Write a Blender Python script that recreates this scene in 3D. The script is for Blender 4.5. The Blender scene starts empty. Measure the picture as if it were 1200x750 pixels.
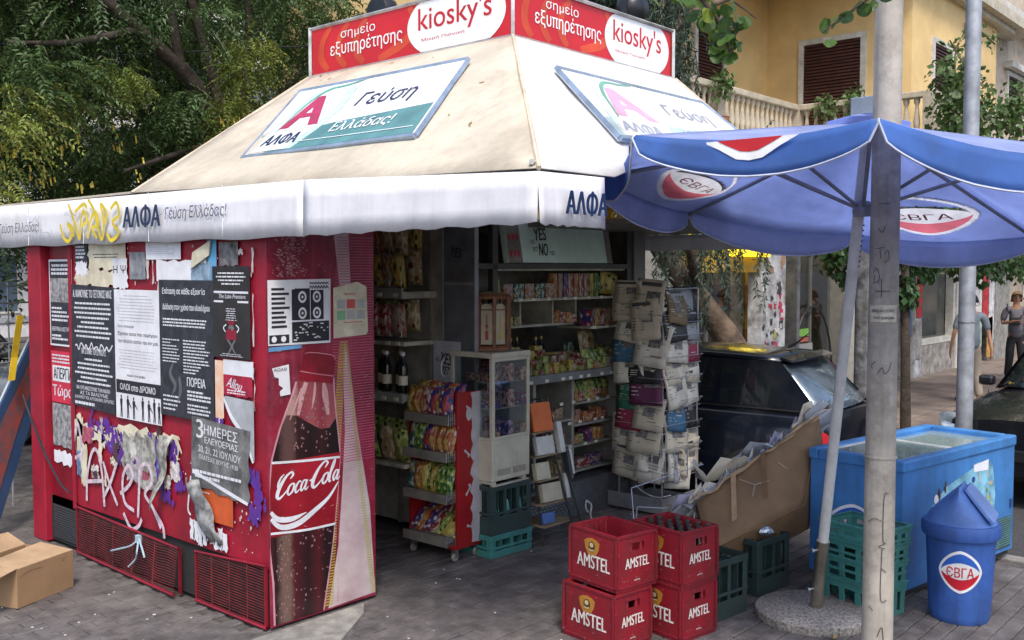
import bpy, bmesh, math, random
import numpy as np
from mathutils import Vector, Matrix
from mathutils.geometry import tessellate_polygon
R = math.radians
scene = bpy.context.scene
COL = scene.collection
# ---------------------------------------------------------------- camera, world, sun, exposure
cam_data = bpy.data.cameras.new('camera')
cam_data.lens = 36 * 1159 / 1200
cam_data.sensor_width = 36
cam_data.clip_start = 0.05
cam_data.clip_end = 2000
cam = bpy.data.objects.new('camera', cam_data)
COL.objects.link(cam)
cam.location = (-3.30, -4.76, 2.1)
_H, _P = R(41.3), math.atan(60 / 1159)
_f = Vector((math.cos(_H) * math.cos(_P), math.sin(_H) * math.cos(_P), -math.sin(_P)))
cam.rotation_euler = _f.to_track_quat('-Z', 'Y').to_euler()
scene.camera = cam
SUN_DIR = Vector((-0.50, -0.56, 1.10)).normalized()       # towards the sun
world = bpy.data.worlds.new('World')
scene.world = world
world.use_nodes = True
nt = world.node_tree
nt.nodes.clear()
sky = nt.nodes.new('ShaderNodeTexSky')
sky.sky_type = 'NISHITA'
sky.sun_disc = False
sky.sun_elevation = math.asin(SUN_DIR.z)
sky.sun_rotation = math.atan2(SUN_DIR.x, SUN_DIR.y)
sky.air_density = 1.0
sky.dust_density = 3.0
bg = nt.nodes.new('ShaderNodeBackground')
bg.inputs[1].default_value = 0.15
wo = nt.nodes.new('ShaderNodeOutputWorld')
nt.links.new(sky.outputs[0], bg.inputs[0])
nt.links.new(bg.outputs[0], wo.inputs[0])
sd = bpy.data.lights.new('sun', 'SUN')
sd.energy = 1.6
sd.angle = R(11)
sd.color = (1.0, 0.95, 0.87)
sun = bpy.data.objects.new('sun', sd)
COL.objects.link(sun)
sun.rotation_euler = SUN_DIR.to_track_quat('Z', 'Y').to_euler()
scene.view_settings.view_transform = 'Standard'
scene.view_settings.look = 'None'
scene.view_settings.gamma = 1
scene.view_settings.exposure = 0.80

# ---------------------------------------------------------------- materials
def lin(hx):
    o = []
    for i in (0, 2, 4):
        c = int(hx[i:i + 2], 16) / 255
        o.append(c / 12.92 if c <= 0.04045 else ((c + 0.055) / 1.055) ** 2.4)
    return tuple(o)
MATS = {}
def M(name, col, rough=0.6, metal=0.0, var=0.15, scale=6.0, bump=0.0, bscale=60.0, dirt=0.0, dirtcol=(0.09, 0.075, 0.06),
      trans=0.0, island=0.0, col2=None, emit=0.0, spec=0.5, dscale=3.0, streak=0.0, scuff=0.0, world_space=False):
    if name in MATS: return MATS[name]
    if isinstance(col, str): col = lin(col)
    if isinstance(col2, str): col2 = lin(col2)
    m = bpy.data.materials.new(name); m.use_nodes = True
    t = m.node_tree; N = t.nodes; L = t.links
    b = N['Principled BSDF']
    b.inputs['Roughness'].default_value = rough
    b.inputs['Metallic'].default_value = metal
    b.inputs['Specular IOR Level'].default_value = spec
    if world_space:
        gp_ = N.new('ShaderNodeNewGeometry')
        class _T: outputs = {'Object': gp_.outputs['Position']}
        tc = _T
    else: tc = N.new('ShaderNodeTexCoord')
    nz = N.new('ShaderNodeTexNoise'); nz.inputs['Scale'].default_value = scale; nz.inputs['Detail'].default_value = 5
    nz.inputs['Roughness'].default_value = 0.62
    L.new(tc.outputs['Object'], nz.inputs['Vector'])
    mx = N.new('ShaderNodeMix'); mx.data_type = 'RGBA'
    c2 = col2 if col2 else tuple(c * (1 - var) * (1 - var) for c in col)
    c1 = col if col2 else tuple(min(1, c * (1 + var * .5)) for c in col)
    mx.inputs[6].default_value = (*c1, 1); mx.inputs[7].default_value = (*c2, 1)
    rp = N.new('ShaderNodeMapRange'); rp.inputs[1].default_value = .35; rp.inputs[2].default_value = .68
    L.new(nz.outputs[0], rp.inputs[0]); L.new(rp.outputs[0], mx.inputs[0])
    out = mx.outputs[2]
    if island:
        ge = N.new('ShaderNodeNewGeometry')
        hs = N.new('ShaderNodeHueSaturation')
        mr = N.new('ShaderNodeMapRange'); mr.inputs[3].default_value = 1 - island; mr.inputs[4].default_value = 1 + island
        L.new(ge.outputs['Random Per Island'], mr.inputs[0]); L.new(mr.outputs[0], hs.inputs['Value'])
        ml = N.new('ShaderNodeMath'); ml.operation = 'MULTIPLY_ADD'; ml.inputs[1].default_value = .05; ml.inputs[2].default_value = .475
        L.new(ge.outputs['Random Per Island'], ml.inputs[0]); L.new(ml.outputs[0], hs.inputs['Hue'])
        L.new(out, hs.inputs['Color']); out = hs.outputs[0]
    if dirt:
        n2 = N.new('ShaderNodeTexNoise'); n2.inputs['Scale'].default_value = dscale; n2.inputs['Detail'].default_value = 9
        n2.inputs['Roughness'].default_value = .75
        L.new(tc.outputs['Object'], n2.inputs['Vector'])
        r2 = N.new('ShaderNodeMapRange'); r2.inputs[1].default_value = .47; r2.inputs[2].default_value = .68; r2.inputs[4].default_value = dirt
        L.new(n2.outputs[0], r2.inputs[0])
        m2 = N.new('ShaderNodeMix'); m2.data_type = 'RGBA'; m2.inputs[7].default_value = (*dirtcol, 1)
        L.new(out, m2.inputs[6]); L.new(r2.outputs[0], m2.inputs[0]); out = m2.outputs[2]
    if streak:
        mp = N.new('ShaderNodeMapping'); mp.inputs['Scale'].default_value = (16, 16, 1.1)
        n4 = N.new('ShaderNodeTexNoise'); n4.inputs['Scale'].default_value = 1.3; n4.inputs['Detail'].default_value = 5
        L.new(tc.outputs['Object'], mp.inputs[0]); L.new(mp.outputs[0], n4.inputs['Vector'])
        r4 = N.new('ShaderNodeMapRange'); r4.inputs[1].default_value = .50; r4.inputs[2].default_value = .72; r4.inputs[4].default_value = streak
        L.new(n4.outputs[0], r4.inputs[0])
        m4 = N.new('ShaderNodeMix'); m4.data_type = 'RGBA'; m4.inputs[7].default_value = (*dirtcol, 1)
        L.new(out, m4.inputs[6]); L.new(r4.outputs[0], m4.inputs[0]); out = m4.outputs[2]
    if scuff:
        mp = N.new('ShaderNodeMapping'); mp.inputs['Scale'].default_value = (1, 1, 3); mp.inputs['Rotation'].default_value = (.5, .3, .4)
        n5 = N.new('ShaderNodeTexNoise'); n5.inputs['Scale'].default_value = 26; n5.inputs['Detail'].default_value = 8; n5.inputs['Roughness'].default_value = .8
        L.new(tc.outputs['Object'], mp.inputs[0]); L.new(mp.outputs[0], n5.inputs['Vector'])
        r5 = N.new('ShaderNodeMapRange'); r5.inputs[1].default_value = .60; r5.inputs[2].default_value = .66; r5.inputs[4].default_value = scuff
        L.new(n5.outputs[0], r5.inputs[0])
        m5 = N.new('ShaderNodeMix'); m5.data_type = 'RGBA'; m5.inputs[7].default_value = (*[min(1, c * .55 + .28) for c in col], 1)
        L.new(out, m5.inputs[6]); L.new(r5.outputs[0], m5.inputs[0]); out = m5.outputs[2]
        rr = N.new('ShaderNodeMapRange'); rr.inputs[3].default_value = rough; rr.inputs[4].default_value = min(1, rough + .35)
        L.new(n5.outputs[0], rr.inputs[0]); L.new(rr.outputs[0], b.inputs['Roughness'])
    L.new(out, b.inputs['Base Color'])
    if bump:
        n3 = N.new('ShaderNodeTexNoise'); n3.inputs['Scale'].default_value = bscale; n3.inputs['Detail'].default_value = 4
        L.new(tc.outputs['Object'], n3.inputs['Vector'])
        bp = N.new('ShaderNodeBump'); bp.inputs['Strength'].default_value = bump; bp.inputs['Distance'].default_value = .02
        L.new(n3.outputs[0], bp.inputs['Height']); L.new(bp.outputs[0], b.inputs['Normal'])
    if emit:
        b.inputs['Emission Strength'].default_value = emit
        L.new(out, b.inputs['Emission Color'])
    if trans:
        tr = N.new('ShaderNodeBsdfTranslucent'); L.new(out, tr.inputs[0])
        ms = N.new('ShaderNodeMixShader'); ms.inputs[0].default_value = trans
        L.new(b.outputs[0], ms.inputs[1]); L.new(tr.outputs[0], ms.inputs[2])
        L.new(ms.outputs[0], N['Material Output'].inputs[0])
    MATS[name] = m
    return m
def glassmat(name, tint=(.8, .85, .85), clear=.75, rough=.03):
    if name in MATS: return MATS[name]
    m = bpy.data.materials.new(name); m.use_nodes = True
    t = m.node_tree; N = t.nodes; L = t.links; N.remove(N['Principled BSDF'])
    tr = N.new('ShaderNodeBsdfTransparent'); tr.inputs[0].default_value = (*tint, 1)
    gl = N.new('ShaderNodeBsdfGlossy'); gl.inputs['Roughness'].default_value = rough
    fr = N.new('ShaderNodeLayerWeight'); fr.inputs[0].default_value = .5
    pw = N.new('ShaderNodeMath'); pw.operation = 'POWER'; pw.inputs[1].default_value = 3.5; L.new(fr.outputs['Facing'], pw.inputs[0])
    ad = N.new('ShaderNodeMath'); ad.operation = 'MULTIPLY_ADD'; ad.inputs[1].default_value = .85; ad.inputs[2].default_value = .04 + (1 - clear) * .35
    L.new(pw.outputs[0], ad.inputs[0])
    ms = N.new('ShaderNodeMixShader'); L.new(ad.outputs[0], ms.inputs[0])
    L.new(tr.outputs[0], ms.inputs[1]); L.new(gl.outputs[0], ms.inputs[2])
    L.new(ms.outputs[0], N['Material Output'].inputs[0])
    MATS[name] = m
    return m
def bagmat(name, a, b_, c_, sc=3.0, seed=0, dim=.58):
    """printed foil: coloured ground, a burst of other colours and small marks"""
    if name in MATS: return MATS[name]
    m = bpy.data.materials.new(name); m.use_nodes = True
    t = m.node_tree; N = t.nodes; L = t.links; b = N['Principled BSDF']
    b.inputs['Roughness'].default_value = .28
    tc = N.new('ShaderNodeTexCoord')
    mp = N.new('ShaderNodeMapping'); mp.inputs['Location'].default_value = (seed * 1.7, seed * .9, seed)
    L.new(tc.outputs['Generated'], mp.inputs[0])
    vo = N.new('ShaderNodeTexVoronoi'); vo.inputs['Scale'].default_value = sc
    nz = N.new('ShaderNodeTexNoise'); nz.inputs['Scale'].default_value = sc * 1.4; nz.inputs['Detail'].default_value = 2
    L.new(mp.outputs[0], vo.inputs['Vector']); L.new(mp.outputs[0], nz.inputs['Vector'])
    r1 = N.new('ShaderNodeMapRange'); r1.inputs[1].default_value = .50; r1.inputs[2].default_value = .54
    L.new(nz.outputs[0], r1.inputs[0])
    x1 = N.new('ShaderNodeMix'); x1.data_type = 'RGBA'
    dl = lambda h_: tuple(dim * (c * .78 + .22 * sum(lin(h_)) / 3) for c in lin(h_))
    x1.inputs[6].default_value = (*dl(a), 1); x1.inputs[7].default_value = (*dl(b_), 1)
    L.new(r1.outputs[0], x1.inputs[0])
    r2 = N.new('ShaderNodeMapRange'); r2.inputs[1].default_value = .30; r2.inputs[2].default_value = .26
    L.new(vo.outputs['Distance'], r2.inputs[0])
    x2 = N.new('ShaderNodeMix'); x2.data_type = 'RGBA'; x2.inputs[7].default_value = (*dl(c_), 1)
    L.new(x1.outputs[2], x2.inputs[6]); L.new(r2.outputs[0], x2.inputs[0])
    L.new(x2.outputs[2], b.inputs['Base Color'])
    n3 = N.new('ShaderNodeTexNoise'); n3.inputs['Scale'].default_value = 9
    L.new(mp.outputs[0], n3.inputs['Vector'])
    bp = N.new('ShaderNodeBump'); bp.inputs['Strength'].default_value = .6; bp.inputs['Distance'].default_value = .02
    L.new(n3.outputs[0], bp.inputs['Height']); L.new(bp.outputs[0], b.inputs['Normal'])
    MATS[name] = m
    return m

# ---------------------------------------------------------------- mesh builder
class MB:
    def __init__(s): s.v = []; s.f = []
    def add(s, vs, fs):
        n = len(s.v); s.v += [tuple(p) for p in vs]; s.f += [tuple(i + n for i in f) for f in fs]; return s
    def box(s, c, d, rot=None, piv=None):
        x, y, z = d[0] / 2, d[1] / 2, d[2] / 2
        vs = [Vector((sx * x, sy * y, sz * z)) for sz in (-1, 1) for sx, sy in ((-1, -1), (1, -1), (1, 1), (-1, 1))]
        if rot is not None: vs = [rot @ v for v in vs]
        vs = [v + Vector(c) for v in vs]
        return s.add(vs, [(3, 2, 1, 0), (4, 5, 6, 7), (0, 1, 5, 4), (1, 2, 6, 5), (2, 3, 7, 6), (3, 0, 4, 7)])
    def b2(s, a, b):      # box from two corners
        return s.box([(a[i] + b[i]) / 2 for i in range(3)], [abs(b[i] - a[i]) for i in range(3)])
    def tube(s, pts, r, n=8, cap=True):
        pts = [Vector(p) for p in pts]; rs = r if isinstance(r, (list, tuple)) else [r] * len(pts)
        rings = []; up = None
        for i, p in enumerate(pts):
            d = (pts[min(i + 1, len(pts) - 1)] - pts[max(i - 1, 0)]).normalized()
            if up is None:
                up = Vector((0, 0, 1)) if abs(d.z) < .9 else Vector((1, 0, 0))
            a = d.cross(up).normalized(); up = a.cross(d).normalized()
            rings.append([p + (a * math.cos(2 * math.pi * k / n) + up * math.sin(2 * math.pi * k / n)) * rs[i] for k in range(n)])
        fs = []
        for i in range(len(pts) - 1):
            for k in range(n):
                fs.append((i * n + k, i * n + (k + 1) % n, (i + 1) * n + (k + 1) % n, (i + 1) * n + k))
        if cap: fs += [tuple(range(n))[::-1], tuple((len(pts) - 1) * n + k for k in range(n))]
        return s.add([v for r_ in rings for v in r_], fs)
    def lathe(s, prof, c=(0, 0, 0), n=24, sx=1, sy=1):
        vs = []; m = len(prof)
        for k in range(n):
            a = 2 * math.pi * k / n
            vs += [(c[0] + r * math.cos(a) * sx, c[1] + r * math.sin(a) * sy, c[2] + z) for r, z in prof]
        fs = [(k * m + j, ((k + 1) % n) * m + j, ((k + 1) % n) * m + j + 1, k * m + j + 1) for k in range(n) for j in range(m - 1)]
        if prof[0][0] > 1e-5: fs.append(tuple(k * m for k in range(n))[::-1])
        if prof[-1][0] > 1e-5: fs.append(tuple(k * m + m - 1 for k in range(n)))
        return s.add(vs, fs)
    def prism(s, poly, F, d0, d1):      # polygon in frame F from depth d0 to d1
        n = len(poly)
        vs = [F(a, b, d0) for a, b in poly] + [F(a, b, d1) for a, b in poly]
        fs = [tuple(range(n))[::-1], tuple(range(n, 2 * n))] + [(i, (i + 1) % n, n + (i + 1) % n, n + i) for i in range(n)]
        return s.add(vs, fs)
    def flat(s, poly, F, d=0):
        return s.add([F(a, b, d) for a, b in poly], [tuple(range(len(poly)))])
    def rect(s, F, x0, y0, x1, y1, d=0): return s.flat([(x0, y0), (x1, y0), (x1, y1), (x0, y1)], F, d)
    def grid(s, P):        # P rows of points
        r, c = len(P), len(P[0])
        return s.add([p for row in P for p in row], [(i * c + j, i * c + j + 1, (i + 1) * c + j + 1, (i + 1) * c + j) for i in range(r - 1) for j in range(c - 1)])
    def arr(s, V, Fc):
        n = len(s.v); s.v += list(map(tuple, V)); s.f += [tuple(i + n for i in f) for f in Fc]; return s

def frame(o, u, v):
    o, u, v = Vector(o), Vector(u).normalized(), Vector(v).normalized(); n = u.cross(v)
    def F(a, b, d=0): return o + u * a + v * b + n * d
    F.o, F.u, F.v, F.n = o, u, v, n
    return F

def link_mesh(name, mb, mat, parent=None, smooth=False, w=False, bevel=0, solid=0, sub=0):
    me = bpy.data.meshes.new(name)
    vs = mb.v
    if w and parent is not None:
        q = parent
        while q.parent: q = q.parent
        mi = (Matrix.Translation(q.location) @ Matrix.Rotation(q.rotation_euler.z, 4, 'Z')).inverted()
        vs = [mi @ Vector(v) for v in vs]
    me.from_pydata([tuple(v) for v in vs], [], mb.f)
    me.update()
    o = bpy.data.objects.new(name, me); COL.objects.link(o)
    if mat: me.materials.append(mat)
    if smooth:
        me.shade_smooth()
        me.set_sharp_from_angle(angle=R(smooth if smooth > 1 else 40))
    if parent is not None: o.parent = parent
    if bevel:
        b = o.modifiers.new('bevel', 'BEVEL'); b.width = bevel; b.segments = 2; b.limit_method = 'ANGLE'; b.angle_limit = R(50)
        b.harden_normals = False
    if solid:
        b = o.modifiers.new('solid', 'SOLIDIFY'); b.thickness = solid; b.offset = 0
    if sub:
        b = o.modifiers.new('sub', 'SUBSURF'); b.levels = sub; b.render_levels = sub
    return o
part = link_mesh
def thing(name, label, cat, loc=(0, 0, 0), rz=0, group=None):
    o = bpy.data.objects.new(name, None); COL.objects.link(o)
    o.location = loc; o.rotation_euler = (0, 0, rz); o['label'] = label; o['category'] = cat
    if group: o['group'] = group
    return o
def tag(o, label, cat, group=None):
    o['label'] = label; o['category'] = cat
    if group: o['group'] = group
    return o
def struct(o, kind='structure'): o['kind'] = kind; return o
def lab(o, s): o['label'] = s; return o
KIDS = {}
def copy_tree(o, loc=None, rz=None, label=None, parent=None, group=None):
    c = o.copy(); COL.objects.link(c)
    if parent is not None: c.parent = parent
    if loc is not None: c.location = loc
    if rz is not None: c.rotation_euler = (c.rotation_euler.x, c.rotation_euler.y, rz)
    if label: c['label'] = label
    if group: c['group'] = group
    for ch in list(o.children): copy_tree(ch, parent=c)
    return c

# ---------------------------------------------------------------- lettering and drawing
_ts = bpy.data.scenes.new('typesetting')
_tc = {}
def glyphs(s):
    """letter outlines of the built-in face, each outline filled with its own counters (outlines may overlap)"""
    if s in _tc: return _tc[s]
    cu = bpy.data.curves.new('type', 'FONT'); cu.body = s; cu.size = 1
    ob = bpy.data.objects.new('type', cu); _ts.collection.objects.link(ob)
    vl = _ts.view_layers[0]; vl.update()
    cc = ob.to_curve(vl.depsgraph); loops = []
    for sp in cc.splines:
        bp = sp.bezier_points; n = len(bp); pts = []
        if n < 2: continue
        for i in range(n):
            a, b_ = bp[i], bp[(i + 1) % n]; p0, p1, p2, p3 = a.co, a.handle_right, b_.handle_left, b_.co
            st = ((p1 - p0).cross(p3 - p0).length + (p2 - p3).cross(p0 - p3).length) < 1e-4
            for k in range(1 if st else 4):
                t = k / 4; q = p0 * (1 - t) ** 3 + p1 * 3 * t * (1 - t) ** 2 + p2 * 3 * t * t * (1 - t) + p3 * t ** 3; pts.append((q.x, q.y))
        cl = [pts[0]]
        for p in pts[1:]:
            if math.hypot(p[0] - cl[-1][0], p[1] - cl[-1][1]) > 1e-4: cl.append(p)
        if len(cl) > 2: loops.append(cl)
    ob.to_curve_clear(); bpy.data.objects.remove(ob); bpy.data.curves.remove(cu)
    area = lambda L_: sum(L_[i - 1][0] * L_[i][1] - L_[i][0] * L_[i - 1][1] for i in range(len(L_))) / 2
    def inside(p, L_):
        c = False
        for i in range(len(L_)):
            (x0, y0), (x1, y1) = L_[i - 1], L_[i]
            if (y0 > p[1]) != (y1 > p[1]) and p[0] < (x1 - x0) * (p[1] - y0) / (y1 - y0) + x0: c = not c
        return c
    ar = [area(L_) for L_ in loops]; V, Fc = [], []; lay = 0; lays = []; par_ = {}
    for h_ in range(len(loops)):
        c_ = [i for i in range(len(loops)) if i != h_ and ar[i] * ar[h_] < 0 and abs(ar[i]) > abs(ar[h_]) and all(inside(p, loops[i]) for p in loops[h_])]
        if c_: par_[h_] = min(c_, key=lambda i: abs(ar[i]))
    outs = [i for i in range(len(loops)) if i not in par_]
    for i in outs:
        hs = [h_ for h_ in par_ if par_[h_] == i]
        polys = [[Vector((*p, 0)) for p in loops[k]] for k in [i] + hs]
        base = len(V); V += [(p.x, p.y) for pl in polys for p in pl]; lays += [lay] * sum(len(p) for p in polys); lay = (lay + 1) % 3
        for t in tessellate_polygon(polys):
            a, b_, c = [V[base + k] for k in t]; cr = (b_[0] - a[0]) * (c[1] - a[1]) - (b_[1] - a[1]) * (c[0] - a[0]); Fc.append(tuple(base + k for k in (t if cr > 0 else t[::-1])))
    _tc[s] = (np.array(V) if V else np.zeros((1, 2)), Fc, lays or [0])
    return _tc[s]
def text(mb, F, s, x, y, w=None, h=None, bold=0.0, slant=0.0, d=.002, rot=0.0, flip=False, asc=None):
    if bold > .004:
        hh = h or .08; e = min(bold, .065) * hh * .8
        for q, r_, k in ((-e, 0, 0), (e, 0, .00012), (0, e * .7, .00024)): w_ = text(mb, F, s, x + q, y + r_ * .5, w, h, 0, slant, d + k, rot, flip)
        return w_
    V, Fc, lays = glyphs(s); V = V.copy()
    mn, mx_ = V.min(0), V.max(0); sz = np.maximum(mx_ - mn, 1e-6)
    V = V - mn
    sy = (h / sz[1]) if h else None; sx = (w / sz[0]) if w else None
    if sy is None: sy = sx
    if sx is None: sx = sy
    X = V[:, 0] * sx; Y = V[:, 1] * sy
    X = X + Y * slant
    if flip: X = sz[0] * sx - X
    c, si = math.cos(rot), math.sin(rot)
    P = [F(x + a * c - b * si, y + a * si + b * c, d + .00004 * l_) for a, b, l_ in zip(X, Y, lays)]
    mb.add(P, [f[::-1] for f in Fc] if flip else Fc)
    return sz[0] * sx
def smooth_path(pts, k=6, closed=False):
    P = [Vector(p) for p in pts]; n = len(P); out = []
    rng = range(n if closed else n - 1)
    for i in rng:
        if closed: a, b, c, d = P[(i - 1) % n], P[i], P[(i + 1) % n], P[(i + 2) % n]
        else: a, b, c, d = P[max(i - 1, 0)], P[i], P[i + 1], P[min(i + 2, n - 1)]
        for j in range(k):
            t = j / k
            out.append(.5 * ((2 * b) + (c - a) * t + (2 * a - 5 * b + 4 * c - d) * t * t + (3 * b - a - 3 * c + d) * t ** 3))
    if not closed: out.append(P[-1])
    return out
def ribbon(mb, F, pts, wd, d=.002, k=6, rise=.0006):
    """painted stroke: pts [(x,y)] with width wd (number or list)"""
    wl = wd if isinstance(wd, (list, tuple)) else [wd] * len(pts)
    P = smooth_path([(p[0], p[1], w_) for p, w_ in zip(pts, wl)], k)
    V = []; n = len(P)
    for i, p in enumerate(P):
        q = P[min(i + 1, n - 1)] - P[max(i - 1, 0)]; L_ = math.hypot(q.x, q.y) or 1
        nx, ny = -q.y / L_, q.x / L_; hw = max(p.z, .0002) / 2; dd = d + rise * i / n
        V += [F(p.x + nx * hw, p.y + ny * hw, dd), F(p.x - nx * hw, p.y - ny * hw, dd)]
    mb.add(V, [(2 * i + 1, 2 * i + 3, 2 * i + 2, 2 * i) for i in range(n - 1)])
def ellipse(cx, cy, rx, ry, n=28, a0=0, a1=360):
    return [(cx + rx * math.cos(R(a0 + (a1 - a0) * i / n)), cy + ry * math.sin(R(a0 + (a1 - a0) * i / n))) for i in range(n if a1 - a0 == 360 else n + 1)]
def lines(mb, F, x0, y0, x1, y1, rows, rng, fill=.6, d=.002, center=False):
    """small print: rows of word-long bars"""
    st = (y1 - y0) / rows
    for i in range(rows):
        y = y1 - (i + 1) * st + st * (1 - fill) / 2
        x = x0; end = x0 + (x1 - x0) * (rng.uniform(.78, 1) if rng.random() < .8 else rng.uniform(.4, .7))
        if center: q = (x1 - end) / 2; x += q; end += q
        while x < end - .004:
            w_ = min(rng.uniform(.012, .05), end - x)
            mb.rect(F, x, y, x + w_, y + st * fill, d); x += w_ + .006
def torn(x0, y0, x1, y1, rng, jag=.01, sides='b', n=8):
    P = []
    for (ax, ay, bx, by, s_) in ((x0, y0, x1, y0, 'b'), (x1, y0, x1, y1, 'r'), (x1, y1, x0, y1, 't'), (x0, y1, x0, y0, 'l')):
        m = n if s_ in sides else 1
        for i in range(m):
            t = i / m; j = jag if s_ in sides and i else 0
            P.append((ax + (bx - ax) * t + rng.uniform(-j, j), ay + (by - ay) * t + rng.uniform(-j, j)))
    return P
def evga(prefix, F, cx, cy, w, h, parent, flip=False, d=.003, tilt=0.0, faded=False):
    """rounded lens emblem: white ring, blue sky, red bowl, red lettering"""
    wm = M(prefix + '_white', 'F2F0F0' if not faded else 'F0F0FA', .5, trans=.62 if faded else 0)
    rm = M(prefix + '_red', 'D01830' if not faded else 'E890A0', .5, trans=.62 if faded else 0)
    bm_ = M(prefix + '_blue', '2A62C0' if not faded else '7080D0', .5, trans=.62 if faded else 0)
    def lens(kx, ky, a0=0, a1=360, n=40):
        o = []
        for i in range(n + (0 if a1 - a0 == 360 else 1)):
            a = R(a0 + (a1 - a0) * i / n); c, s_ = math.cos(a), math.sin(a)
            r = 1 / (abs(c) ** 1.55 + abs(s_) ** 1.55) ** (1 / 1.55)
            o.append((cx + kx * w / 2 * r * c, cy + ky * h / 2 * r * s_))
        return o
    sg = 1
    a = MB(); up = lens(1, 1, 0, 180, 24); dn_ = lens(1, 1, 180, 360, 24)[::-1]
    a.grid([[F(p[0] + (q[0] - p[0]) * t / 6, p[1] + (q[1] - p[1]) * t / 6, d) for t in range(7)] for p, q in zip(up, dn_)]); o = part('emblem', a, wm, parent)
    b = MB(); up = lens(.88, .86, 4, 176); lo = [(x, cy + (y - cy) * .5) for x, y in lens(.86, .86, 4, 176)][::-1]
    n = len(up); 
    b.add([F(x, y, d + .001) for x, y in up + lo[::-1]], [(i, i + 1, n + i + 1, n + i) for i in range(n - 1)])
    part('emblem_sky', b, bm_, o)
    c_ = MB(); dn = lens(.88, .86, 188, 352); mid = [(x, cy + (y - cy) * .42) for x, y in lens(.86, .86, 188, 352)]
    n = len(dn)
    c_.add([F(x, y, d + .001) for x, y in mid + dn], [(i, i + 1, n + i + 1, n + i) for i in range(n - 1)])
    part('emblem_bowl', c_, rm, o)
    t = MB(); text(t, F, 'ЄВГА', cx - w * .3, cy - h * .13, w=w * .6, h=h * .24, bold=.012, d=d + .0025, flip=flip)
    part('lettering', t, rm, o)
    return o

# ================================================================= GROUND
rng = random.Random(7)
m_asph = M('asphalt', (.06, .058, .062), .9, var=.3, scale=30, bump=.25, bscale=150, dirt=.4, dirtcol=(.04, .035, .035))
m_pav = M('paver_stone', (.135, .120, .116), .85, var=.35, scale=4, bump=.35, bscale=90, dirt=.75, dirtcol=(.045, .038, .04), island=.14, dscale=1.6, world_space=True)
m_joint = M('joint_sand', (.095, .085, .080), .95, var=.3, scale=20)
m_walk = M('sidewalk_slab', (.24, .19, .16), .85, var=.25, scale=2, bump=.2, dirt=.5, dirtcol=(.12, .09, .08))
m_conc = M('concrete', (.30, .29, .27), .85, var=.25, scale=9, bump=.4, bscale=70, dirt=.5)
g = MB(); g.box((0, 0, -.62), (1200, 1200, 1)); struct(part('ground', g, m_asph))
g = MB(); g.b2((4.5, -60, -.3), (7.6, 60, -.114)); g.b2((7.6, -60, -.3), (70, -1.1, -.114)); struct(part('road', g, m_asph))
g = MB(); g.b2((-30, -12, -.3), (4.38, 40, -.012)); pavement = struct(part('pavement', g, m_joint))
g = MB()
for i in range(-12, 22): g.b2((4.38, i, -.3), (4.5, i + .985, .003))
struct(part('kerb', g, m_conc, bevel=.008))
g = MB(); g.b2((7.6, -1.1, -.3), (70, 40, -.004)); walk = struct(part('sidewalk', g, m_joint))
sl = MB()
for i in range(0, 40):
    for j in range(0, 8):
        sl.b2((7.62 + i * .6, -1.08 + j * .6, -.1), (7.62 + i * .6 + .588, -1.08 + j * .6 + .588, .0 + rng.uniform(-.002, .002)))
struct(part('paving_slab', sl, m_walk, walk), 'stuff')
cands = []
W_, L_ = .1, .2
for j in range(-58, 120):
    for i in range(-32, 22):
        x = i * L_ + (L_ / 2 if j % 2 else 0); y = j * W_
        if x > 4.26 or x < -6: continue
        if -.02 < x < .78 and .02 < y < 3: continue
        cands.append((math.hypot(x + 3.3, y + 4.76), x, y))
def inview(x, y):
    d = Vector((x + 3.3, y + 4.76)); z = d.x * math.cos(_H) + d.y * math.sin(_H); xx = d.x * math.sin(_H) - d.y * math.cos(_H)
    return z > 5.1 and abs(xx / z) < .56
cands.sort()
vis = [c for c in cands if inview(c[1], c[2])][:300]; vs_ = set(vis)
protos = []
def paver_mb(ox=0, oy=0, oz=0, t=None):
    b = MB(); a, c, e = L_ / 2 - .003, W_ / 2 - .003, .005
    t = t or [0] * 4
    P = [(-a, -c, -.02), (a, -c, -.02), (a, c, -.02), (-a, c, -.02), (-a, -c, -e + t[0]), (a, -c, -e + t[1]), (a, c, -e + t[2]), (-a, c, -e + t[3]),
         (-a + e, -c + e, t[0]), (a - e, -c + e, t[1]), (a - e, c - e, t[2]), (-a + e, c - e, t[3])]
    b.add([(p[0] + ox, p[1] + oy, p[2] + oz) for p in P], [(0, 1, 5, 4), (1, 2, 6, 5), (2, 3, 7, 6), (3, 0, 4, 7), (4, 5, 9, 8), (5, 6, 10, 9), (6, 7, 11, 10), (7, 4, 8, 11), (8, 9, 10, 11)])
    return b
tint = [M('paver_%d' % i, c, .85, var=.3, scale=9, bump=.35, bscale=90, dirt=.75, dirtcol=(.045, .038, .04), dscale=1.6, world_space=True) for i, c in enumerate([(.138, .123, .12), (.128, .115, .113), (.146, .129, .124), (.134, .121, .121)])]
for i in range(8):
    me_o = part('paver', paver_mb(t=[rng.uniform(-.002, .002) for _ in range(4)]), tint[i % 4], pavement)
    me_o.location = (vis[i][1], vis[i][2], 0); protos.append(me_o.data)
for c in vis[8:]:
    o = bpy.data.objects.new('paver', rng.choice(protos)); COL.objects.link(o); o.parent = pavement
    o.location = (c[1], c[2], rng.uniform(-.002, .002)); o.rotation_euler.z = R(rng.uniform(-.8, .8))
rest = MB()
for c in cands:
    if c not in vs_:
        q = paver_mb(c[1], c[2], rng.uniform(-.002, .002), [rng.uniform(-.0015, .0015) for _ in range(4)]); rest.add(q.v, q.f)
struct(part('paver', rest, m_pav, pavement), 'stuff')
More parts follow.
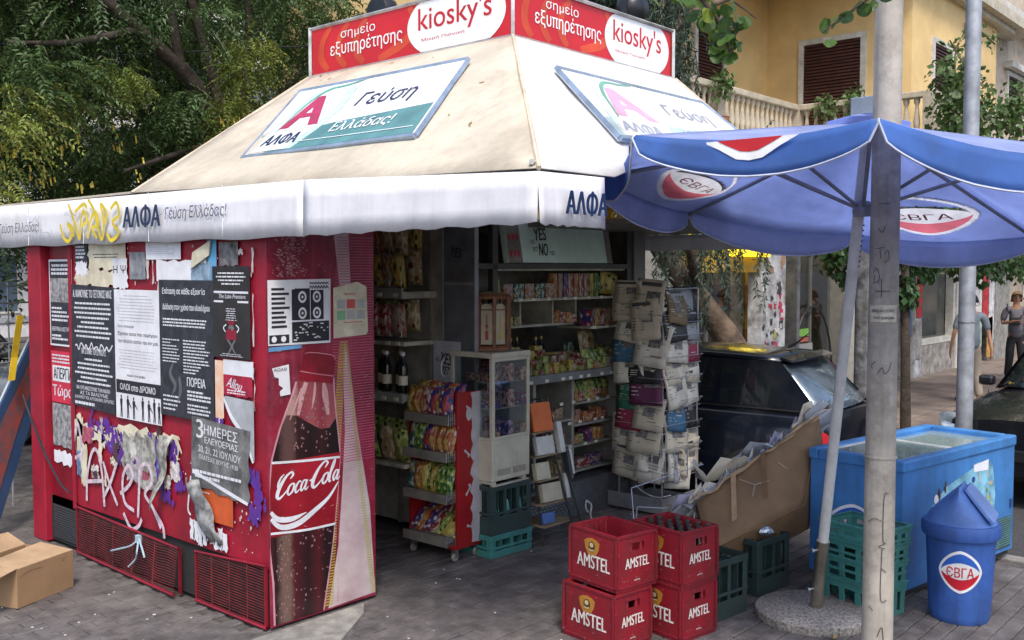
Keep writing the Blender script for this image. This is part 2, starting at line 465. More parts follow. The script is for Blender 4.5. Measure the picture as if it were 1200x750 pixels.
g = MB(); g.prism([(.02, -.48), (.5, -.42), (.9, -.16), (1.02, -.02), (.1, -.02), (-.25, -.25)], frame((0, 0, 0), (1, 0, 0), (0, 1, 0)), -.01, .014)
g_o = part('concrete_patch', g, m_conc, bevel=.006); struct(g_o); g_o.location = (-.35, -.02, 0)
lit = MB()
for i in range(80):
    x, y = rng.uniform(-2.6, 3.8), rng.uniform(-2.8, .3); s_ = rng.uniform(.006, .02)
    lit.box((x, y, .004), (s_, s_ * rng.uniform(.4, 1), .004), Matrix.Rotation(rng.uniform(0, 3), 3, 'Z'))
for i in range(40):
    x, y = rng.uniform(-1.6, -.1), rng.uniform(.2, 2.6); s_ = rng.uniform(.006, .02)
    lit.box((x, y, .004), (s_, s_ * .7, .004), Matrix.Rotation(rng.uniform(0, 3), 3, 'Z'))
struct(part('litter', lit, M('litter_white', (.6, .58, .55), .8)), 'stuff')

# ================================================================= RED CABINET (left wall with posters, cola bottle end)
m_red = M('red_paint', (.33, .006, .027), .38, scuff=.3, streak=.25, var=.22, scale=3, bump=.05, dirt=.35, dirtcol=(.20, .01, .02), dscale=5)
m_red2 = M('red_paint_deep', (.24, .005, .018), .4, var=.2, scale=3, dirt=.4, dirtcol=(.12, .01, .02))
m_ink = M('black_ink', (.02, .021, .028), .6, var=.2)
m_blackp = M('black_poster', (.028, .03, .042), .65, var=.3, scale=12, dirt=.25, dirtcol=(.12, .12, .14), dscale=14)
m_whitep = M('white_paper', (.74, .75, .80), .75, var=.08, scale=7, dirt=.2, dirtcol=(.45, .42, .36), dscale=9)
m_creamp = M('cream_paper', (.68, .63, .48), .8, var=.15, scale=8, dirt=.4, dirtcol=(.4, .3, .18), dscale=9)
m_whiteink = M('white_ink', (.72, .73, .78), .7, var=.1, dirt=.2, dirtcol=(.2, .2, .22), dscale=40)
m_greyp = M('grey_photo', (.42, .42, .43), .7, var=.6, scale=22, col2=(.06, .06, .065))
m_orange = M('orange_poster', (.62, .10, .02), .7, dirt=.3, dirtcol=(.4, .12, .05))
m_purple = M('purple_spray', (.10, .03, .30), .6, dirt=.3, dirtcol=(.3, .03, .12), dscale=20)
m_chrome = M('galvanised_steel', (.45, .46, .48), .35, .9, var=.2, dirt=.3)
cab = thing('storage_cabinet', 'tall red metal cabinet pasted with posters, a cola bottle pictured on its end', 'cabinet', (0.4, 1.5, 0))
def P(name, mb, mat, par=None, **k): return part(name, mb, mat, par or cab, w=True, **k)
b = MB(); b.b2((.012, .012, .36), (.79, 2.42, 2.40)); P('body', b, m_red)
b = MB(); b.b2((.03, .05, .02), (.77, 2.9, .36)); P('plinth', b, M('dark_void', (.02, .018, .018), .9))  # near-black block painted as the shade behind the grilles
b = MB(); b.b2((-.005, 2.41, .33), (.0, 2.46, 2.38)); P('trim', b, m_red)
b = MB(); b.b2((.04, 2.46, .36), (.76, 2.86, 2.38)); P('side_panel', b, m_red2)
b = MB(); b.b2((-.02, 2.9, 0), (.20, 3.12, 2.42)); P('corner_post', b, m_red, bevel=.01)
b = MB(); b.b2((.03, 2.44, .30), (.05, 2.88, .36)); P('ledge', b, m_chrome)
v = MB()
for i in range(14): v.box((.03, 2.66, .05 + i * .018), (.012, .38, .011), Matrix.Rotation(R(35), 3, 'Y'))
struct(P('louvre', v, M('louvre_dark', (.035, .037, .04), .5)), 'stuff')
# bottom grilles: frame and bars
def grille(y0, y1, zl, zr, name, bend=0):
    fr = MB(); n = 12
    def pt(y, z): t = (y - y0) / (y1 - y0); return (-.012 - bend * (1 - t) * (1 - z / .4) , y, z)
    top = lambda y: zl + (zr - zl) * (y1 - y) / (y1 - y0)
    for (ya, yb) in ((y0, y0 + .018), (y1 - .018, y1)): fr.b2((-.014, ya, .015), (.0, yb, top(ya)))
    fr.tube([pt(y1, .02), pt(y0, .02)], .011, 5); fr.tube([pt(y1, top(y1)), pt(y0, top(y0))], .009, 5)
    o = P(name, fr, m_red2)
    br = MB(); z = .035
    while z < max(zl, zr) - .01:
        pts = [pt(y1 - (y1 - y0) * i / n, z + (.006 * math.sin(i * 2.2 + z * 9) if bend else 0)) for i in range(n + 1)]
        pts = [p for p in pts if p[2] < top(p[1])]
        if len(pts) > 1: br.tube(pts, .0028, 3, False)
        z += .0165
    k = 5 if bend else 4
    for i in range(1, k):
        y = y0 + (y1 - y0) * i / k; br.tube([pt(y, .02), pt(y, top(y) - .005)], .004, 4)
    struct(part('bars', br, M('rusty_red_bars', (.17, .012, .016), .6, var=.4, scale=14, dirt=.6, dirtcol=(.06, .025, .02), dscale=6), o, w=True), 'stuff')
grille(.96, 2.40, .355, .315, 'grille', .05)
grille(.02, .78, .33, .385, 'grille')
b = MB(); b.tube(smooth_path([(-.03, 1.45, .29), (-.06, 1.5, .24), (-.08, 1.62, .2), (-.09, 1.72, .17)], 4), .006, 5)
b.tube(smooth_path([(-.03, 1.45, .29), (-.07, 1.40, .22), (-.06, 1.44, .16), (-.08, 1.5, .1)], 4), .006, 5)
b.tube(smooth_path([(-.03, 1.45, .3), (-.06, 1.35, .25), (-.07, 1.30, .2)], 4), .006, 5)
b.box((-.03, 1.45, .29), (.03, .04, .05)); P('tape_tie', b, M('pale_blue_tape', (.4, .55, .65), .4))
FL = frame((0, 0, 0), (0, -1, 0), (0, 0, 1))          # left wall: a = -y, b = z, outward -x
def poster(y0, z0, y1, z1, mat, d, lb, sides='', jag=.008, seed=1, n=8, tilt=0):
    """y0 is the left edge seen from outside (larger y)"""
    r_ = random.Random(seed); pl = torn(-y0, z0, -y1, z1, r_, jag, sides, n)
    if tilt: cx, cy = -(y0 + y1) / 2, (z0 + z1) / 2; c, s_ = math.cos(tilt), math.sin(tilt); pl = [(cx + (a - cx) * c - (e - cy) * s_, cy + (a - cx) * s_ + (e - cy) * c) for a, e in pl]
    b = MB(); b.prism(pl, FL, d - .0008, d); return lab(P('poster', b, mat), lb)
def pr(name, mb, mat, par): return part(name, mb, mat, par, w=True)
rp = random.Random(3)
# framed black and white poster on the recessed panel
F0 = FL
FR = frame((.036, 0, 0), (0, -1, 0), (0, 0, 1))
def poster_r(y0, z0, y1, z1, mat, d, lb, **k):
    global FL
    FL = FR; o = poster(y0, z0, y1, z1, mat, d, lb, **k); FL = F0; return o
q = poster_r(2.855, 1.52, 2.475, 2.17, m_whitep, .003, 'narrow black and white poster with a white border')
b = MB(); b.rect(FR, -2.84, 1.535, -2.49, 1.85, .0042); b.rect(FR, -2.84, 2.03, -2.49, 2.155, .0042); pr('print', b, m_blackp, q)
b = MB(); b.rect(FR, -2.84, 1.852, -2.49, 2.03, .0042); pr('picture', b, m_greyp, q)
b = MB(); lines(b, FR, -2.82, 2.05, -2.5, 2.14, 3, rp, d=.0052, center=True); lines(b, FR, -2.82, 1.70, -2.5, 1.82, 4, rp, .5, .0052)
text(b, FR, 'ΚΕΝΤΡΙΚΗ ΑΦΕΤΗΡΙΑ', -2.82, 1.63, w=.31, h=.035, bold=.02, d=.0052); lines(b, FR, -2.82, 1.56, -2.55, 1.61, 2, rp, d=.0052); pr('lettering', b, m_whiteink, q)
q = poster_r(2.855, 1.09, 2.47, 1.48, M('red_poster', (.62, .03, .07), .6, var=.1), .003, 'red strike poster reading Τώρα')
b = MB(); b.rect(FR, -2.83, 1.25, -2.49, 1.37, .0042); pr('print', b, m_whitep, q)
b = MB(); text(b, FR, 'ΑΠΕΡΓΙΑ', -2.81, 1.27, w=.30, h=.085, bold=.03, d=.0052); pr('lettering', b, m_ink, q)
b = MB(); text(b, FR, 'Τώρα', -2.83, 1.115, w=.33, h=.11, bold=.035, d=.0052); lines(b, FR, -2.83, 1.385, -2.49, 1.46, 3, rp, .5, .0052); pr('lettering', b, m_whiteink, q)
q = poster_r(2.85, .76, 2.47, 1.08, m_greyp, .003, 'grey photo of a crowd, torn at the corner', sides='rb', jag=.012)
q = poster_r(2.84, .63, 2.50, .72, m_whitep, .003, 'torn white paper scrap', sides='rbt', jag=.02)
# lower torn layer with spray
bm = MB()
for (y, z, w_, h_, a, s_) in ((2.2, .94, .5, .10, .0, 1), (2.33, .86, .10, .34, 0, 2), (1.9, .92, .3, .12, -.4, 3), (1.5, .98, .5, .1, -.1, 4), (1.1, .95, .3, .12, .1, 5)):
    r_ = random.Random(s_); pl = torn(-y - w_ / 2, z - h_ / 2, -y + w_ / 2, z + h_ / 2, r_, .03, 'btlr', 7); bm.prism(pl, FL, .001, .0022)
P('torn_paper', bm, m_creamp)
b = MB()
for (y, z, pts) in ((0, 0, [(2.2, 1.0), (1.98, .93), (1.75, .80), (1.6, .86), (1.45, .78)]), (0, 0, [(1.9, 1.0), (1.7, .88), (1.55, .72)]), (0, 0, [(1.3, .98), (1.2, .85), (1.25, .72), (1.1, .62)]), (0, 0, [(1.05, .95), (1.0, .82), (.95, .72)]), (0, 0, [(.5, 1.2), (.44, 1.02), (.36, .95)]), (0, 0, [(.16, .9), (.09, .8), (.12, .68), (.18, .66)])):
    sp_ = smooth_path([(a, c, 0) for a, c in pts], 7); rz_ = random.Random(int(pts[0][0] * 100))
    for i, p in enumerate(sp_):
        for q in range(4):
            x, z = p.x + rz_.gauss(0, .028), p.y + rz_.gauss(0, .028); s_ = rz_.uniform(.008, .026); b.flat([(-x + s_ * math.cos(R(k * 60)) * rz_.uniform(.5, 1.2), z + s_ * 1.5 * math.sin(R(k * 60)) * rz_.uniform(.5, 1.4)) for k in range(6)], FL, .0026 + .0001 * q + .00001 * i)
struct(P('spray_paint', b, m_purple), 'stuff')
b = MB(); r_ = random.Random(9)
for (y, z, w_, h_) in ((1.38, .82, .26, .36), (1.62, .86, .16, .22)):
    b.prism(torn(-y - w_ / 2, z - h_ / 2, -y + w_ / 2, z + h_ / 2, r_, .03, 'btlr', 8), FL, .003, .004)
P('torn_poster', b, M('grey_green_print', (.46, .46, .42), .8, col2=(.10, .09, .08), scale=18))
bm = MB(); r_ = random.Random(31)
for (y, z, w_, h_) in ((2.02, .84, .05, .22), (1.84, .76, .06, .05), (2.27, .68, .09, .30), (1.95, .62, .03, .1)):
    bm.prism(torn(-y - w_ / 2, z - h_ / 2, -y + w_ / 2, z + h_ / 2, r_, .012, 'btlr', 6), FL, .003, .0042)
P('paper_scrap', bm, m_creamp)
r_ = random.Random(63)
for nm, colr, cnt in (('grey', (.40, .40, .42), 3), ('white', (.66, .64, .62), 4), ('black', (.04, .04, .05), 3), ('pink', (.45, .10, .16), 2), ('blue', (.14, .24, .42), 2)):
    for i in range(cnt):
        y, z = r_.uniform(.95, 2.36), r_.uniform(.60, 1.02); w_, h_ = r_.uniform(.03, .15), r_.uniform(.05, .20)
        b = MB(); b.prism(torn(-y - w_ / 2, z - h_ / 2, -y + w_ / 2, z + h_ / 2, r_, .016, 'btlr', 6), FL, .0032 + i * .00012, .0040 + i * .00012 + .0002 * r_.random()); P('paper_scrap', b, M('scrap_layer_' + nm, colr, .8, var=.35, scale=24, dirt=.4, dirtcol=(.25, .04, .06), dscale=14))
# hanging loose strip
gr = []
for i in range(9):
    t = i / 8; gr.append([F0(-1.19 - .02 * t + j * (.16 - .1 * t), 1.02 - .48 * t, .012 + .06 * t * t + .03 * j * t + .02 * math.sin(t * 9)) for j in (0, 1 / 3, 2 / 3, 1)])
b = MB(); b.grid(gr); P('loose_strip', b, M('grey_green_print', (.4, .4, .4)), solid=.001, smooth=60)
# spray tag TAXER in white
b = MB()
for pts in ([(2.42, .84), (2.36, .98), (2.30, .80), (2.33, .70)], [(2.45, .70), (2.30, .75)],
            [(2.24, .42), (2.22, .62), (2.14, .79), (2.06, .80), (2.00, .66), (1.97, .42)], [(2.25, .56), (2.0, .60)],
            [(1.98, .74), (1.88, .58), (1.78, .46)], [(1.78, .76), (1.88, .6), (1.99, .48)],
            [(1.74, .55), (1.62, .62), (1.56, .70), (1.62, .76), (1.70, .66), (1.68, .50), (1.55, .46)],
            [(1.50, .42), (1.48, .60), (1.46, .76), (1.36, .80), (1.30, .70), (1.40, .60), (1.30, .52), (1.20, .40)], [(1.7, .42), (1.6, .33), (1.5, .36), (1.45, .42)], [(1.28, .5), (1.18, .42), (1.16, .34)]):
    ribbon(b, FL, [(-a, c) for a, c in pts], .028, .0048)
P('graffiti', b, M('white_spray', (.70, .60, .68), .6, var=.25, scale=20, dirt=.3, dirtcol=(.5, .05, .12), dscale=25))
# top row scraps
q = poster(2.34, 2.11, 2.15, 2.28, m_blackp, .003, 'small black flyer under the awning', sides='b'); b = MB(); lines(b, FL, -2.33, 2.17, -2.17, 2.27, 4, rp, d=.0042); pr('lettering', b, m_whiteink, q)
q = poster(2.33, 2.06, 2.16, 2.15, m_whitep, .004, 'torn white scrap', sides='btlr', jag=.015)
q = poster(2.14, 2.10, 1.60, 2.30, m_creamp, .0035, 'torn cream paper with a curling edge', sides='btl', jag=.02); b = MB(); lines(b, FL, -2.08, 2.17, -1.68, 2.21, 2, rp, .3, .0045, True); pr('lettering', b, m_ink, q)
q = poster(2.34, 1.98, 1.75, 2.10, m_creamp, .003, 'peeled cream paper', sides='btlr', jag=.03)
q = poster(1.78, 1.97, 1.58, 2.17, m_whitep, .0045, 'white notice scrap reading H Ψ', sides='br', jag=.012); b = MB(); text(b, FL, 'H Ψ', -1.77, 2.07, w=.17, h=.055, bold=.01, d=.0055); pr('lettering', b, m_ink, q)
q = poster(1.55, 2.03, 1.34, 2.21, M('grey_poster', (.30, .32, .34), .7, col2=(.12, .13, .15), scale=14), .0035, 'grey pasted flyer with cut corners', sides='r')
q = poster(1.33, 2.16, .90, 2.32, m_whitep, .004, 'clean white sheet', sides=''); b = MB(); lines(b, FL, -1.30, 2.19, -.93, 2.29, 7, rp, .2, .005); pr('lettering', b, M('faint_ink', (.5, .5, .52), .8), q)
q = poster(1.20, 2.02, .60, 2.16, m_whitep, .0035, 'large torn white sheet behind the black poster', sides='tr', jag=.03)
b = MB(); b.prism([(-.76, 2.10), (-.56, 2.18), (-.54, 2.27), (-.74, 2.20)], FL, .012, .02); P('curled_paper', b, m_creamp)
q = poster(.78, 2.03, .56, 2.14, M('blue_grey_print', (.35, .45, .55), .7, col2=(.12, .2, .3), scale=18), .0045, 'blue grey printed scrap', sides='tl')
q = poster(.60, 1.95, .50, 2.28, M('sky_blue_paper', (.13, .42, .68), .7), .002, 'strip of sky blue paper', sides='tb')
q = poster(.47, 2.12, .27, 2.26, M('dark_grey_print', (.22, .22, .23), .7, col2=(.03, .03, .03), scale=16), .0035, 'dark grey flyer near the corner', sides='bt')
# the big black manifesto
q = poster(2.42, 1.10, 1.77, 1.98, m_blackp, .006, 'large black manifesto covered in white lines', tilt=-.03, sides='')
b = MB(); text(b, FL, 'Α. ΚΑΝΟΥΜΕ ΤΟ ΓΕΓΟΝΟΣ ΜΑΣ', -2.38, 1.895, w=.58, h=.055, bold=.03, d=.0075)
lines(b, FL, -2.38, 1.60, -1.80, 1.87, 8, rp, .42, .0075, True)
text(b, FL, 'ΝΑ ΣΠΑΜΕ ΤΟΥΣ ΗΧΟΥΣ', -2.26, 1.49, w=.36, h=.045, bold=.03, d=.0075)
lines(b, FL, -2.38, 1.27, -1.80, 1.47, 6, rp, .42, .0075, True)
text(b, FL, 'ΝΑ ΟΡΓΑΝΩΣΟΥΜΕ ΤΗΝ ΜΑΧΗ', -2.35, 1.23, w=.5, h=.028, bold=.03, d=.0075); text(b, FL, 'ΑΣ ΤΑ ΒΑΛΟΥΜΕ', -2.30, 1.195, w=.42, h=.026, bold=.03, d=.0075)
text(b, FL, 'ΑΛΛΗΛΕΓΓΥΟΙ, ΑΥΤΟΝΟΜΟΙ, ΕΡΓΑΤΕΣ', -2.38, 1.16, w=.58, h=.026, bold=.03, d=.0075); lines(b, FL, -2.38, 1.115, -1.8, 1.15, 1, rp, .6, .0075)
pr('lettering', b, m_whiteink, q)
b = MB(); ribbon(b, FL, [(-2.36 + i * .028, 1.545 + .02 * math.sin(i * 2.3) + .01 * math.sin(i * 5.1)) for i in range(21)], .012, .0075); pr('scribble', b, m_whiteink, q)
# white poster with marching figures
q = poster(1.765, 1.08, 1.16, 1.96, m_whitep, .0075, 'white poster with a black band and a row of marching figures')
b = MB(); b.rect(FL, -1.755, 1.255, -1.165, 1.345, .0088)
for i, x in enumerate((-1.69, -1.60, -1.52, -1.40, -1.32, -1.25, -1.19)):
    h_ = .13 + .015 * math.sin(i * 3); z = 1.088
    b.flat(ellipse(x, z + h_ + .012, .009, .012, 8), FL, .0088)
    b.flat([(x - .014, z), (x - .004, z), (x, z + h_ * .45), (x + .006, z), (x + .016, z), (x + .012, z + h_ * .55), (x + .018, z + h_ * .95), (x + .006, z + h_), (x - .008, z + h_), (x - .018, z + h_ * .9), (x - .010, z + h_ * .5)], FL, .0088)
    if i in (1, 2, 4): b.flat([(x + .012, z + h_ * .75), (x + .05, z + h_ * .5), (x + .05, z + h_ * .56), (x + .014, z + h_ * .9)], FL, .0089)
text(b, FL, 'Ζωή απεργία', -1.72, 1.70, w=.22, h=.022, bold=.0, d=.0088)
text(b, FL, 'Έχασαν αυτοί που παράγουν', -1.72, 1.645, w=.53, h=.03, bold=.01, d=.0088); text(b, FL, 'τον πλούτο αυτού του κόσμου', -1.72, 1.595, w=.53, h=.03, bold=.01, d=.0088)
text(b, FL, 'είμαι στο φόβο', -1.60, 1.37, w=.24, h=.02, bold=.01, d=.0088)
pr('print', b, m_ink, q)
b = MB(); text(b, FL, 'ΟΛΟΙ στο ΔΡΟΜΟ', -1.70, 1.277, w=.47, h=.045, bold=.03, d=.0098); pr('lettering', b, m_whiteink, q)
b = MB(); lines(b, FL, -1.74, 1.74, -1.2, 1.93, 9, rp, .2, .0088, True); lines(b, FL, -1.74, 1.42, -1.2, 1.56, 7, rp, .22, .0088, True); pr('faint_lettering', b, MATS['faint_ink'], q)
# black poster with headline
q = poster(1.165, 1.16, .535, 2.03, m_blackp, .009, 'black poster with a two line white headline')
b = MB(); text(b, FL, 'Επίταση σε κάθε εξουσία', -1.12, 1.93, w=.50, h=.05, bold=.025, d=.0102); text(b, FL, 'Διάδοση στον χρόνο του ολοκλήρου', -1.12, 1.83, w=.55, h=.05, bold=.025, d=.0102)
lines(b, FL, -1.12, 1.73, -.57, 1.79, 3, rp, .5, .0102); lines(b, FL, -1.13, 1.50, -.92, 1.66, 8, rp, .35, .0102); lines(b, FL, -.88, 1.44, -.57, 1.66, 11, rp, .4, .0102)
text(b, FL, 'ΠΟΡΕΙΑ', -.84, 1.365, w=.21, h=.058, bold=.035, d=.0102); lines(b, FL, -.84, 1.275, -.57, 1.345, 3, rp, .55, .0102); lines(b, FL, -.84, 1.19, -.57, 1.26, 3, rp, .5, .0102); lines(b, FL, -1.13, 1.19, -.92, 1.30, 4, rp, .4, .0102)
pr('lettering', b, m_whiteink, q)
b = MB(); ribbon(b, FL, [(-1.0, 1.50), (-1.04, 1.43), (-.98, 1.36), (-1.02, 1.3)], [.012, .03, .035, .01], .0102); ribbon(b, FL, [(-.93, 1.42), (-.92, 1.33), (-.95, 1.26)], [.02, .035, .01], .0102); pr('picture', b, M('ghost_grey', (.12, .125, .14), .8), q)
# black dance poster
q = poster(.535, 1.57, .145, 2.115, M('brown_black_poster', (.03, .027, .028), .5, var=.4, scale=3), .010, 'black poster with a dancing couple in red')
b = MB(); lines(b, FL, -.50, 2.0, -.18, 2.085, 4, rp, .4, .0112, True); b.rect(FL, -.52, 1.955, -.16, 1.968, .0112); b.rect(FL, -.52, 1.90, -.42, 1.912, .0112); b.rect(FL, -.27, 1.90, -.16, 1.912, .0112)
text(b, FL, 'The Latin Premiere', -.47, 1.925, w=.28, h=.025, bold=.01, slant=.2, d=.0112)
lines(b, FL, -.40, 1.79, -.28, 1.87, 6, rp, .3, .0112, True); lines(b, FL, -.46, 1.578, -.22, 1.60, 2, rp, .3, .0112, True)
ribbon(b, FL, [(-.39, 1.77), (-.42, 1.75), (-.40, 1.725)], .008, .0112); ribbon(b, FL, [(-.29, 1.77), (-.26, 1.75), (-.28, 1.725)], .008, .0112); pr('lettering', b, m_whiteink, q)
b = MB(); b.flat([(-.39, 1.80), (-.36, 1.765), (-.32, 1.765), (-.29, 1.80), (-.34, 1.79)], FL, .0112); b.flat([(-.40, 1.68), (-.285, 1.68), (-.29, 1.735), (-.34, 1.75), (-.39, 1.735)], FL, .0112); pr('red_dress', b, M('crimson_print', (.25, .01, .03), .6), q)
b = MB(); ribbon(b, FL, [(-.36, 1.74), (-.34, 1.765), (-.32, 1.74)], .03, .0108); ribbon(b, FL, [(-.38, 1.68), (-.34, 1.64), (-.37, 1.60)], .014, .0108); ribbon(b, FL, [(-.30, 1.68), (-.33, 1.64), (-.30, 1.60)], .014, .0108); pr('figure', b, M('figure_grey', (.16, .16, .17), .7), q)
# strips at the corner
q = poster(.53, 1.20, .44, 1.55, M('peach_paper', (.75, .42, .25), .7, col2=(.75, .6, .5), scale=12), .005, 'peach paper strip', sides='b')
q = poster(.44, 1.46, .13, 1.56, m_whitep, .004, 'white paper top edge'); q = poster(.44, 1.35, .14, 1.47, M('crimson_scrap', (.42, .015, .05), .6, var=.3), .0046, 'crimson advert scrap with slanted white script', sides='b')
b = MB(); text(b, FL, 'Allou', -.41, 1.40, w=.15, h=.06, bold=.02, slant=.4, d=.0056, rot=-.15); lines(b, FL, -.40, 1.355, -.17, 1.385, 2, rp, .5, .0056); pr('lettering', b, m_whiteink, q)
b = MB(); b.prism([(-.43, 1.34), (-.13, 1.33), (-.13, .98), (-.24, 1.12), (-.34, 1.19)], FL, .004, .005); lab(P('poster', b, M('pale_grey_paper', (.42, .44, .47), .7)), 'pale grey torn paper')
b = MB(); ribbon(b, FL, [(-.44, 1.33), (-.36, 1.22), (-.24, 1.12), (-.14, .97)], [.02, .03, .03, .02], .0055); P('torn_edge', b, m_whitep)
q = poster(.50, .75, .49, 1.3, m_whitep, .003, 'sliver of white paper')
# 3 days poster
q = poster(.80, .74, .17, 1.17, M('three_day_poster', (.05, .052, .055), .7, col2=(.22, .22, .22), scale=9), .0115, 'black poster announcing three days in July, its corner torn', sides='br', jag=.015, tilt=-.05)
b = MB(); text(b, FL, '3', -.735, 1.055, w=.075, h=.115, bold=.03, d=.013); text(b, FL, 'ΗΜΕΡΕΣ', -.65, 1.085, w=.36, h=.06, bold=.03, d=.013, rot=-.04); text(b, FL, 'ΕΛΕΥΘΕΡΙΑΣ', -.645, 1.03, w=.36, h=.04, bold=.03, d=.013, rot=-.04)
text(b, FL, '20, 21, 22 ΙΟΥΛΙΟΥ', -.72, .965, w=.46, h=.05, bold=.01, d=.013, rot=-.05); text(b, FL, 'ΠΛΑΤΕΙΑΣ ΒΕΡΓΗΣ 19.30', -.71, .925, w=.42, h=.028, bold=.01, d=.013, rot=-.05)
lines(b, FL, -.76, .80, -.2, .86, 2, rp, .6, .013); ribbon(b, FL, [(-.79, .84), (-.6, .80), (-.4, .76), (-.19, .72)], [.03, .02, .025, .02], .013); pr('lettering', b, m_whiteink, q)
q = poster(.78, .55, .36, .76, m_orange, .004, 'orange red poster with a small line of print'); b = MB(); lines(b, FL, -.7, .71, -.6, .725, 1, rp, .5, .005); pr('lettering', b, m_whiteink, q)
gr = []
for i in range(11):
    t = i / 10; w_ = .13 + .12 * math.sin(t * 3) * (1 - .5 * t)
    gr.append([F0(-.82 + .22 * t * t + j * w_, .79 - .36 * t + .02 * math.sin(j * 9 + t * 4), .016 + .05 * math.sin(j * 3.1) * (1 - t) + .012 * math.sin(t * 11) + .01) for j in (0, .25, .5, .75, 1)])
b = MB(); b.grid(gr); P('peeling_poster', b, M('peel_print', (.35, .36, .36), .7, col2=(.04, .04, .045), scale=14), solid=.0012, smooth=60)
b = MB(); r_ = random.Random(5)
for i in range(9): b.prism(torn(-.84 + i * .045, .36 + r_.uniform(0, .06), -.79 + i * .045, .52 + r_.uniform(-.04, .03), r_, .012, 'btlr', 4), FL, .004, .0055)
ribbon(b, FL, [(-.82, .80), (-.85, .66), (-.86, .58), (-.83, .55)], .016, .006); P('paper_remains', b, m_whitep)
b = MB(); r_ = random.Random(11)
for i in range(90):
    y, z = r_.uniform(.1, 1.0), r_.uniform(.42, .9)
    if y > .45 and z < .75: continue
    s_ = r_.uniform(.003, .009); b.flat(ellipse(-y, z, s_, s_ * r_.uniform(.5, 1.5), 6), FL, .0015)
for i in range(80):
    y, z = r_.uniform(.1, 2.4), r_.uniform(2.0, 2.33); s_ = r_.uniform(.002, .008); b.flat(ellipse(-y, z, s_, s_ * r_.uniform(.6, 3), 6), FL, .0012)
for (y, z, w_, h_) in ((1.30, 2.1, .03, .12), (1.24, 2.08, .02, .15), (1.17, 2.0, .02, .1), (.12, 2.15, .02, .14), (.22, 2.2, .05, .03), (.12, 1.8, .012, .3), (.12, 1.4, .012, .25)):
    b.prism(torn(-y - w_, z - h_ / 2, -y, z + h_ / 2, r_, .01, 'btlr', 4), FL, .001, .002)
P('paint_chips', b, M('chip_white', (.62, .52, .5), .8))

# ---- cola bottle on the end (facing -y)
FC = frame((0, 0, 0), (1, 0, 0), (0, 0, 1))
b = MB(); b.b2((.005, 0, .02), (.80, .01, 2.34)); bot = P('end_panel', b, M('cola_panel', (.24, .007, .028), .3, scuff=.25, streak=.2, var=.35, scale=2.5, dirt=.3, dirtcol=(.45, .10, .16), dscale=7))
b = MB()
def strip(x0, x1, z0, z1): return [(x0, z0), (x1, z0), (x1, z1), (x0, z1)]
fan = [(.42, .03), (.795, .04), (.755, .6), (.66, 1.1), (.60, 1.5), (.565, 1.66), (.55, 1.5), (.56, 1.1), (.53, .7), (.50, .4)]
b.flat(fan, FC, .001); b.flat([(.485, 2.33), (.60, 2.33), (.615, 1.97), (.57, 1.93), (.53, 1.98)], FC, .001)
pr('light_streak', b, M('streak_white', (.55, .47, .46), .4, col2=(.42, .3, .32), scale=5), bot)
for side, colr, nm in ((-1, (.45, .36, .05), 'yellow'), (1, (.42, .40, .10), 'lime')):
    b = MB(); z = .05
    while z < 1.65:
        t = (z - .05) / 1.6
        xl = (.43 + .13 * t) if side < 0 else (.79 - .21 * t ** .9)
        w_ = (.075 - .04 * t); b.rect(FC, xl - (w_ if side < 0 else w_ * .35), z, xl + (w_ * .35 if side < 0 else w_ * .7) if side < 0 else min(xl + w_ * .2, .795), z + .008, .0018); z += .017
    pr('halftone', b, M('halftone_' + nm, colr, .4), bot)
b = MB(); z = .06
while z < 2.3:
    x0 = .50 if z < 1.35 else .52
    b.rect(FC, x0 - .02 + .03 * math.sin(z * 3), z, .795 if z > .9 else .50, z + .005, .0014); z += .017
pr('halftone', b, M('halftone_pink', (.52, .10, .18), .4), bot)
half = [(.035, .0), (.03, .25), (.0, .45), (-.005, .6), (.0, .75), (.03, .98), (.09, 1.15), (.145, 1.27), (.19, 1.36), (.215, 1.44)]
right_ = [(.375, .0), (.425, .25), (.46, .45), (.475, .6), (.495, .75), (.515, .95), (.50, 1.08), (.485, 1.2), (.475, 1.3), (.47, 1.40)]
half = [(max(x, .006), z + .03) for x, z in half]; right_ = [(x, z + .02) for x, z in right_]
def outline(z0, z1, grow=0):
    def at(L_, z):
        for (xa, za), (xb, zb) in zip(L_, L_[1:]):
            if za <= z <= zb: return xa + (xb - xa) * (z - za) / (zb - za)
        return L_[0][0] if z < L_[0][1] else L_[-1][0]
    zs = [z0 + (z1 - z0) * i / 16 for i in range(17)]
    return [(max(at(half, z) - grow, .006), z) for z in zs] + [(at(right_, z) + grow, z) for z in zs][::-1]
b = MB(); b.flat(outline(.03, 1.44, .012), FC, .002); pr('bottle_glow', b, M('glow_pink', (.58, .28, .34), .4), bot)
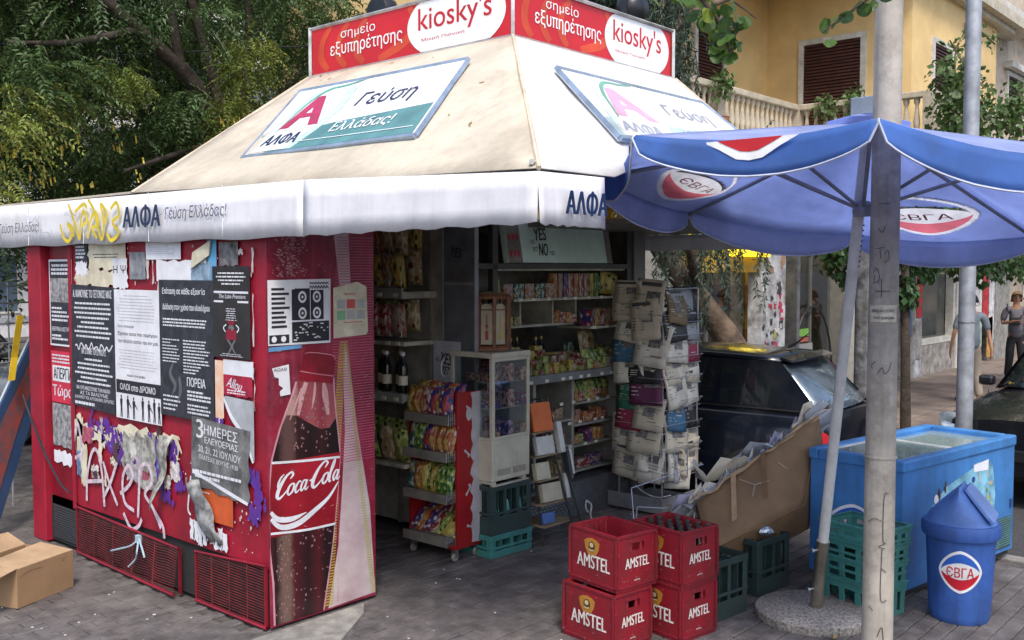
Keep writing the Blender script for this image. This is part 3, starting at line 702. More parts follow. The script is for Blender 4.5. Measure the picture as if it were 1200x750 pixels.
def bottle_mat(name, c0, c1, c2):
    m = M(name, c0, .35, col2=c1, scale=5, var=.1)
    t = m.node_tree; N = t.nodes; L = t.links
    tcn = N.new('ShaderNodeTexCoord'); sp = N.new('ShaderNodeSeparateXYZ'); L.new(tcn.outputs['Generated'], sp.inputs[0])
    cr = N.new('ShaderNodeValToRGB'); e = cr.color_ramp.elements; e[0].position = .0; e[0].color = (*c1, 1); e[1].position = 1; e[1].color = (*c0, 1)
    for p_, c in ((.14, c0), (.24, c2), (.34, c2), (.42, c1), (.62, c0), (.80, c1), (.9, c0)): x = e.new(p_); x.color = (*c, 1)
    nz_ = N.new('ShaderNodeTexNoise'); nz_.inputs['Scale'].default_value = 14; ad = N.new('ShaderNodeMath'); ad.operation = 'MULTIPLY_ADD'; ad.inputs[1].default_value = .12
    L.new(tcn.outputs['Object'], nz_.inputs['Vector']); L.new(nz_.outputs[0], ad.inputs[0]); L.new(sp.outputs['X'], ad.inputs[2])
    L.new(ad.outputs[0], cr.inputs[0]); L.new(cr.outputs[0], N['Principled BSDF'].inputs['Base Color']); return m
m_neck = bottle_mat('bottle_neck_print', (.30, .07, .08), (.22, .03, .045), (.42, .25, .22))
m_cola = bottle_mat('cola_print', (.012, .005, .005), (.030, .008, .009), (.10, .05, .045))
m_low = bottle_mat('bottle_low_print', (.018, .007, .008), (.07, .009, .014), (.15, .09, .07))
b = MB(); b.flat(outline(1.08, 1.45), FC, .003); pr('bottle_neck', b, m_neck, bot)
b = MB()
for pts, w_ in (([(.27, 1.43), (.235, 1.34), (.21, 1.24)], [.03, .035, .02]), ([(.40, 1.42), (.41, 1.34), (.43, 1.22)], [.02, .045, .02]), ([(.335, 1.43), (.33, 1.36), (.31, 1.27)], [.01, .02, .006]), ([(.235, 1.40), (.19, 1.30), (.15, 1.22)], [.006, .012, .006])): ribbon(b, FC, pts, w_, .0036)
pr('neck_highlight', b, M('neck_light', (.55, .36, .36), .4, col2=(.5, .22, .24), scale=20), bot)
lq = [p for p in outline(.98, 1.20)]; mid = len(lq) // 2
lq = lq[:mid + 1][:-1] + [(.13, 1.25), (.2, 1.24), (.28, 1.19), (.37, 1.14), (.44, 1.14), (.485, 1.19)] + lq[mid + 1:]
b = MB(); b.flat(lq, FC, .004); pr('cola', b, m_cola, bot)
b = MB(); b.flat(outline(.03, .60), FC, .004); pr('bottle_base', b, m_low, bot)
b = MB(); b.flat(outline(.55, .98, .004), FC, .005); pr('bottle_label', b, M('label_red', (.30, .010, .022), .35, var=.3, scale=3, dirt=.15, dirtcol=(.3, .01, .02)), bot)
b = MB(); b.flat([(.222, 1.445), (.465, 1.405), (.49, 1.56), (.47, 1.585), (.28, 1.62), (.255, 1.60)], FC, .005); pr('bottle_cap', b, M('cap_red', (.24, .006, .018), .35, var=.25, scale=9), bot)
b = MB(); ribbon(b, FC, [(.225, 1.50), (.34, 1.475), (.475, 1.45)], .006, .0062); ribbon(b, FC, [(.262, 1.60), (.30, 1.605), (.38, 1.595), (.47, 1.575), (.485, 1.55)], .006, .0062); pr('cap_ridge', b, M('cap_pink', (.6, .2, .25), .4), bot)
b = MB(); ribbon(b, FC, [(.02, .985), (.25, .965), (.515, .95)], .014, .0062); ribbon(b, FC, [(.008, .575), (.25, .55), (.475, .545)], .014, .0062); ribbon(b, FC, [(.01, .66), (.08, .60), (.2, .60), (.33, .66), (.43, .72), (.50, .80)], [.02, .03, .035, .03, .02, .008], .0062); ribbon(b, FC, [(.01, .70), (.06, .65), (.16, .635), (.26, .655)], [.02, .03, .03, .005], .0058)
pr('label_swirl', b, m_whiteink, bot)
# script lettering, brush strokes
b = MB()
def st(pts, w_, sc=.0105, ox=.035, oz=.765, sl=.28, ro=.0):
    q = [(ox + (x + sl * y) * sc, oz + y * sc + (x * sc) * ro) for x, y in pts]; ribbon(b, FC, q, [k * sc for k in w_], .0066, 6)
st([(8, 9.5), (9.4, 11.6), (7.5, 13.2), (4.2, 11), (1.6, 6), (1.2, 2), (3, .2), (5.5, 1.6), (8, 4.5)], [.5, 1.4, 1.1, 1.6, 2.3, 2.2, 1.5, .9, .4], ro=.1)
st([(10.5, 6.5), (8.6, 5.5), (8.0, 2.5), (9.6, .6), (11.6, 2.5), (11.6, 5.6), (10.5, 6.5), (12.5, 5.5)], [.8, 1.2, 1.5, 1, 1.3, 1.2, .8, .4], ro=.1)
st([(16.5, 5.8), (14.8, 6.4), (13.2, 3.5), (14.2, .6), (16.8, 2.2)], [.9, 1, 1.5, 1.1, .4], ro=.1)
st([(20, 6), (18, 6), (17, 3), (18, .6), (19.8, 3), (20.4, 6.2), (20, 2), (21, .6), (22.5, 2)], [.8, 1, 1.4, 1, .9, 1.3, 1.4, 1, .4], ro=.1)
st([(22.5, 4.8), (24.6, 5.2)], [1, 1], ro=.1)
st([(32, 9.8), (33.4, 12.2), (31, 13.6), (27.5, 10.5), (25.3, 5.5), (25.3, 1.6), (27.2, .2), (30, 2), (32, 5)], [.5, 1.4, 1.1, 1.6, 2.3, 2.2, 1.5, .9, .4], ro=.1)
st([(34.5, 6.5), (32.7, 5.5), (32.1, 2.5), (33.6, .6), (35.6, 2.5), (35.6, 5.6), (34.5, 6.5), (36.5, 5.5)], [.8, 1.2, 1.5, 1, 1.3, 1.2, .8, .4], ro=.1)
st([(36.4, 3), (38.6, 9), (38.8, 12.8), (37.6, 11), (37, 5), (37.4, 1), (38.8, 1)], [.4, .8, 1, 1.3, 1.6, 1.4, .5], ro=.1)
st([(42.6, 6), (40.8, 6), (39.8, 3), (40.8, .6), (42.4, 3), (43, 6.2), (42.7, 2), (43.6, .6), (45, 2)], [.8, 1, 1.4, 1, .9, 1.3, 1.4, 1, .4], ro=.1)
st([(3, 13.2), (1.0, 11.5), (.2, 8), (1.2, 5)], [.6, 1.2, 1.4, .4], ro=.1)
pr('lettering', b, m_whiteink, bot)
b = MB(); r_ = random.Random(21)
for i in range(170):
    x, z = r_.uniform(.03, .46), r_.choice([r_.uniform(.05, .54), r_.uniform(1.0, 1.4)])
    if z > 1: x = r_.uniform(.17, .45)
    elif r_.random() < .6: x = r_.uniform(.05, .17)
    s_ = r_.uniform(.003, .007); b.flat(ellipse(x, z, s_, s_ * 1.3, 7), FC, .0052)
pr('droplets', b, M('droplet_print', (.30, .16, .17), .3), bot)
# sound system flyer, notice, scraps
q_ = [(.006, 1.66), (.45, 1.655), (.455, 2.04), (.006, 2.035)]
b = MB(); b.prism(q_, FC, .006, .0072); q = lab(P('poster', b, m_whitep), 'black and white flyer with loudspeaker stacks')
b = MB()
b.rect(FC, .17, 1.80, .19, 1.98, .0085); b.rect(FC, .19, 1.80, .30, 1.985, .0085); b.rect(FC, .305, 1.80, .40, 1.975, .0085); b.rect(FC, .17, 1.67, .44, 1.79, .0085); b.rect(FC, .012, 1.67, .15, 1.72, .0085)
for i in range(9): b.rect(FC, .03, 1.76 + i * .027, .03 + r_.uniform(.08, .13), 1.774 + i * .027, .0085)
for i in range(14): ribbon(b, FC, [(.30 + (i % 7) * .02, 1.985 + (i // 7) * .025), (.305 + (i % 7) * .02, 2.0 + (i // 7) * .02), (.318 + (i % 7) * .02, 1.982 + (i // 7) * .028)], .006, .0085)
pr('print', b, m_ink, q)
b = MB()
for cx in (.245, .35):
    for cz in (1.84, 1.935): b.add([FC(x, z, .0095) for x, z in ellipse(cx, cz, .03, .035, 16) + ellipse(cx, cz, .018, .021, 16)], [(i, (i + 1) % 16, 16 + (i + 1) % 16, 16 + i) for i in range(16)]); b.flat(ellipse(cx, cz, .008, .009, 8), FC, .0095)
for i in range(26): x, z = r_.uniform(.18, .43), r_.uniform(1.675, 1.78); b.rect(FC, x, z, x + r_.uniform(.006, .03), z + .007, .0095)
for cx in (.045, .11): b.flat(ellipse(cx, 1.695, .018, .018, 12), FC, .0095)
pr('speaker_cones', b, m_whitep, q)
b = MB(); b.prism([(.475, 1.68), (.73, 1.69), (.745, 1.71), (.735, 1.99), (.66, 2.02), (.475, 1.985)], FC, .006, .0075); q = lab(P('poster', b, m_creamp), 'cream notice with a grid of small coloured boxes')
cc = [M('tick_green', (.25, .5, .3), .7), M('tick_grey', (.45, .45, .45), .7), M('tick_red', (.6, .1, .1), .7)]
for i in range(6):
    b = MB(); x, z = .50 + (i % 3) * .077, 1.79 + (i // 3) * .068; b.rect(FC, x, z, x + .066, z + .055, .0085); pr('printed_box', b, [cc[0], cc[1], cc[1], cc[1], cc[2], cc[1]][i], q)
b = MB(); text(b, FC, 'Νετφλάς', .56, 1.935, w=.09, h=.02, bold=.01, d=.0085); b.rect(FC, .55, 1.77, .70, 1.775, .0085); pr('lettering', b, cc[2], q)
b = MB(); b.prism([(.03, 1.53), (.145, 1.545), (.155, 1.37), (.085, 1.365), (.08, 1.39), (.105, 1.41), (.075, 1.43), (.075, 1.47), (.045, 1.48)], FC, .006, .0075); q = lab(P('poster', b, m_whitep), 'small torn white scrap with black letters'); b = MB(); text(b, FC, 'ΑΩΑΒ', .04, 1.51, w=.09, h=.018, bold=.01, d=.0085); pr('lettering', b, m_ink, q)
b = MB(); b.prism([(.01, 1.625), (.24, 1.635), (.24, 1.655), (.01, 1.65)], FC, .004, .006); P('blue_tape', b, M('tape_blue', (.12, .3, .55), .5))
b = MB()
for i in range(260):
    x, z = r_.gauss(.16, .06), r_.uniform(2.05, 2.32)
    if .04 < x < .28: s_ = r_.uniform(.002, .008); b.rect(FC, x, z, x + s_ * 2.2, z + s_, .0012)
for i in range(120):
    x, z = r_.uniform(.02, .78), r_.uniform(.05, 2.3); a = r_.uniform(-.6, .6); l_ = r_.uniform(.004, .03); ribbon(b, FC, [(x, z), (x + l_, z + l_ * a)], .0022, .0055, 1)
P('glue_marks', b, M('glue_pink', (.55, .28, .30), .6))

# ================================================================= KIOSK: roof, sign, awning, body
kio = thing('kiosk', 'street kiosk with a sloping cream canvas roof, red roof sign and white awning valance', 'kiosk', (3.1, 1.1, 0))
def K(name, mb, mat, par=None, **k): return part(name, mb, mat, par or kio, w=True, **k)
m_canvasL = M('roof_canvas_cream', (.58, .52, .42), .75, var=.12, scale=1.6, bump=.45, bscale=5, streak=.25, dirt=.6, dirtcol=(.33, .28, .22), dscale=2.4)
m_canvasR = M('roof_canvas_sunlit', (.74, .73, .72), .7, var=.08, scale=1.6, bump=.45, bscale=5, streak=.2, dirt=.4, dirtcol=(.5, .48, .46), dscale=2.4)  # same canvas whitened, sun on the right faces put into the colour
m_val = M('valance_vinyl', (.84, .84, .88), .5, var=.04, scale=2, bump=.35, bscale=4, trans=.10, streak=.35, dirt=.3, dirtcol=(.60, .59, .62), dscale=4)
m_dgrey = M('kiosk_grey', (.21, .195, .17), .55, var=.2, dirt=.3)
m_mgrey = M('kiosk_panel', (.30, .285, .25), .5, var=.2, dirt=.3)
m_frame = M('kiosk_frame', (.05, .045, .04), .5, var=.2)
m_shelf = M('shelf_greygreen', (.42, .40, .32), .5, var=.2, dirt=.3)
def sheet(cs, nu, nv, sag=0.0, rip=0.0, seed=0):
    a, b_, c, d = [Vector(p) for p in cs]; r_ = random.Random(seed); n = (b_ - a).cross(d - a).normalized()
    rows = []
    for j in range(nv + 1):
        v = j / nv; row = []
        for i in range(nu + 1):
            u_ = i / nu; p = (a * (1 - u_) + b_ * u_) * (1 - v) + (d * (1 - u_) + c * u_) * v
            e = math.sin(math.pi * u_) * math.sin(math.pi * v)
            row.append(p - n * sag * e + n * rip * math.sin(u_ * 17 + 3 * math.sin(v * 5)) * math.sin(math.pi * v))
        rows.append(row)
    return rows
E_, EL, SL, S_ = (-.03, -2.04, 2.53), (-.03, 1.45, 2.60), (1.49, 1.55, 3.58), (1.49, -.56, 3.58)
ER, SR = (2.75, -2.04, 2.53), (3.42, -.56, 3.58)
b = MB(); b.grid(sheet((EL, E_, S_, SL), 20, 10, -.02, .006)); K('roof_panel', b, m_canvasL, smooth=60, solid=.006)
b = MB()
def front_rows():
    base = sheet((E_, ER, SR, S_), 20, 10, -.02, .006, 2); out = []
    for j in range(11):
        row = []
        for i in range(21):
            t = min(1, max(0, (i / 20 - .24) / .05)); v = (.20 * t) + (1 - .20 * t) * j / 10; jj = v * 10; j0 = min(9, int(jj)); row.append(base[j0][i].lerp(base[j0 + 1][i], jj - j0))
        out.append(row)
    return out
b.grid(front_rows()); K('roof_panel', b, m_canvasR, smooth=60, solid=.006)
b = MB(); b.grid(sheet((ER, (2.95, 1.6, 2.6), (3.42, 1.55, 3.58), SR), 10, 6, .0)); K('roof_panel', b, m_canvasR, smooth=60, solid=.006)
b = MB(); b.grid(sheet(((2.95, 1.6, 2.6), EL, SL, (3.42, 1.55, 3.58)), 10, 6, .0)); K('roof_panel', b, m_canvasL, smooth=60, solid=.006)
for p_, q_ in ((E_, S_), (EL, SL), (Vector(ER).lerp(Vector(SR), .2), SR)): b = MB(); b.tube([p_, q_], .012, 6); K('hip_seam', b, M('seam_tan', (.62, .52, .40), .7))
# stained canvas skirts under the sign
b = MB(); b.tube([(1.47, 1.5, 3.55), (1.47, -.5, 3.545)], .02, 6); b.tube([(1.5, -.58, 3.545), (3.4, -.58, 3.545)], .02, 6); K('rope_hem', b, M('rope_grey', (.4, .37, .33), .9, dirt=.7))
# sign box
SZ0, SZ1 = 3.585, 3.95
b = MB(); b.b2((1.53, -.52, SZ0 + .01), (3.38, 1.52, SZ1 - .01)); sign = lab(K('sign_box', b, m_dgrey), 'square roof sign with red boards')
b = MB()
for (p, q) in (((1.505, -.545), (1.505, 1.545)), ((1.505, -.545), (3.405, -.545))):
    for z in (SZ0, SZ1): b.tube([(p[0], p[1], z), (q[0], q[1], z)], .013, 4)
for p in ((1.505, -.545), (1.505, 1.545), (3.405, -.545)): b.tube([(*p, SZ0 - .01), (*p, SZ1 + .012)], .016, 4)
K('sign_frame', b, M('sign_aluminium', (.55, .55, .55), .4, .6, dirt=.4), sign)
m_sred = M('sign_red', (.60, .012, .018), .3, var=.1, scale=2); m_sor = M('sign_orange_swirl', (.66, .07, .02), .3, var=.2, scale=2); m_sw = M('sign_white', (.86, .86, .86), .3, var=.03)
m_swirl = M('sign_swirl_pink', (.66, .10, .10), .3, var=.2)
for F_, W in ((frame((1.51, 1.53, SZ0), (0, -1, 0), (0, 0, 1)), 2.06), (frame((1.52, -.53, SZ0), (1, 0, 0), (0, 0, 1)), 1.87)):
    b = MB(); b.rect(F_, .01, .012, W, .355, .004); o = K('sign_board', b, m_sred, sign)
    b = MB()
    for k in range(3): ribbon(b, F_, [(W * (.10 + .1 * k), .03), (W * (.06 + .1 * k), .12), (W * (.07 + .1 * k), .25), (W * (.12 + .1 * k), .345)], [.05, .07, .06, .04], .0052)
    ribbon(b, F_, [(W * .38, .03), (W * .5, .1), (W * .57, .2), (W * .54, .345)], [.05, .07, .06, .05], .0052)
    K('sign_swirl', b, m_sor, sign)
    b = MB()
    el = [(x, min(max(y, .014), .353)) for x, y in ellipse(W * .755, .19, W * .225, .245, 48)]
    b.flat(el, F_, .0065); K('sign_oval', b, m_sw, sign)
    b = MB(); text(b, F_, "kiosky's", W * .585, .115, w=W * .335, h=.205, bold=.008, d=.008); text(b, F_, 'Μικρή Πιονική', W * .60, .082, w=W * .2, h=.024, d=.008); K('lettering', b, m_sred, sign)
    b = MB(); text(b, F_, 'σημείο', W * .175, .225, w=W * .19, h=.085, bold=.002, d=.008); text(b, F_, 'εξυπηρέτησης', W * .115, .10, w=W * .39, h=.125, bold=.012, d=.008); K('lettering', b, m_sw, sign)
# roof panels with the A advert
def slope_frame(o, u, up): return frame(o, u, Vector(up).normalized())
sl = 1.05 / 1.52
FA = frame((-.02 + 0, 0, 2.525), (0, -1, 0), Vector((1, 0, sl)).normalized())
kk = math.sqrt(1 + sl * sl)
m_gn = M('advert_green', (.10, .26, .27), .4, var=.15); m_pg = M('advert_pale_green', (.55, .74, .70), .4, var=.15); m_ared = M('advert_crimson', (.45, .03, .10), .4); m_navy = M('advert_navy', (.012, .03, .09), .4); m_apnl = M('advert_white', (.82, .84, .86), .3, var=.04); m_al = M('panel_aluminium', (.35, .45, .58), .35, .5, dirt=.2)
def advert(F_, x0, y0, x1, y1, skew, glare=0):
    m_gn, m_pg, m_ared, m_navy = [MATS[n_] for n_ in ('advert_green', 'advert_pale_green', 'advert_crimson', 'advert_navy')]
    if glare: m_gn, m_pg, m_ared, m_navy = M('glare_green', (.45, .62, .63), .4), M('glare_pale_green', (.66, .78, .76), .4), M('glare_pink', (.70, .38, .55), .4), M('glare_navy', (.38, .42, .52), .4)  # paler print colours paint the glare on the right board
    """board with its lower side x0..x1, leaning by skew"""
    def q(a, c): return (x0 + (x1 - x0) * a + 0 * c, y0 + (y1 - y0) * c)
    pl = [(x0, y0), (x1, y0), (x1 + skew[1], y1), (x0 + skew[0], y1)]
    def W_(a, c): lo = (x0 + (x1 - x0) * a, y0); hi = (x0 + skew[0] + (x1 + skew[1] - x0 - skew[0]) * a, y1); return (lo[0] + (hi[0] - lo[0]) * c, y0 + (y1 - y0) * c)
    def G(a, c, d=0): x, y = W_(a, c); return F_(x, y, d)
    b = MB(); b.prism(pl, F_, .03, .055); o = lab(K('advert_board', b, m_apnl), 'framed advert board with a red letter A')
    b = MB()
    for i in range(4): b.tube([F_(*pl[i], .05), F_(*pl[(i + 1) % 4], .05)], .018, 4)
    K('board_frame', b, m_al, o)
    b = MB(); b.flat([(.02, .03), (.98, .03), (.98, .40), (.44, .33), (.36, .30), (.02, .28)], G, .057); K('print', b, m_gn, o)
    b = MB(); b.flat([(.03, .04), (.30, .04), (.38, .25), (.44, .55), (.43, .85), (.38, .95), (.22, .95), (.14, .85), (.06, .4)], G, .0582); K('print', b, m_pg, o)
    b = MB(); b.flat([(.04, .04), (.26, .04), (.34, .30), (.39, .55), (.38, .80), (.33, .88), (.22, .86), (.16, .75), (.09, .4)], G, .0594); K('print', b, m_apnl, o)
    b = MB(); text(b, G, 'A', .12, .34, w=.22, h=.46, bold=.04, d=.061); K('lettering', b, m_ared, o)
    b = MB(); text(b, G, 'ΑΛΦΑ', .07, .11, w=.22, h=.15, bold=.03, d=.061, slant=.1); text(b, G, 'Γεύση', .50, .48, w=.32, h=.25, d=.061, slant=.1); K('lettering', b, m_navy, o)
    b = MB(); text(b, G, 'Ελλάδας!', .47, .17, w=.34, h=.15, d=.061, slant=.1, bold=.01); ribbon(b, G, [(.3, .12), (.6, .11), (.96, .11)], .008, .061); K('lettering', b, m_apnl, o)
    b = MB(); ribbon(b, G, [(.10, .30), (.16, .70), (.24, .90), (.35, .93), (.45, .98)], [.01, .02, .03, .03, .01], .060); K('print', b, M('advert_leaf', (.13, .38, .30), .4), o)
advert(FA, -.64, .33 * kk, .94, 1.18 * kk, (-.54, -.43))
FB = frame((0, -2.04, 2.525), (1, 0, 0), Vector((0, 1, 1.05 / 1.48)).normalized())
advert(FB, .95, .30 * kk, 2.75, 1.02 * kk, (.36, .22), glare=1)

# valance: left side (x=-.03), front (y=-2.04), right
def valance(p0, p1, z0a, z0b, z1a, z1b, n, out, wave, seed, name='valance'):
    r_ = random.Random(seed); rows = [[], [], [], []]; p0, p1, out = Vector(p0), Vector(p1), Vector(out); ph = r_.uniform(0, 6)
    for i in range(n + 1):
        t = i / n; p = p0.lerp(p1, t); zt = z1a + (z1b - z1a) * t; zb = z0a + (z0b - z0a) * t
        w_ = wave * (math.sin(t * 23 + ph) * .6 + math.sin(t * 51 + ph * 2) * .4)
        for j in range(4):
            v = j / 3; rows[j].append(Vector((p.x, p.y, 0)) + out * (w_ * v * (1 + .3 * math.sin(i * 1.7)) + .01 * v) + Vector((0, 0, zt + (zb - zt) * v + (.006 * math.sin(t * 40 + ph) if j == 3 else 0))))
    b = MB(); b.grid(rows[::-1]); return K(name, b, m_val, smooth=80, solid=.003)
valance((-.04, 4.6, 0), (-.04, -.42, 0), 2.27, 2.272, 2.60, 2.575, 60, (-1, 0, 0), .006, 1)
valance((-.045, -.42, 0), (-.045, -2.05, 0), 2.275, 2.295, 2.575, 2.515, 24, (-1, 0, 0), .006, 2)
valance((-.05, -2.05, 0), (.43, -2.05, 0), 2.29, 2.285, 2.515, 2.52, 12, (0, -1, 0), .006, 3)
valance((4.85, -1.2, 0), (4.85, 1.8, 0), 2.275, 2.275, 2.42, 2.42, 20, (1, 0, 0), .004, 4)
b = MB(); b.tube([(-.01, -2.02, 2.50), (-.01, -.42, 2.55), (-.01, 4.6, 2.58)], .012, 6); b.tube([(-.01, -2.02, 2.50), (.42, -2.02, 2.505)], .012, 6)
for y in (-2.0, -.42, 1.0, 2.4, 3.8): b.tube([(-.03, y, 2.56), (1.6, y * .6 + .3, 2.62)], .014, 5)
b.tube([(1.6, .2, 2.6), (1.6, .2, 3.4)], .02, 5); K('awning_frame', b, M('awning_steel', (.6, .6, .6), .4, .3))
b = MB(); b.b2((.0, 1.45, 2.60), (1.5, 4.6, 2.615)); K('awning_deck', b, m_canvasL)
b = MB(); b.b2((2.7, -1.2, 2.43), (4.85, 1.8, 2.47)); K('awning_deck', b, m_dgrey)
FV = frame((-.058, 0, 0), (0, -1, 0), (0, 0, 1))
b = MB(); text(b, FV, 'ΑΛΦΑ', -1.50, 2.365, w=.47, h=.145, bold=.065, d=.012, slant=.06); text(b, FV, 'ΑΛΦΑ', -4.0, 2.34, w=.5, h=.14, bold=.045, d=.012, slant=.06); K('lettering', b, m_navy)
b = MB(); text(b, FV, 'Γεύση Ελλάδας!', -.97, 2.39, w=.68, h=.095, d=.012, slant=.15); text(b, FV, 'Γεύση Ελλάδας!', -3.5, 2.36, w=.72, h=.095, d=.012, slant=.15); K('lettering', b, M('lettering_grey', (.06, .07, .12), .5))
b = MB()
for pts in ([(2.42, 2.42), (2.36, 2.32), (2.28, 2.30), (2.22, 2.38), (2.30, 2.42), (2.2, 2.33)], [(2.28, 2.56), (2.20, 2.44), (2.12, 2.31), (2.10, 2.42), (2.05, 2.50), (2.0, 2.44), (2.08, 2.40)], [(2.0, 2.31), (1.96, 2.42), (1.88, 2.49), (1.84, 2.40), (1.93, 2.38), (1.86, 2.31)], [(1.98, 2.58), (1.9, 2.5), (1.8, 2.30), (1.76, 2.42), (1.80, 2.54), (1.72, 2.47), (1.76, 2.40)], [(1.66, 2.50), (1.58, 2.54), (1.55, 2.46), (1.64, 2.41), (1.56, 2.34), (1.66, 2.29), (1.72, 2.34)], [(2.18, 2.5), (2.05, 2.55), (2.0, 2.52)]):
    ribbon(b, FV, [(-a, c) for a, c in pts], .026, .013)
K('graffiti', b, M('yellow_spray', (.78, .60, .03), .5))
b = MB(); r_ = random.Random(8)
for cx, cz in ((2.95, 2.47), (2.75, 2.36), (3.05, 2.33), (1.05, 2.45), (.75, 2.46), (.55, 2.42), (2.35, 2.5)):
    ribbon(b, FV, [(-cx + i * .022 + r_.uniform(-.01, .01), cz + r_.uniform(-.03, .03)) for i in range(10)], .004, .013)
K('pen_scribble', b, M('pen_violet', (.25, .25, .42), .5))
FVf = frame((0, -2.075, 0), (1, 0, 0), (0, 0, 1))
b = MB(); text(b, FVf, 'ΑΛΦΑ', .10, 2.335, w=.30, h=.11, bold=.065, d=.012, slant=.06); K('lettering', b, m_navy)

# stitched seams, grommets and fallen leaves on the awning
for y in (3.9, 3.0, 2.1, 1.2, .35):
    b = MB(); b.tube([(-.052, y, 2.275), (-.050, y, 2.45), (-.050, y, 2.59)], .003, 4); K('stitched_seam', b, m_val)
b = MB()
for i in range(24): y = 4.4 - i * .27; b.lathe([(.004, 0), (.009, .002), (.009, .004), (.004, .005)], (0, 0, 0), 8); 
for i in range(24):
    y = 4.4 - i * .27
    for q in range(len(b.v) // 24): v = b.v[i * (len(b.v) // 24) + q]; b.v[i * (len(b.v) // 24) + q] = (-.052 - v[2], y + v[0], 2.565 - (.035 if y < -.4 else 0) + v[1])
b = MB(); r_ = random.Random(91)
for i in range(46):
    x = r_.uniform(.0, 1.45); z = 2.535 + (x + .03) * .69; y = r_.uniform(-1.7 + x * .9, 1.4); s_ = r_.uniform(.012, .03); a = r_.uniform(0, 6)
    F_ = frame((x - .006, y, z + .010), (math.cos(a), math.sin(a), .69 * math.cos(a)), Vector((-math.sin(a), math.cos(a), -.69 * math.sin(a)))); b.add([F_(0, 0), F_(s_, s_ * .3), F_(s_ * 1.8, 0), F_(s_, -s_ * .3)], [(0, 1, 2, 3)])
lf_ = part('fallen_leaves', b, M('roof_leaves', (.26, .20, .06), .8), solid=.001); struct(lf_, 'stuff')
# body of the kiosk
b = MB(); b.b2((2.0, 1.62, 0), (4.25, 1.70, 1.55)); b.b2((2.0, 1.62, 2.0), (4.25, 1.70, 2.5)); b.b2((2.0, 1.62, 1.55), (3.15, 1.70, 2.0)); b.b2((3.95, 1.62, 1.55), (4.25, 1.70, 2.0)); K('back_wall', b, m_dgrey)
b = MB(); b.b2((4.18, .36, 0), (4.26, 1.62, 2.5)); K('side_wall', b, m_dgrey)
b = MB(); b.b2((1.98, .36, 2.46), (4.3, 1.7, 2.5)); K('ceiling', b, M('ceiling_pale', (.35, .35, .32), .8))
b = MB(); b.b2((4.10, .28, 0), (4.28, .355, 2.47)); K('corner_post', b, M('post_grey', (.16, .16, .15), .5, dirt=.4), bevel=.006)
b = MB(); b.b2((4.02, .30, .2), (4.095, .345, 2.47)); b.b2((2.24, .30, 1.3), (2.30, .35, 2.47)); b.b2((2.0, .30, 2.10), (4.02, .36, 2.14)); K('window_frame', b, m_frame)
b = MB(); b.b2((1.96, .36, .1), (2.0, 1.62, 2.46)); K('side_wall', b, m_mgrey)
# grey door leaf beside the fridge, standing open
b = MB(); b.b2((1.935, .20, 1.0), (1.955, .52, 2.45)); dr = K('door_leaf', b, M('door_grey', (.13, .14, .16), .35, var=.2, dirt=.3))
b = MB(); b.b2((1.925, .19, 1.0), (1.965, .2, 2.45)); b.b2((1.925, .52, 1.0), (1.965, .54, 2.45)); b.b2((1.928, .2, 1.98), (1.934, .52, 2.0)); K('door_frame', b, M('door_frame_grey', (.24, .25, .26), .4), dr)
b = MB(); b.tube(smooth_path([(1.92, .50, 1.42), (1.89, .50, 1.40), (1.89, .50, 1.32), (1.92, .50, 1.29)], 4), .006, 6); K('handle', b, M('white_plastic', (.7, .7, .7), .4), dr)
FD = frame((1.934, 0, 0), (0, -1, 0), (0, 0, 1))
b = MB(); b.rect(FD, -.62, 1.16, -.33, 1.56, .012); q = lab(K('poster', b, M('white_board', (.42, .44, .48), .5)), 'white poster reading NO YES')
b = MB(); text(b, FD, 'YES', -.565, 1.40, w=.13, h=.085, bold=.03, slant=.2, d=.014, rot=-.2); text(b, FD, 'NO', -.60, 1.41, w=.04, h=.03, slant=.2, d=.014, rot=-.2); text(b, FD, 'YET', -.54, 1.32, w=.08, h=.06, bold=.02, slant=.2, d=.014, rot=-.2); text(b, FD, 'YES', -.45, 2.20, w=.12, h=.07, bold=.02, slant=.2, d=.014, rot=-.2); K('lettering', b, m_ink)
# lit green header board
F1 = frame((2.42, .29, 2.15), (1, 0, 0), (0, .18, 1))
b = MB(); b.prism([(0, 0), (1.36, 0), (1.36, .33), (0, .33)], F1, -.06, 0); hd = lab(K('header_board', b, M('header_mint', (.62, .80, .70), .35, var=.12, scale=3)), 'pale green header board reading YES NO')
b = MB(); b.rect(F1, -.0, .0, .16, .33, .001)
b.rect(F1, 1.28, .0, 1.36, .33, .001); K('board_side', b, m_dgrey, hd)
b = MB()
for i in range(3):
    for j in range(2): b.flat(ellipse(.03 + i * .045, .07 + j * .13, .016, .03, 10), F1, .003)
K('cup_print', b, M('cup_red', (.45, .03, .05), .5), hd)
b = MB(); text(b, F1, 'YES', .33, .175, w=.15, h=.10, bold=.03, slant=.12, d=.003, rot=.05); text(b, F1, 'NO', .37, .055, w=.11, h=.10, bold=.03, slant=.12, d=.003); text(b, F1, 'NO', .28, .15, w=.05, h=.035, slant=.1, d=.003); text(b, F1, 'YET', .29, .09, w=.07, h=.035, slant=.1, d=.003); text(b, F1, 'YES', .50, .06, w=.07, h=.035, slant=.1, d=.003); K('lettering', b, m_ink, hd)
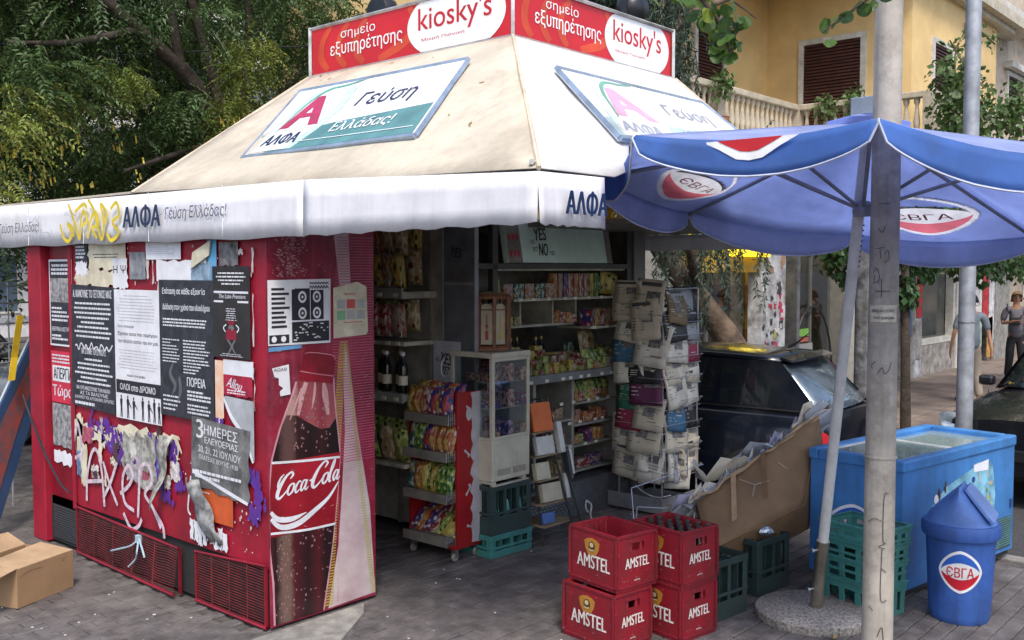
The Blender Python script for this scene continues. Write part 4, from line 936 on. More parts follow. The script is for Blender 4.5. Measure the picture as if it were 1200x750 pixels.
# shelving inside
def shelf(a, c, name='shelf', mat=None, lip=0): b = MB(); b.b2(a, c); return K(name, b, mat or m_shelf)
shelf((2.3, .33, 2.085), (4.02, .62, 2.10)); shelf((2.55, .36, 1.84), (4.16, .75, 1.86)); shelf((2.4, .50, 1.62), (3.5, .85, 1.64)); shelf((3.55, .36, 1.58), (4.17, .72, 1.6))
for x in (2.42, 2.78, 3.2, 3.52): shelf((x, .5, 1.64), (x + .02, .85, 1.86), 'shelf_divider')
b = MB(); b.b2((2.42, .86, 1.62), (3.54, .875, 2.1)); K('shelf_back', b, m_mgrey)
b = MB(); b.b2((2.3, .34, 1.19), (4.17, 1.15, 1.235)); b.b2((2.3, .30, 1.17), (4.17, .34, 1.24)); K('counter', b, M('counter_grey', (.17, .175, .18), .45, dirt=.3), bevel=.004)
b = MB(); b.b2((2.3, .95, .3), (4.17, .97, 1.19)); K('cabinet_back', b, m_dgrey)
for x in (2.32, 2.86, 3.37, 4.02): shelf((x, .42, .3), (x + .035, .95, 1.17), 'cabinet_divider', m_mgrey)
for x0, x1, zs in ((2.36, 2.86, (.36, .78)), (2.9, 3.37, (.36, .60, .82)), (3.41, 4.02, (.36, .58, .76, .95))):
    for z in zs: shelf((x0, .42, z - .02), (x1, .93, z), 'shelf', m_mgrey)
# diamond plate plinth
b = MB(); b.b2((2.3, .32, 0), (4.16, .95, .30)); pl_ = K('plinth', b, M('plate_steel', (.20, .21, .23), .4, .7, dirt=.3))
b = MB()
for i in range(74):
    for j in range(11):
        x, z = 2.31 + i * .025, .02 + j * .026; s_ = 1 if (i + j) % 2 else -1
        b.add([(x - .009, .3195, z - .003 * s_), (x, .316, z - .006), (x + .009, .3195, z + .003 * s_), (x, .316, z + .006)], [(0, 1, 2, 3)])
struct(K('tread_pattern', b, M('plate_raised', (.30, .31, .33), .35, .8), pl_), 'stuff')
# snack shelves on the left flank (x < 2)
for z0, z1_ in ((1.88, 1.93), (1.53, 1.56), (1.12, 1.17), (.62, .65)):
    b = MB(); b.b2((1.62, .62, z0), (1.96, 1.62, z1_)); K('shelf', b, m_shelf)
b = MB(); b.b2((1.60, .62, 1.88), (1.62, 1.62, 1.96)); b.b2((1.60, .62, 1.11), (1.62, 1.62, 1.18)); K('shelf_front', b, M('shelf_lip', (.26, .29, .26), .5))
b = MB()
for y in (.64, 1.0, 1.36, 1.6): b.b2((1.92, y, .1), (1.955, y + .03, 2.4))
K('shelf_upright', b, m_dgrey)
b = MB(); b.b2((.82, 1.66, 0), (1.96, 1.70, 2.45)); K('rear_wall', b, M('rear_wall', (.16, .16, .15), .7))
b = MB(); r_ = random.Random(17)
for (x0, x1, y, z) in ((2.6, 4.1, .357, 1.842), (3.58, 4.1, .357, 1.582), (2.9, 4.0, .417, .765), (2.9, 4.0, .417, .945), (2.9, 3.9, .417, .565), (2.35, 4.1, .297, 1.18)):
    x = x0
    while x < x1: b.b2((x, y - .003, z), (x + .045, y, z + .024)); x += r_.uniform(.10, .22)
for (y0, y1, z) in ((.66, 1.6, 1.895), (.66, 1.6, 1.125), (.66, 1.6, 1.535)):
    y = y0
    while y < y1: b.b2((1.592 if z != 1.535 else 1.612, y, z), (1.598 if z != 1.535 else 1.618, y + .045, z + .026)); y += r_.uniform(.10, .2)
struct(K('price_tags', b, M('price_tag', (.66, .64, .52), .7)), 'stuff')
# vertical stop on the left flank: pale awning seen inside
b = MB(); b.grid([[(.9, 1.6, 2.25), (1.5, 1.6, 2.25)], [(.9, 1.5, 2.45), (1.5, 1.5, 2.45)]]); K('inner_flap', b, M('flap_mint', (.45, .55, .45), .5), solid=.004)
# tray bars of wire in front of snack rows
b = MB()
for z in (1.97, 1.60, 1.99 + .22):
    for dz in (0, .045): b.tube([(1.58, .60, z + dz), (1.58, 1.6, z + dz)], .003, 4)
    for i in range(9): b.tube([(1.58, .60 + i * .125, z), (1.58, .60 + i * .125, z + .045)], .002, 4)
K('wire_rail', b, m_chrome)

# ---- snack bags
def bag_mb(w_, h_, t_, seed=0, lean=0):
    r_ = random.Random(seed); b = MB(); nx, nz = 6, 8
    def pt(i, j, s):
        u_, v = i / nx * 2 - 1, j / nz * 2 - 1
        th = t_ / 2 * max(0, 1 - abs(u_) ** 2.5) ** .6 * max(0, 1 - abs(v) ** 4) ** .7
        th *= 1 + .18 * math.sin(u_ * 4 + seed) * math.cos(v * 5 + seed * 2)
        wv = 1 - .06 * (1 - abs(v) ** 3)
        return (u_ * w_ / 2 * wv, s * th + lean * v, (v + 1) / 2 * h_)
    for s in (-1, 1):
        P = [[pt(i, j, s) for i in range(nx + 1)] for j in range(nz + 1)]
        if s < 0: b.grid(P)
        else: b.grid([row[::-1] for row in P])
    return b
BAGC = {'orange': ('D86A10', 'F0C040', 'F4F0E0'), 'yellow': ('E0B81C', 'F0E060', '20602A'), 'green': ('2F7A2C', 'B8D040', 'F0E8C0'), 'blue': ('2238A0', 'D03030', 'F0E8E8'), 'red': ('B01825', 'E8C8B0', 'F0E0D0'),
        'lime': ('A8C030', 'E8F080', '205030'), 'pale gold': ('B89858', 'E8D8A8', '883018'), 'teal': ('1E6E70', 'C8D8C0', 'E8C030'), 'purple': ('4A2A80', 'D0A0D0', 'F0D040'), 'white': ('C8C0B0', 'D07030', '9A1820')}
BAGP = {}
def bag(col, loc, rz, w_, h_, t_, label, group, tilt=0, roll=0, name='snack_bag', cat='snack bag', seed=0):
    k = (col, round(w_, 2), round(h_, 2))
    if k not in BAGP:
        c = BAGC[col]; BAGP[k] = part(name, bag_mb(w_, h_, t_, len(BAGP)), bagmat('bag_' + col.replace(' ', '_') + str(len(BAGP)), *c, sc=3, seed=len(BAGP)), smooth=70); o = BAGP[k]
    else: o = BAGP[k].copy(); COL.objects.link(o)
    o.location = loc; o.rotation_euler = (tilt, roll, rz); tag(o, label, cat, group); o.name = name
    return o
rb = random.Random(12)
# flank rows: bags face -x (rz=-90deg)
rows = [(2.20, 1.72, ['pale gold', 'pale gold', 'orange', 'pale gold', 'red', 'pale gold', 'yellow', 'pale gold'], .24, 'hanging under the awning by the grey door', 'top'),
        (1.95, 1.70, ['yellow', 'white', 'yellow', 'pale gold', 'red', 'pale gold', 'white', 'pale gold', 'white'], .27, 'on the upper flank shelf', 'upper'),
        (1.60, 1.68, ['white', 'red', 'red', 'white', 'yellow', 'blue', 'orange', 'teal'], .24, 'in the tray of the middle flank shelf', 'middle'),
        (.66, 1.70, ['lime', 'pale gold', 'green', 'pale gold', 'lime', 'pale gold'], .26, 'on the low shelf behind the red rack', 'low')]
for z, x, cols, h_, where, nm in rows:
    n = len(cols)
    for i, c in enumerate(cols):
        y = .70 + i * (.92 / n) + rb.uniform(-.01, .01)
        bag(rb.choice(['pale gold', 'white', 'yellow', 'lime']), (x + .14, y + .04, z + .03), R(-90 + rb.uniform(-12, 12)), .17, h_, .08, 'back row bag %s' % where, 'snack bags at the back of the %s flank row' % nm, tilt=R(rb.uniform(2, 8)))
        bag(c, (x - .03 + rb.uniform(-.02, .02), y, z + .0), R(-90 + rb.uniform(-12, 12)), .17, h_, .08, '%s snack bag %s' % (c, where), 'snack bags on the %s flank row' % nm, tilt=R(rb.uniform(4, 12)), roll=R(rb.uniform(-5, 5)))
# bottles on the flank wine shelf
def bottle_obj(name, loc, prof, mat, label, cat, group, capm=None, labm=None, n=12):
    o = part(name, MB().lathe(prof, n=n), mat, smooth=50); o.location = loc; tag(o, label, cat, group)
    zt = prof[-1][1]; rt = prof[-1][0]
    if capm: part('cap', MB().lathe([(rt * 1.25, zt - .02), (rt * 1.25, zt + .006), (0, zt + .008)], n=n), capm, o)
    if labm: part('paper_label', MB().lathe([(prof[1][0] + .001, .06), (prof[1][0] + .001, .13)], n=n), labm, o)
    return o
wine = [(.036, 0), (.037, .01), (.037, .19), (.030, .22), (.014, .25), (.014, .30)]
m_wine = M('wine_glass_dark', (.012, .018, .012), .12); m_foil = M('gold_foil', (.45, .36, .14), .4, .5)
for i, (y, l_) in enumerate(((.72, 'cream'), (.80, 'cream'), (.90, 'cream'), (1.0, 'cream'), (1.1, 'cream'), (1.3, 'cream'))):
    bottle_obj('wine_bottle', (1.70 + .05 * (i % 2), y, 1.171), wine, m_wine, 'dark wine bottle on the shelf left of the grey door', 'bottle', 'wine bottles on the flank shelf', m_foil if i % 2 else MATS['white_plastic'], m_creamp)
for i, y in enumerate((1.18, 1.4)):
    b = MB(); b.b2((-.07, -.06, 0), (.07, .06, .14)); b.b2((-.05, -.07, .145), (.05, .03, .24)); o = part('gift_box', b, M('box_brown', (.22, .13, .07), .6), bevel=.004); o.location = (1.74, y, 1.171); tag(o, 'brown gift boxes stacked at the back of the bottle shelf, %s one' % ('nearer' if not i else 'farther'), 'box')
# wall of small products behind glass: inside interior
def small_box(name, loc, d, col, label, cat, group, rz=0, pat=True, tilt=0):
    k = ('sb', col, d)
    if k not in BAGP:
        c = BAGC[col]; b = MB(); b.b2((-d[0] / 2, -d[1] / 2, 0), (d[0] / 2, d[1] / 2, d[2])); BAGP[k] = part(name, b, bagmat('carton_' + col.replace(' ', '_') + str(len(BAGP)), *c, sc=2.5, seed=len(BAGP)), bevel=.002); o = BAGP[k]
    else: o = BAGP[k].copy(); COL.objects.link(o)
    o.location = loc; o.rotation_euler = (tilt, 0, rz); tag(o, label, cat, group); return o
cl = list(BAGC)
for i in range(69):        # sweets on the counter
    x = 2.62 + (i % 23) * .067 + rb.uniform(-.02, .02); y = .38 + (i // 23) * .12 + rb.uniform(0, .05)
    c = rb.choice(['lime', 'white', 'white', 'orange', 'red', 'pale gold', 'yellow', 'white', 'yellow', 'red'])
    small_box('sweet_box', (x, y, 1.2365), (.06, .09, rb.choice((.04, .06, .09)) + .04 * (i // 23)), c, '%s box of sweets on the kiosk counter' % c, 'sweet box', 'sweets laid out on the kiosk counter', R(rb.uniform(-20, 20)))
for i in range(13):
    x = 2.5 + i * .125; c = rb.choice(['lime', 'yellow', 'red', 'orange', 'teal', 'purple', 'blue'])
    small_box('tall_carton', (x, .72 + rb.uniform(0, .05), 1.2365), (.09, .07, rb.choice((.12, .16, .2))), c, '%s carton at the back of the kiosk counter' % c, 'carton', 'cartons along the back of the counter', R(rb.uniform(-15, 15)))
for i in range(4): bag(['lime', 'green', 'lime', 'pale gold'][i], (3.62 + i * .13, .42, 1.237), R(rb.uniform(-12, 12)), .14, .17, .06, '%s sweet bag at the right end of the counter' % ['lime', 'green', 'lime', 'pale gold'][i], 'bags at the right end of the counter', tilt=R(-18))
bag('pale gold', (3.85, .6, 1.30), 0, .24, .26, .10, 'large gold wrapped pastry bag behind the green sweet bags', 'large bags inside the kiosk', tilt=R(-10))
for i in range(9):         # shelf at z 1.6, right
    c = ['blue', 'yellow', 'red', 'red', 'pale gold', 'red', 'orange', 'red', 'white'][i]
    small_box('biscuit_pack', (3.62 + i * .058, .45, 1.601), (.045, .12, .15), c, '%s biscuit pack on the right kiosk shelf' % c, 'biscuit pack', 'biscuit packs standing on the right kiosk shelf', R(rb.uniform(-8, 8)), tilt=R(rb.uniform(-14, 6)))
for i in range(9):         # shelf at 1.86
    c = ['orange', 'white', 'blue', 'red', 'orange', 'red', 'red', 'yellow', 'green'][i]
    small_box('crisps_tube', (3.12 + i * .072, .43, 1.861), (.055, .055, .2), c, '%s upright pack on the top kiosk shelf' % c, 'snack pack', 'upright packs on the top kiosk shelf', R(rb.uniform(-8, 8)))
bag('yellow', (3.92, .43, 1.87), R(-8), .24, .20, .09, 'big yellow crisps bag at the right end of the top shelf', 'large bags inside the kiosk', tilt=R(-6), roll=R(8))
bag('green', (3.78, .47, 1.87), R(8), .16, .18, .08, 'green crisps bag beside the big yellow one', 'large bags inside the kiosk', tilt=R(-6))
for i in range(5): small_box('storage_tin', (2.52 + i * .13, .45, 1.861), (.11, .12, .12), ['white', 'teal', 'white', 'teal', 'white'][i], 'pale tin on the left of the top kiosk shelf', 'tin', 'tins on the top kiosk shelf')
bag('lime', (2.40, .42, 1.78), 0, .10, .24, .06, 'pale lime bag hanging at the left shelf post', 'large bags inside the kiosk')
for x0, x1, z, n, cols in ((2.45, 2.76, 1.641, 4, ['lime', 'pale gold']), (3.22, 3.5, 1.641, 4, ['orange', 'red']), (2.92, 3.34, .601, 6, ['pale gold', 'white', 'red']), (2.92, 3.34, .821, 6, ['white', 'pale gold', 'red', 'orange']), (2.92, 3.3, .361, 3, ['pale gold']), (2.4, 2.82, .781, 5, ['pale gold', 'orange', 'red']),
                            (3.44, 3.98, .951, 7, ['orange', 'red', 'lime']), (3.44, 3.98, .761, 8, ['orange', 'red', 'orange']), (3.44, 3.9, .581, 5, ['orange', 'lime', 'blue', 'orange']), (3.5, 3.9, .361, 2, ['red', 'purple'])):
    for i in range(n):
        c = cols[i % len(cols)]; x = x0 + (x1 - x0) * (i + .5) / n
        small_box('sweet_pack', (x, .50 + rb.uniform(0, .04), z), ((x1 - x0) / n * .85, .10, rb.choice((.07, .09, .11))), c, '%s sweet pack in a kiosk pigeonhole' % c, 'sweet pack', 'sweet packs in the kiosk pigeonholes', R(rb.uniform(-14, 14)))
for i in range(6):
    c = ['lime', 'green', 'lime', 'lime', 'green', 'lime'][i]; bag(c, (3.5 + i * .09, .48, 1.03), R(rb.uniform(-20, 20)), .10, .10, .05, '%s pouch heaped on the upper right pigeonhole' % c, 'pouches in the upper right pigeonhole', tilt=R(-25))
for i in range(8):
    bottle_obj('dark_bottle', (2.62 + i * .14, .9 + .05 * (i % 3), 1.236), [(.03, 0), (.032, .01), (.032, .14), (.024, .18), (.012, .21), (.012, .25)], m_wine, 'dark bottle at the back of the kiosk counter', 'bottle', 'dark bottles inside the kiosk', m_foil, m_creamp)

# ================================================================= RED SNACK RACK on castors
ra = thing('snack_rack', 'red snack rack on castors with four sloping trays of crisps bags, beside the glass cabinet', 'display rack', (1.8, .38, 0))
def A(name, mb, mat, par=None, **k): return part(name, mb, mat, par or ra, w=True, **k)
m_rred = M('rack_red', (.32, .010, .012), .4, var=.15, dirt=.2, dirtcol=(.15, .02, .02))
b = MB(); b.b2((1.68, .135, .11), (1.94, .155, 1.22)); sp = A('side_panel', b, m_rred)
FS = frame((1.68, .135, 0), (1, 0, 0), (0, 0, 1))
b = MB(); r_ = random.Random(4); edge = [(.15 + .012 * math.sin(i * 1.9) + .008 * math.sin(i * 4.1), .12 + i * 1.09 / 26) for i in range(27)]
b.flat([(.258, .112), (.258, 1.218)] + edge[::-1], FS, .0015); A('print', b, M('rack_white_print', (.50, .47, .48), .5, var=.15), sp)
b = MB()
for (x, z, a) in ((.11, 1.06, 1.5), (.10, .78, -.7), (.11, .5, .9), (.13, .24, -.3)):
    c, s_ = math.cos(a), math.sin(a)
    ribbon(b, FS, [(x - .035 * c, z - .035 * s_), (x, z), (x + .035 * c, z + .035 * s_)], [.022, .012, .022], .003); ribbon(b, FS, [(x + .035 * c, z + .035 * s_), (x + .05 * c - .012, z + .045 * s_ + .01), (x + .035 * c - .02, z + .05 * s_)], .014, .003)
b.flat(ellipse(.12, 1.06, .03, .05, 14), FS, .0032); A('print', b, MATS['rack_white_print'], sp)
b = MB(); b.b2((1.68, .62, .11), (1.94, .635, 1.22)); b.b2((1.92, .155, .11), (1.94, .62, 1.2)); A('back_panel', b, m_rred)
b = MB(); b.b2((1.66, .14, .09), (1.94, .635, .125)); A('base', b, m_rred, bevel=.004)
m_tray = M('tray_taupe', (.20, .19, .16), .5, var=.2)
for i, z in enumerate((.15, .46, .76, 1.02)):
    f0 = 1.60 if i < 3 else 1.62
    b = MB(); b.add([(1.92, .16, z + .10), (1.92, .61, z + .10), (f0, .61, z), (f0, .16, z)], [(0, 1, 2, 3)]); b.b2((f0 - .006, .16, z - .03), (f0 + .004, .61, z + .035)); t_ = A('tray', b, m_tray, solid=.004)
    b = MB()
    for j in range(7): x = f0 + j * .02; b.tube([(x, .158, z - .03), (x, .158, z + .05)], .002, 4)
    b.tube([(f0 - .01, .158, z + .05), (f0 + .2, .158, z + .07)], .003, 4); b.tube([(f0 - .01, .158, z - .0), (f0 + .2, .158, z + .02)], .003, 4); A('wire_end', b, m_chrome, t_)
for x, y in ((1.69, .60), (1.69, .17), (1.91, .17), (1.91, .60)):
    b = MB(); b.lathe([(.0, -.012), (.026, -.012), (.032, -.006), (.032, .006), (.026, .012), (0, .012)], (0, 0, 0), 14); b.v = [(v[0] + x, v[2] + y, v[1] + .032) for v in b.v]
    c_ = A('castor', b, M('castor_grey', (.26, .24, .20), .6)); b = MB(); b.b2((x - .012, y - .02, .035), (x + .018, y + .02, .088)); A('castor_fork', b, m_chrome, c_)
cols = [['yellow', 'lime', 'red', 'blue', 'orange', 'blue'], ['green', 'green', 'yellow', 'green', 'yellow', 'orange', 'teal'], ['orange', 'orange', 'orange', 'blue', 'green', 'teal'], ['blue', 'orange', 'blue', 'red', 'orange', 'orange', 'yellow']]
for i, z in enumerate((.15, .46, .76, 1.02)):
    n = len(cols[i]); nm = ('lowest', 'second lowest', 'second highest', 'top')[i]
    for j, c in enumerate(cols[i]):
        y = .185 + j * .40 / n + .03; 
        for k in range(2):
            if i == 0: bag(c, (1.66 + .09 * k, y, z + .035 + .05 * k), R(-90 + rb.uniform(-20, 20)), .14, .2, .06, '%s crisps bag on the %s tray of the red rack' % (c, nm), 'crisps bags on the %s rack tray' % nm, tilt=R(-48), roll=R(rb.uniform(-8, 8)))
            else: bag(c, (1.65 + .10 * k, y + rb.uniform(-.01, .01), z + .02 + .03 * k), R(-90 + rb.uniform(-14, 14)), .13, .21, .08, '%s crisps bag on the %s tray of the red rack' % (c, nm), 'crisps bags on the %s rack tray' % nm, tilt=R(-12 + rb.uniform(-5, 5)), roll=R(rb.uniform(-7, 7)))
# octagonal wooden display cases
def display_case(loc, label, rz, s=1.0):
    t = thing('display_case', label, 'display case', loc, rz); m_w = M('case_wood', (.20, .075, .028), .45, var=.3, scale=12); r0 = .155 * s; h_ = .42 * s
    b = MB(); b.lathe([(r0 * 1.12, 0), (r0 * 1.12, .02), (r0 * 1.04, .035)], n=8); b.lathe([(r0 * 1.04, h_ - .02), (r0 * 1.08, h_), (r0 * .98, h_ + .015)], n=8); part('case_base', b, m_w, t)
    for k in range(8):
        a = R(45 * k); b = MB(); x, y = r0 * math.cos(a), r0 * math.sin(a); b.box((x, y, h_ / 2 + .01), (.022, .022, h_ - .02), Matrix.Rotation(a, 3, 'Z')); part('upright', b, m_w, t)
    for k in range(8):
        a = R(45 * k + 22.5); rr = r0 * math.cos(R(22.5)) * .97; hw = r0 * math.sin(R(22.5)) * .84
        F_ = frame((rr * math.cos(a), rr * math.sin(a), 0), (-math.sin(a), math.cos(a), 0), (0, 0, 1))
        arch = [(-hw, .045), (hw, .045), (hw, h_ * .76)] + [(hw * math.cos(R(q)), h_ * .76 + hw * math.sin(R(q)) * .9) for q in range(20, 180, 20)] + [(-hw, h_ * .76)]
        b = MB(); b.flat(arch, F_, 0); pn = part('panel', b, M('case_cream', (.42, .37, .27), .6, var=.15), t)
        b = MB(); b.rect(F_, -hw, h_ * .74, hw, h_ * .765, .003); part('crossbar', b, m_w, pn)
        b = MB(); c = [M('toy_red', (.35, .03, .03), .5), M('toy_yellow', (.5, .36, .05), .5)][k % 2]
        b.rect(F_, -.012, h_ * .2, .012, h_ * .36, .004); b.rect(F_, -.004, h_ * .36, .004, h_ * .66, .004); b.flat(ellipse(0, h_ * .45, .012, .015, 8), F_, .0045); part('trinket', b, c, pn)
    b = MB(); b.lathe([(r0 * .9, h_ + .015), (r0 * .6, h_ + .03), (0, h_ + .035)], n=8); part('lid', b, M('case_lid', (.28, .22, .15), .6), t)
    return t
display_case((2.12, .22, 1.50), 'brown octagonal display case with cream panels standing on the glass cabinet', R(10), .95)
display_case((1.28, .98, .52), 'brown octagonal display case on the dark red box beside the cola panel', R(0), 1.35)
b = MB(); b.b2((-.2, -.2, 0), (.2, .2, .50)); b.b2((-.205, -.205, .47), (.205, .205, .52)); o = part('red_box', b, M('dark_red_box', (.16, .008, .016), .5), bevel=.01); o.location = (1.28, .98, 0); tag(o, 'dark red square box standing on the ground behind the cola panel', 'box')
b = MB(); b.b2((.82, .10, .10), (.86, .36, .42)); b.b2((.815, .10, .10), (.86, .105, .42)); o = part('red_crate', b, m_red); tag(o, 'edge of a bright red crate just behind the cola panel', 'crate')
# ---- glass cabinet on crates
gc = thing('glass_cabinet', 'cream glass sided cabinet standing on two green bottle crates', 'glass cabinet', (2.1, .21, .52))
m_cream = M('cabinet_cream', (.52, .48, .38), .4, var=.1, dirt=.2, dirtcol=(.3, .25, .17))
def Gc(name, mb, mat, par=None, **k): return part(name, mb, mat, par or gc, w=True, **k)
X0, X1, Y0, Y1 = 1.905, 2.32, .0, .42
b = MB(); b.b2((X0, Y0, .56), (X1, Y1, .86)); Gc('base', b, m_cream, bevel=.008)
b = MB(); b.b2((X0 - .005, Y0 - .005, 1.455), (X1 + .005, Y1 + .005, 1.495)); Gc('top', b, m_cream, bevel=.006)
b = MB()
for x, y in ((X0 + .015, Y0 + .015), (X1 - .015, Y0 + .015), (X0 + .015, Y1 - .015), (X1 - .015, Y1 - .015)): b.b2((x - .015, y - .015, .86), (x + .015, y + .015, 1.46))
b.b2((X0 + .03, Y0, .86), (X1 - .03, Y0 + .02, .885)); b.b2((X0 + .03, Y0, 1.43), (X1 - .03, Y0 + .02, 1.455)); b.b2((X0, Y0 + .03, .86), (X0 + .02, Y1 - .03, .88)); Gc('frame', b, m_cream, bevel=.003)
gm = glassmat('cabinet_glass', (.86, .9, .9), .8)
b = MB(); b.b2((X0 + .03, Y0 + .008, .885), (X1 - .03, Y0 + .012, 1.43)); Gc('pane', b, gm); b = MB(); b.b2((X0 + .008, Y0 + .03, .88), (X0 + .012, Y1 - .03, 1.455)); Gc('pane', b, gm)
for z in (1.08, 1.27): b = MB(); b.b2((X0 + .03, Y0 + .03, z), (X1 - .02, Y1 - .02, z + .008)); Gc('glass_shelf', b, M('shelf_pale', (.4, .42, .4), .3))
b = MB(); b.b2((X0 + .02, Y1 - .02, .86), (X1 - .02, Y1 - .012, 1.455)); b.b2((X1 - .022, Y0 + .03, .86), (X1 - .014, Y1 - .02, 1.455)); Gc('back', b, M('cabinet_back', (.30, .32, .33), .5))
b = MB()
for k in range(2):
    for j in range(6): b.b2((1.96 + k * .17, Y0 - .003, .60 + j * .008), (2.10 + k * .17, Y0 + .001, .604 + j * .008))
Gc('vent', b, M('vent_shadow', (.25, .23, .18), .6))
b = MB(); b.b2((X0 + .02, Y0 + .02, .535), (X0 + .06, Y1 - .02, .56)); b.b2((X1 - .06, Y0 + .02, .535), (X1 - .02, Y1 - .02, .56)); b.b2((X0 + .01, Y0, .525), (X1 - .01, Y0 + .03, .535)); Gc('foot_rail', b, m_cream)
k = 0
for z in (.861, 1.089, 1.279):
    for i in range(10):
        ii = i; i = i % 5
        c = [['white', 'blue', 'purple', 'red', 'white'], ['blue', 'white', 'red', 'yellow', 'blue'], ['red', 'purple', 'red', 'white', 'red']][(.861, 1.089, 1.279).index(z)][i]
        small_box('packet', (X0 + .06 + i * .075, .07 + .05 * (i % 2) + .15 * (ii // 5), z), (.07, .12, .06 + .035 * (i % 3)), c, '%s packet in the glass cabinet' % c, 'packet', 'packets inside the glass cabinet', R(rb.uniform(-10, 10)))
bag('purple', (1.98, .05, 1.18), R(-30), .12, .12, .05, 'small purple bag clipped beside the cabinet', 'large bags inside the kiosk')
# ---- crates
def bottle_crate(name, label, loc, rz, wx, wy, h_, mat, cat='crate', group=None, cells=(3, 2), band=.09):
    """lattice bottle crate: lower band, posts with arches, divider grid"""
    t = thing(name, label, cat, loc, rz, group); x, y = wx / 2, wy / 2; th = .012
    b = MB(); b.b2((-x, -y, .005), (x, y, .02))
    for s in (-1, 1): b.b2((-x, s * y - th / 2, .0), (x, s * y + th / 2, band)); b.b2((s * x - th / 2, -y, .0), (s * x + th / 2, y, band))
    part('base_tray', b, mat, t, bevel=.003)
    for (L_, ax, n) in ((wx, 0, cells[0]), (wy, 1, cells[1])):
        for s in (-1, 1):
            b = MB()
            for i in range(n + 1):
                p = -L_ / 2 + L_ * i / n; w_ = .03 if 0 < i < n else .045; pc = p + (w_ / 2 if i == 0 else -w_ / 2 if i == n else 0)
                c = (pc, s * y, band + (h_ - band) / 2) if ax == 0 else (s * x, pc, band + (h_ - band) / 2)
                b.box(c, (w_, th, h_ - band) if ax == 0 else (th, w_, h_ - band))
            c = (0, s * (y + .001), h_ - .02) if ax == 0 else (s * (x + .001), 0, h_ - .02); b.box(c, (L_ + .004, th + .003, .04) if ax == 0 else (th + .003, L_ + .004, .04))
            c = (0, s * (y + .002), h_ * .42) if ax == 0 else (s * (x + .002), 0, h_ * .42); b.box(c, (L_ + .004, th + .005, .018) if ax == 0 else (th + .005, L_ + .004, .018))
            part('crate_side', b, mat, t, bevel=.003)
    b = MB()
    for i in range(1, cells[0] * 2): b.b2((-x + wx * i / (cells[0] * 2) - .003, -y, .02), (-x + wx * i / (cells[0] * 2) + .003, y, h_ - .03))
    for i in range(1, cells[1] * 2): b.b2((-x, -y + wy * i / (cells[1] * 2) - .003, .02), (x, -y + wy * i / (cells[1] * 2) + .003, h_ - .035))
    part('divider', b, mat, t)
    return t
m_teal = M('crate_teal', (.05, .22, .20), .5, var=.15, dirt=.3, dirtcol=(.08, .10, .09)); m_dgreen = M('crate_dark_green', (.028, .052, .050), .5, var=.2, dirt=.35, dirtcol=(.07, .065, .055)); m_bluec = M('crate_blue', (.06, .14, .33), .5, dirt=.3)
bottle_crate('bottle_crate', 'teal bottle crate under the glass cabinet, bottom one of the pair', (2.125, .17, 0), R(-4), .42, .34, .165, m_teal, cells=(2, 2), band=.05)
bottle_crate('bottle_crate', 'dark green bottle crate carrying the glass cabinet, upper one of the pair', (2.125, .17, .167), R(-3), .41, .33, .36, m_dgreen, cells=(3, 2), band=.13)
for i in range(3):
    bottle_obj('teal_bottle', (1.99 + i * .13, .05, .19), [(.028, 0), (.03, .01), (.03, .14), (.02, .19), (.012, .21)], M('teal_glass', (.07, .32, .30), .15), 'teal bottle showing through the dark green crate', 'bottle', 'teal bottles in the dark green crate')
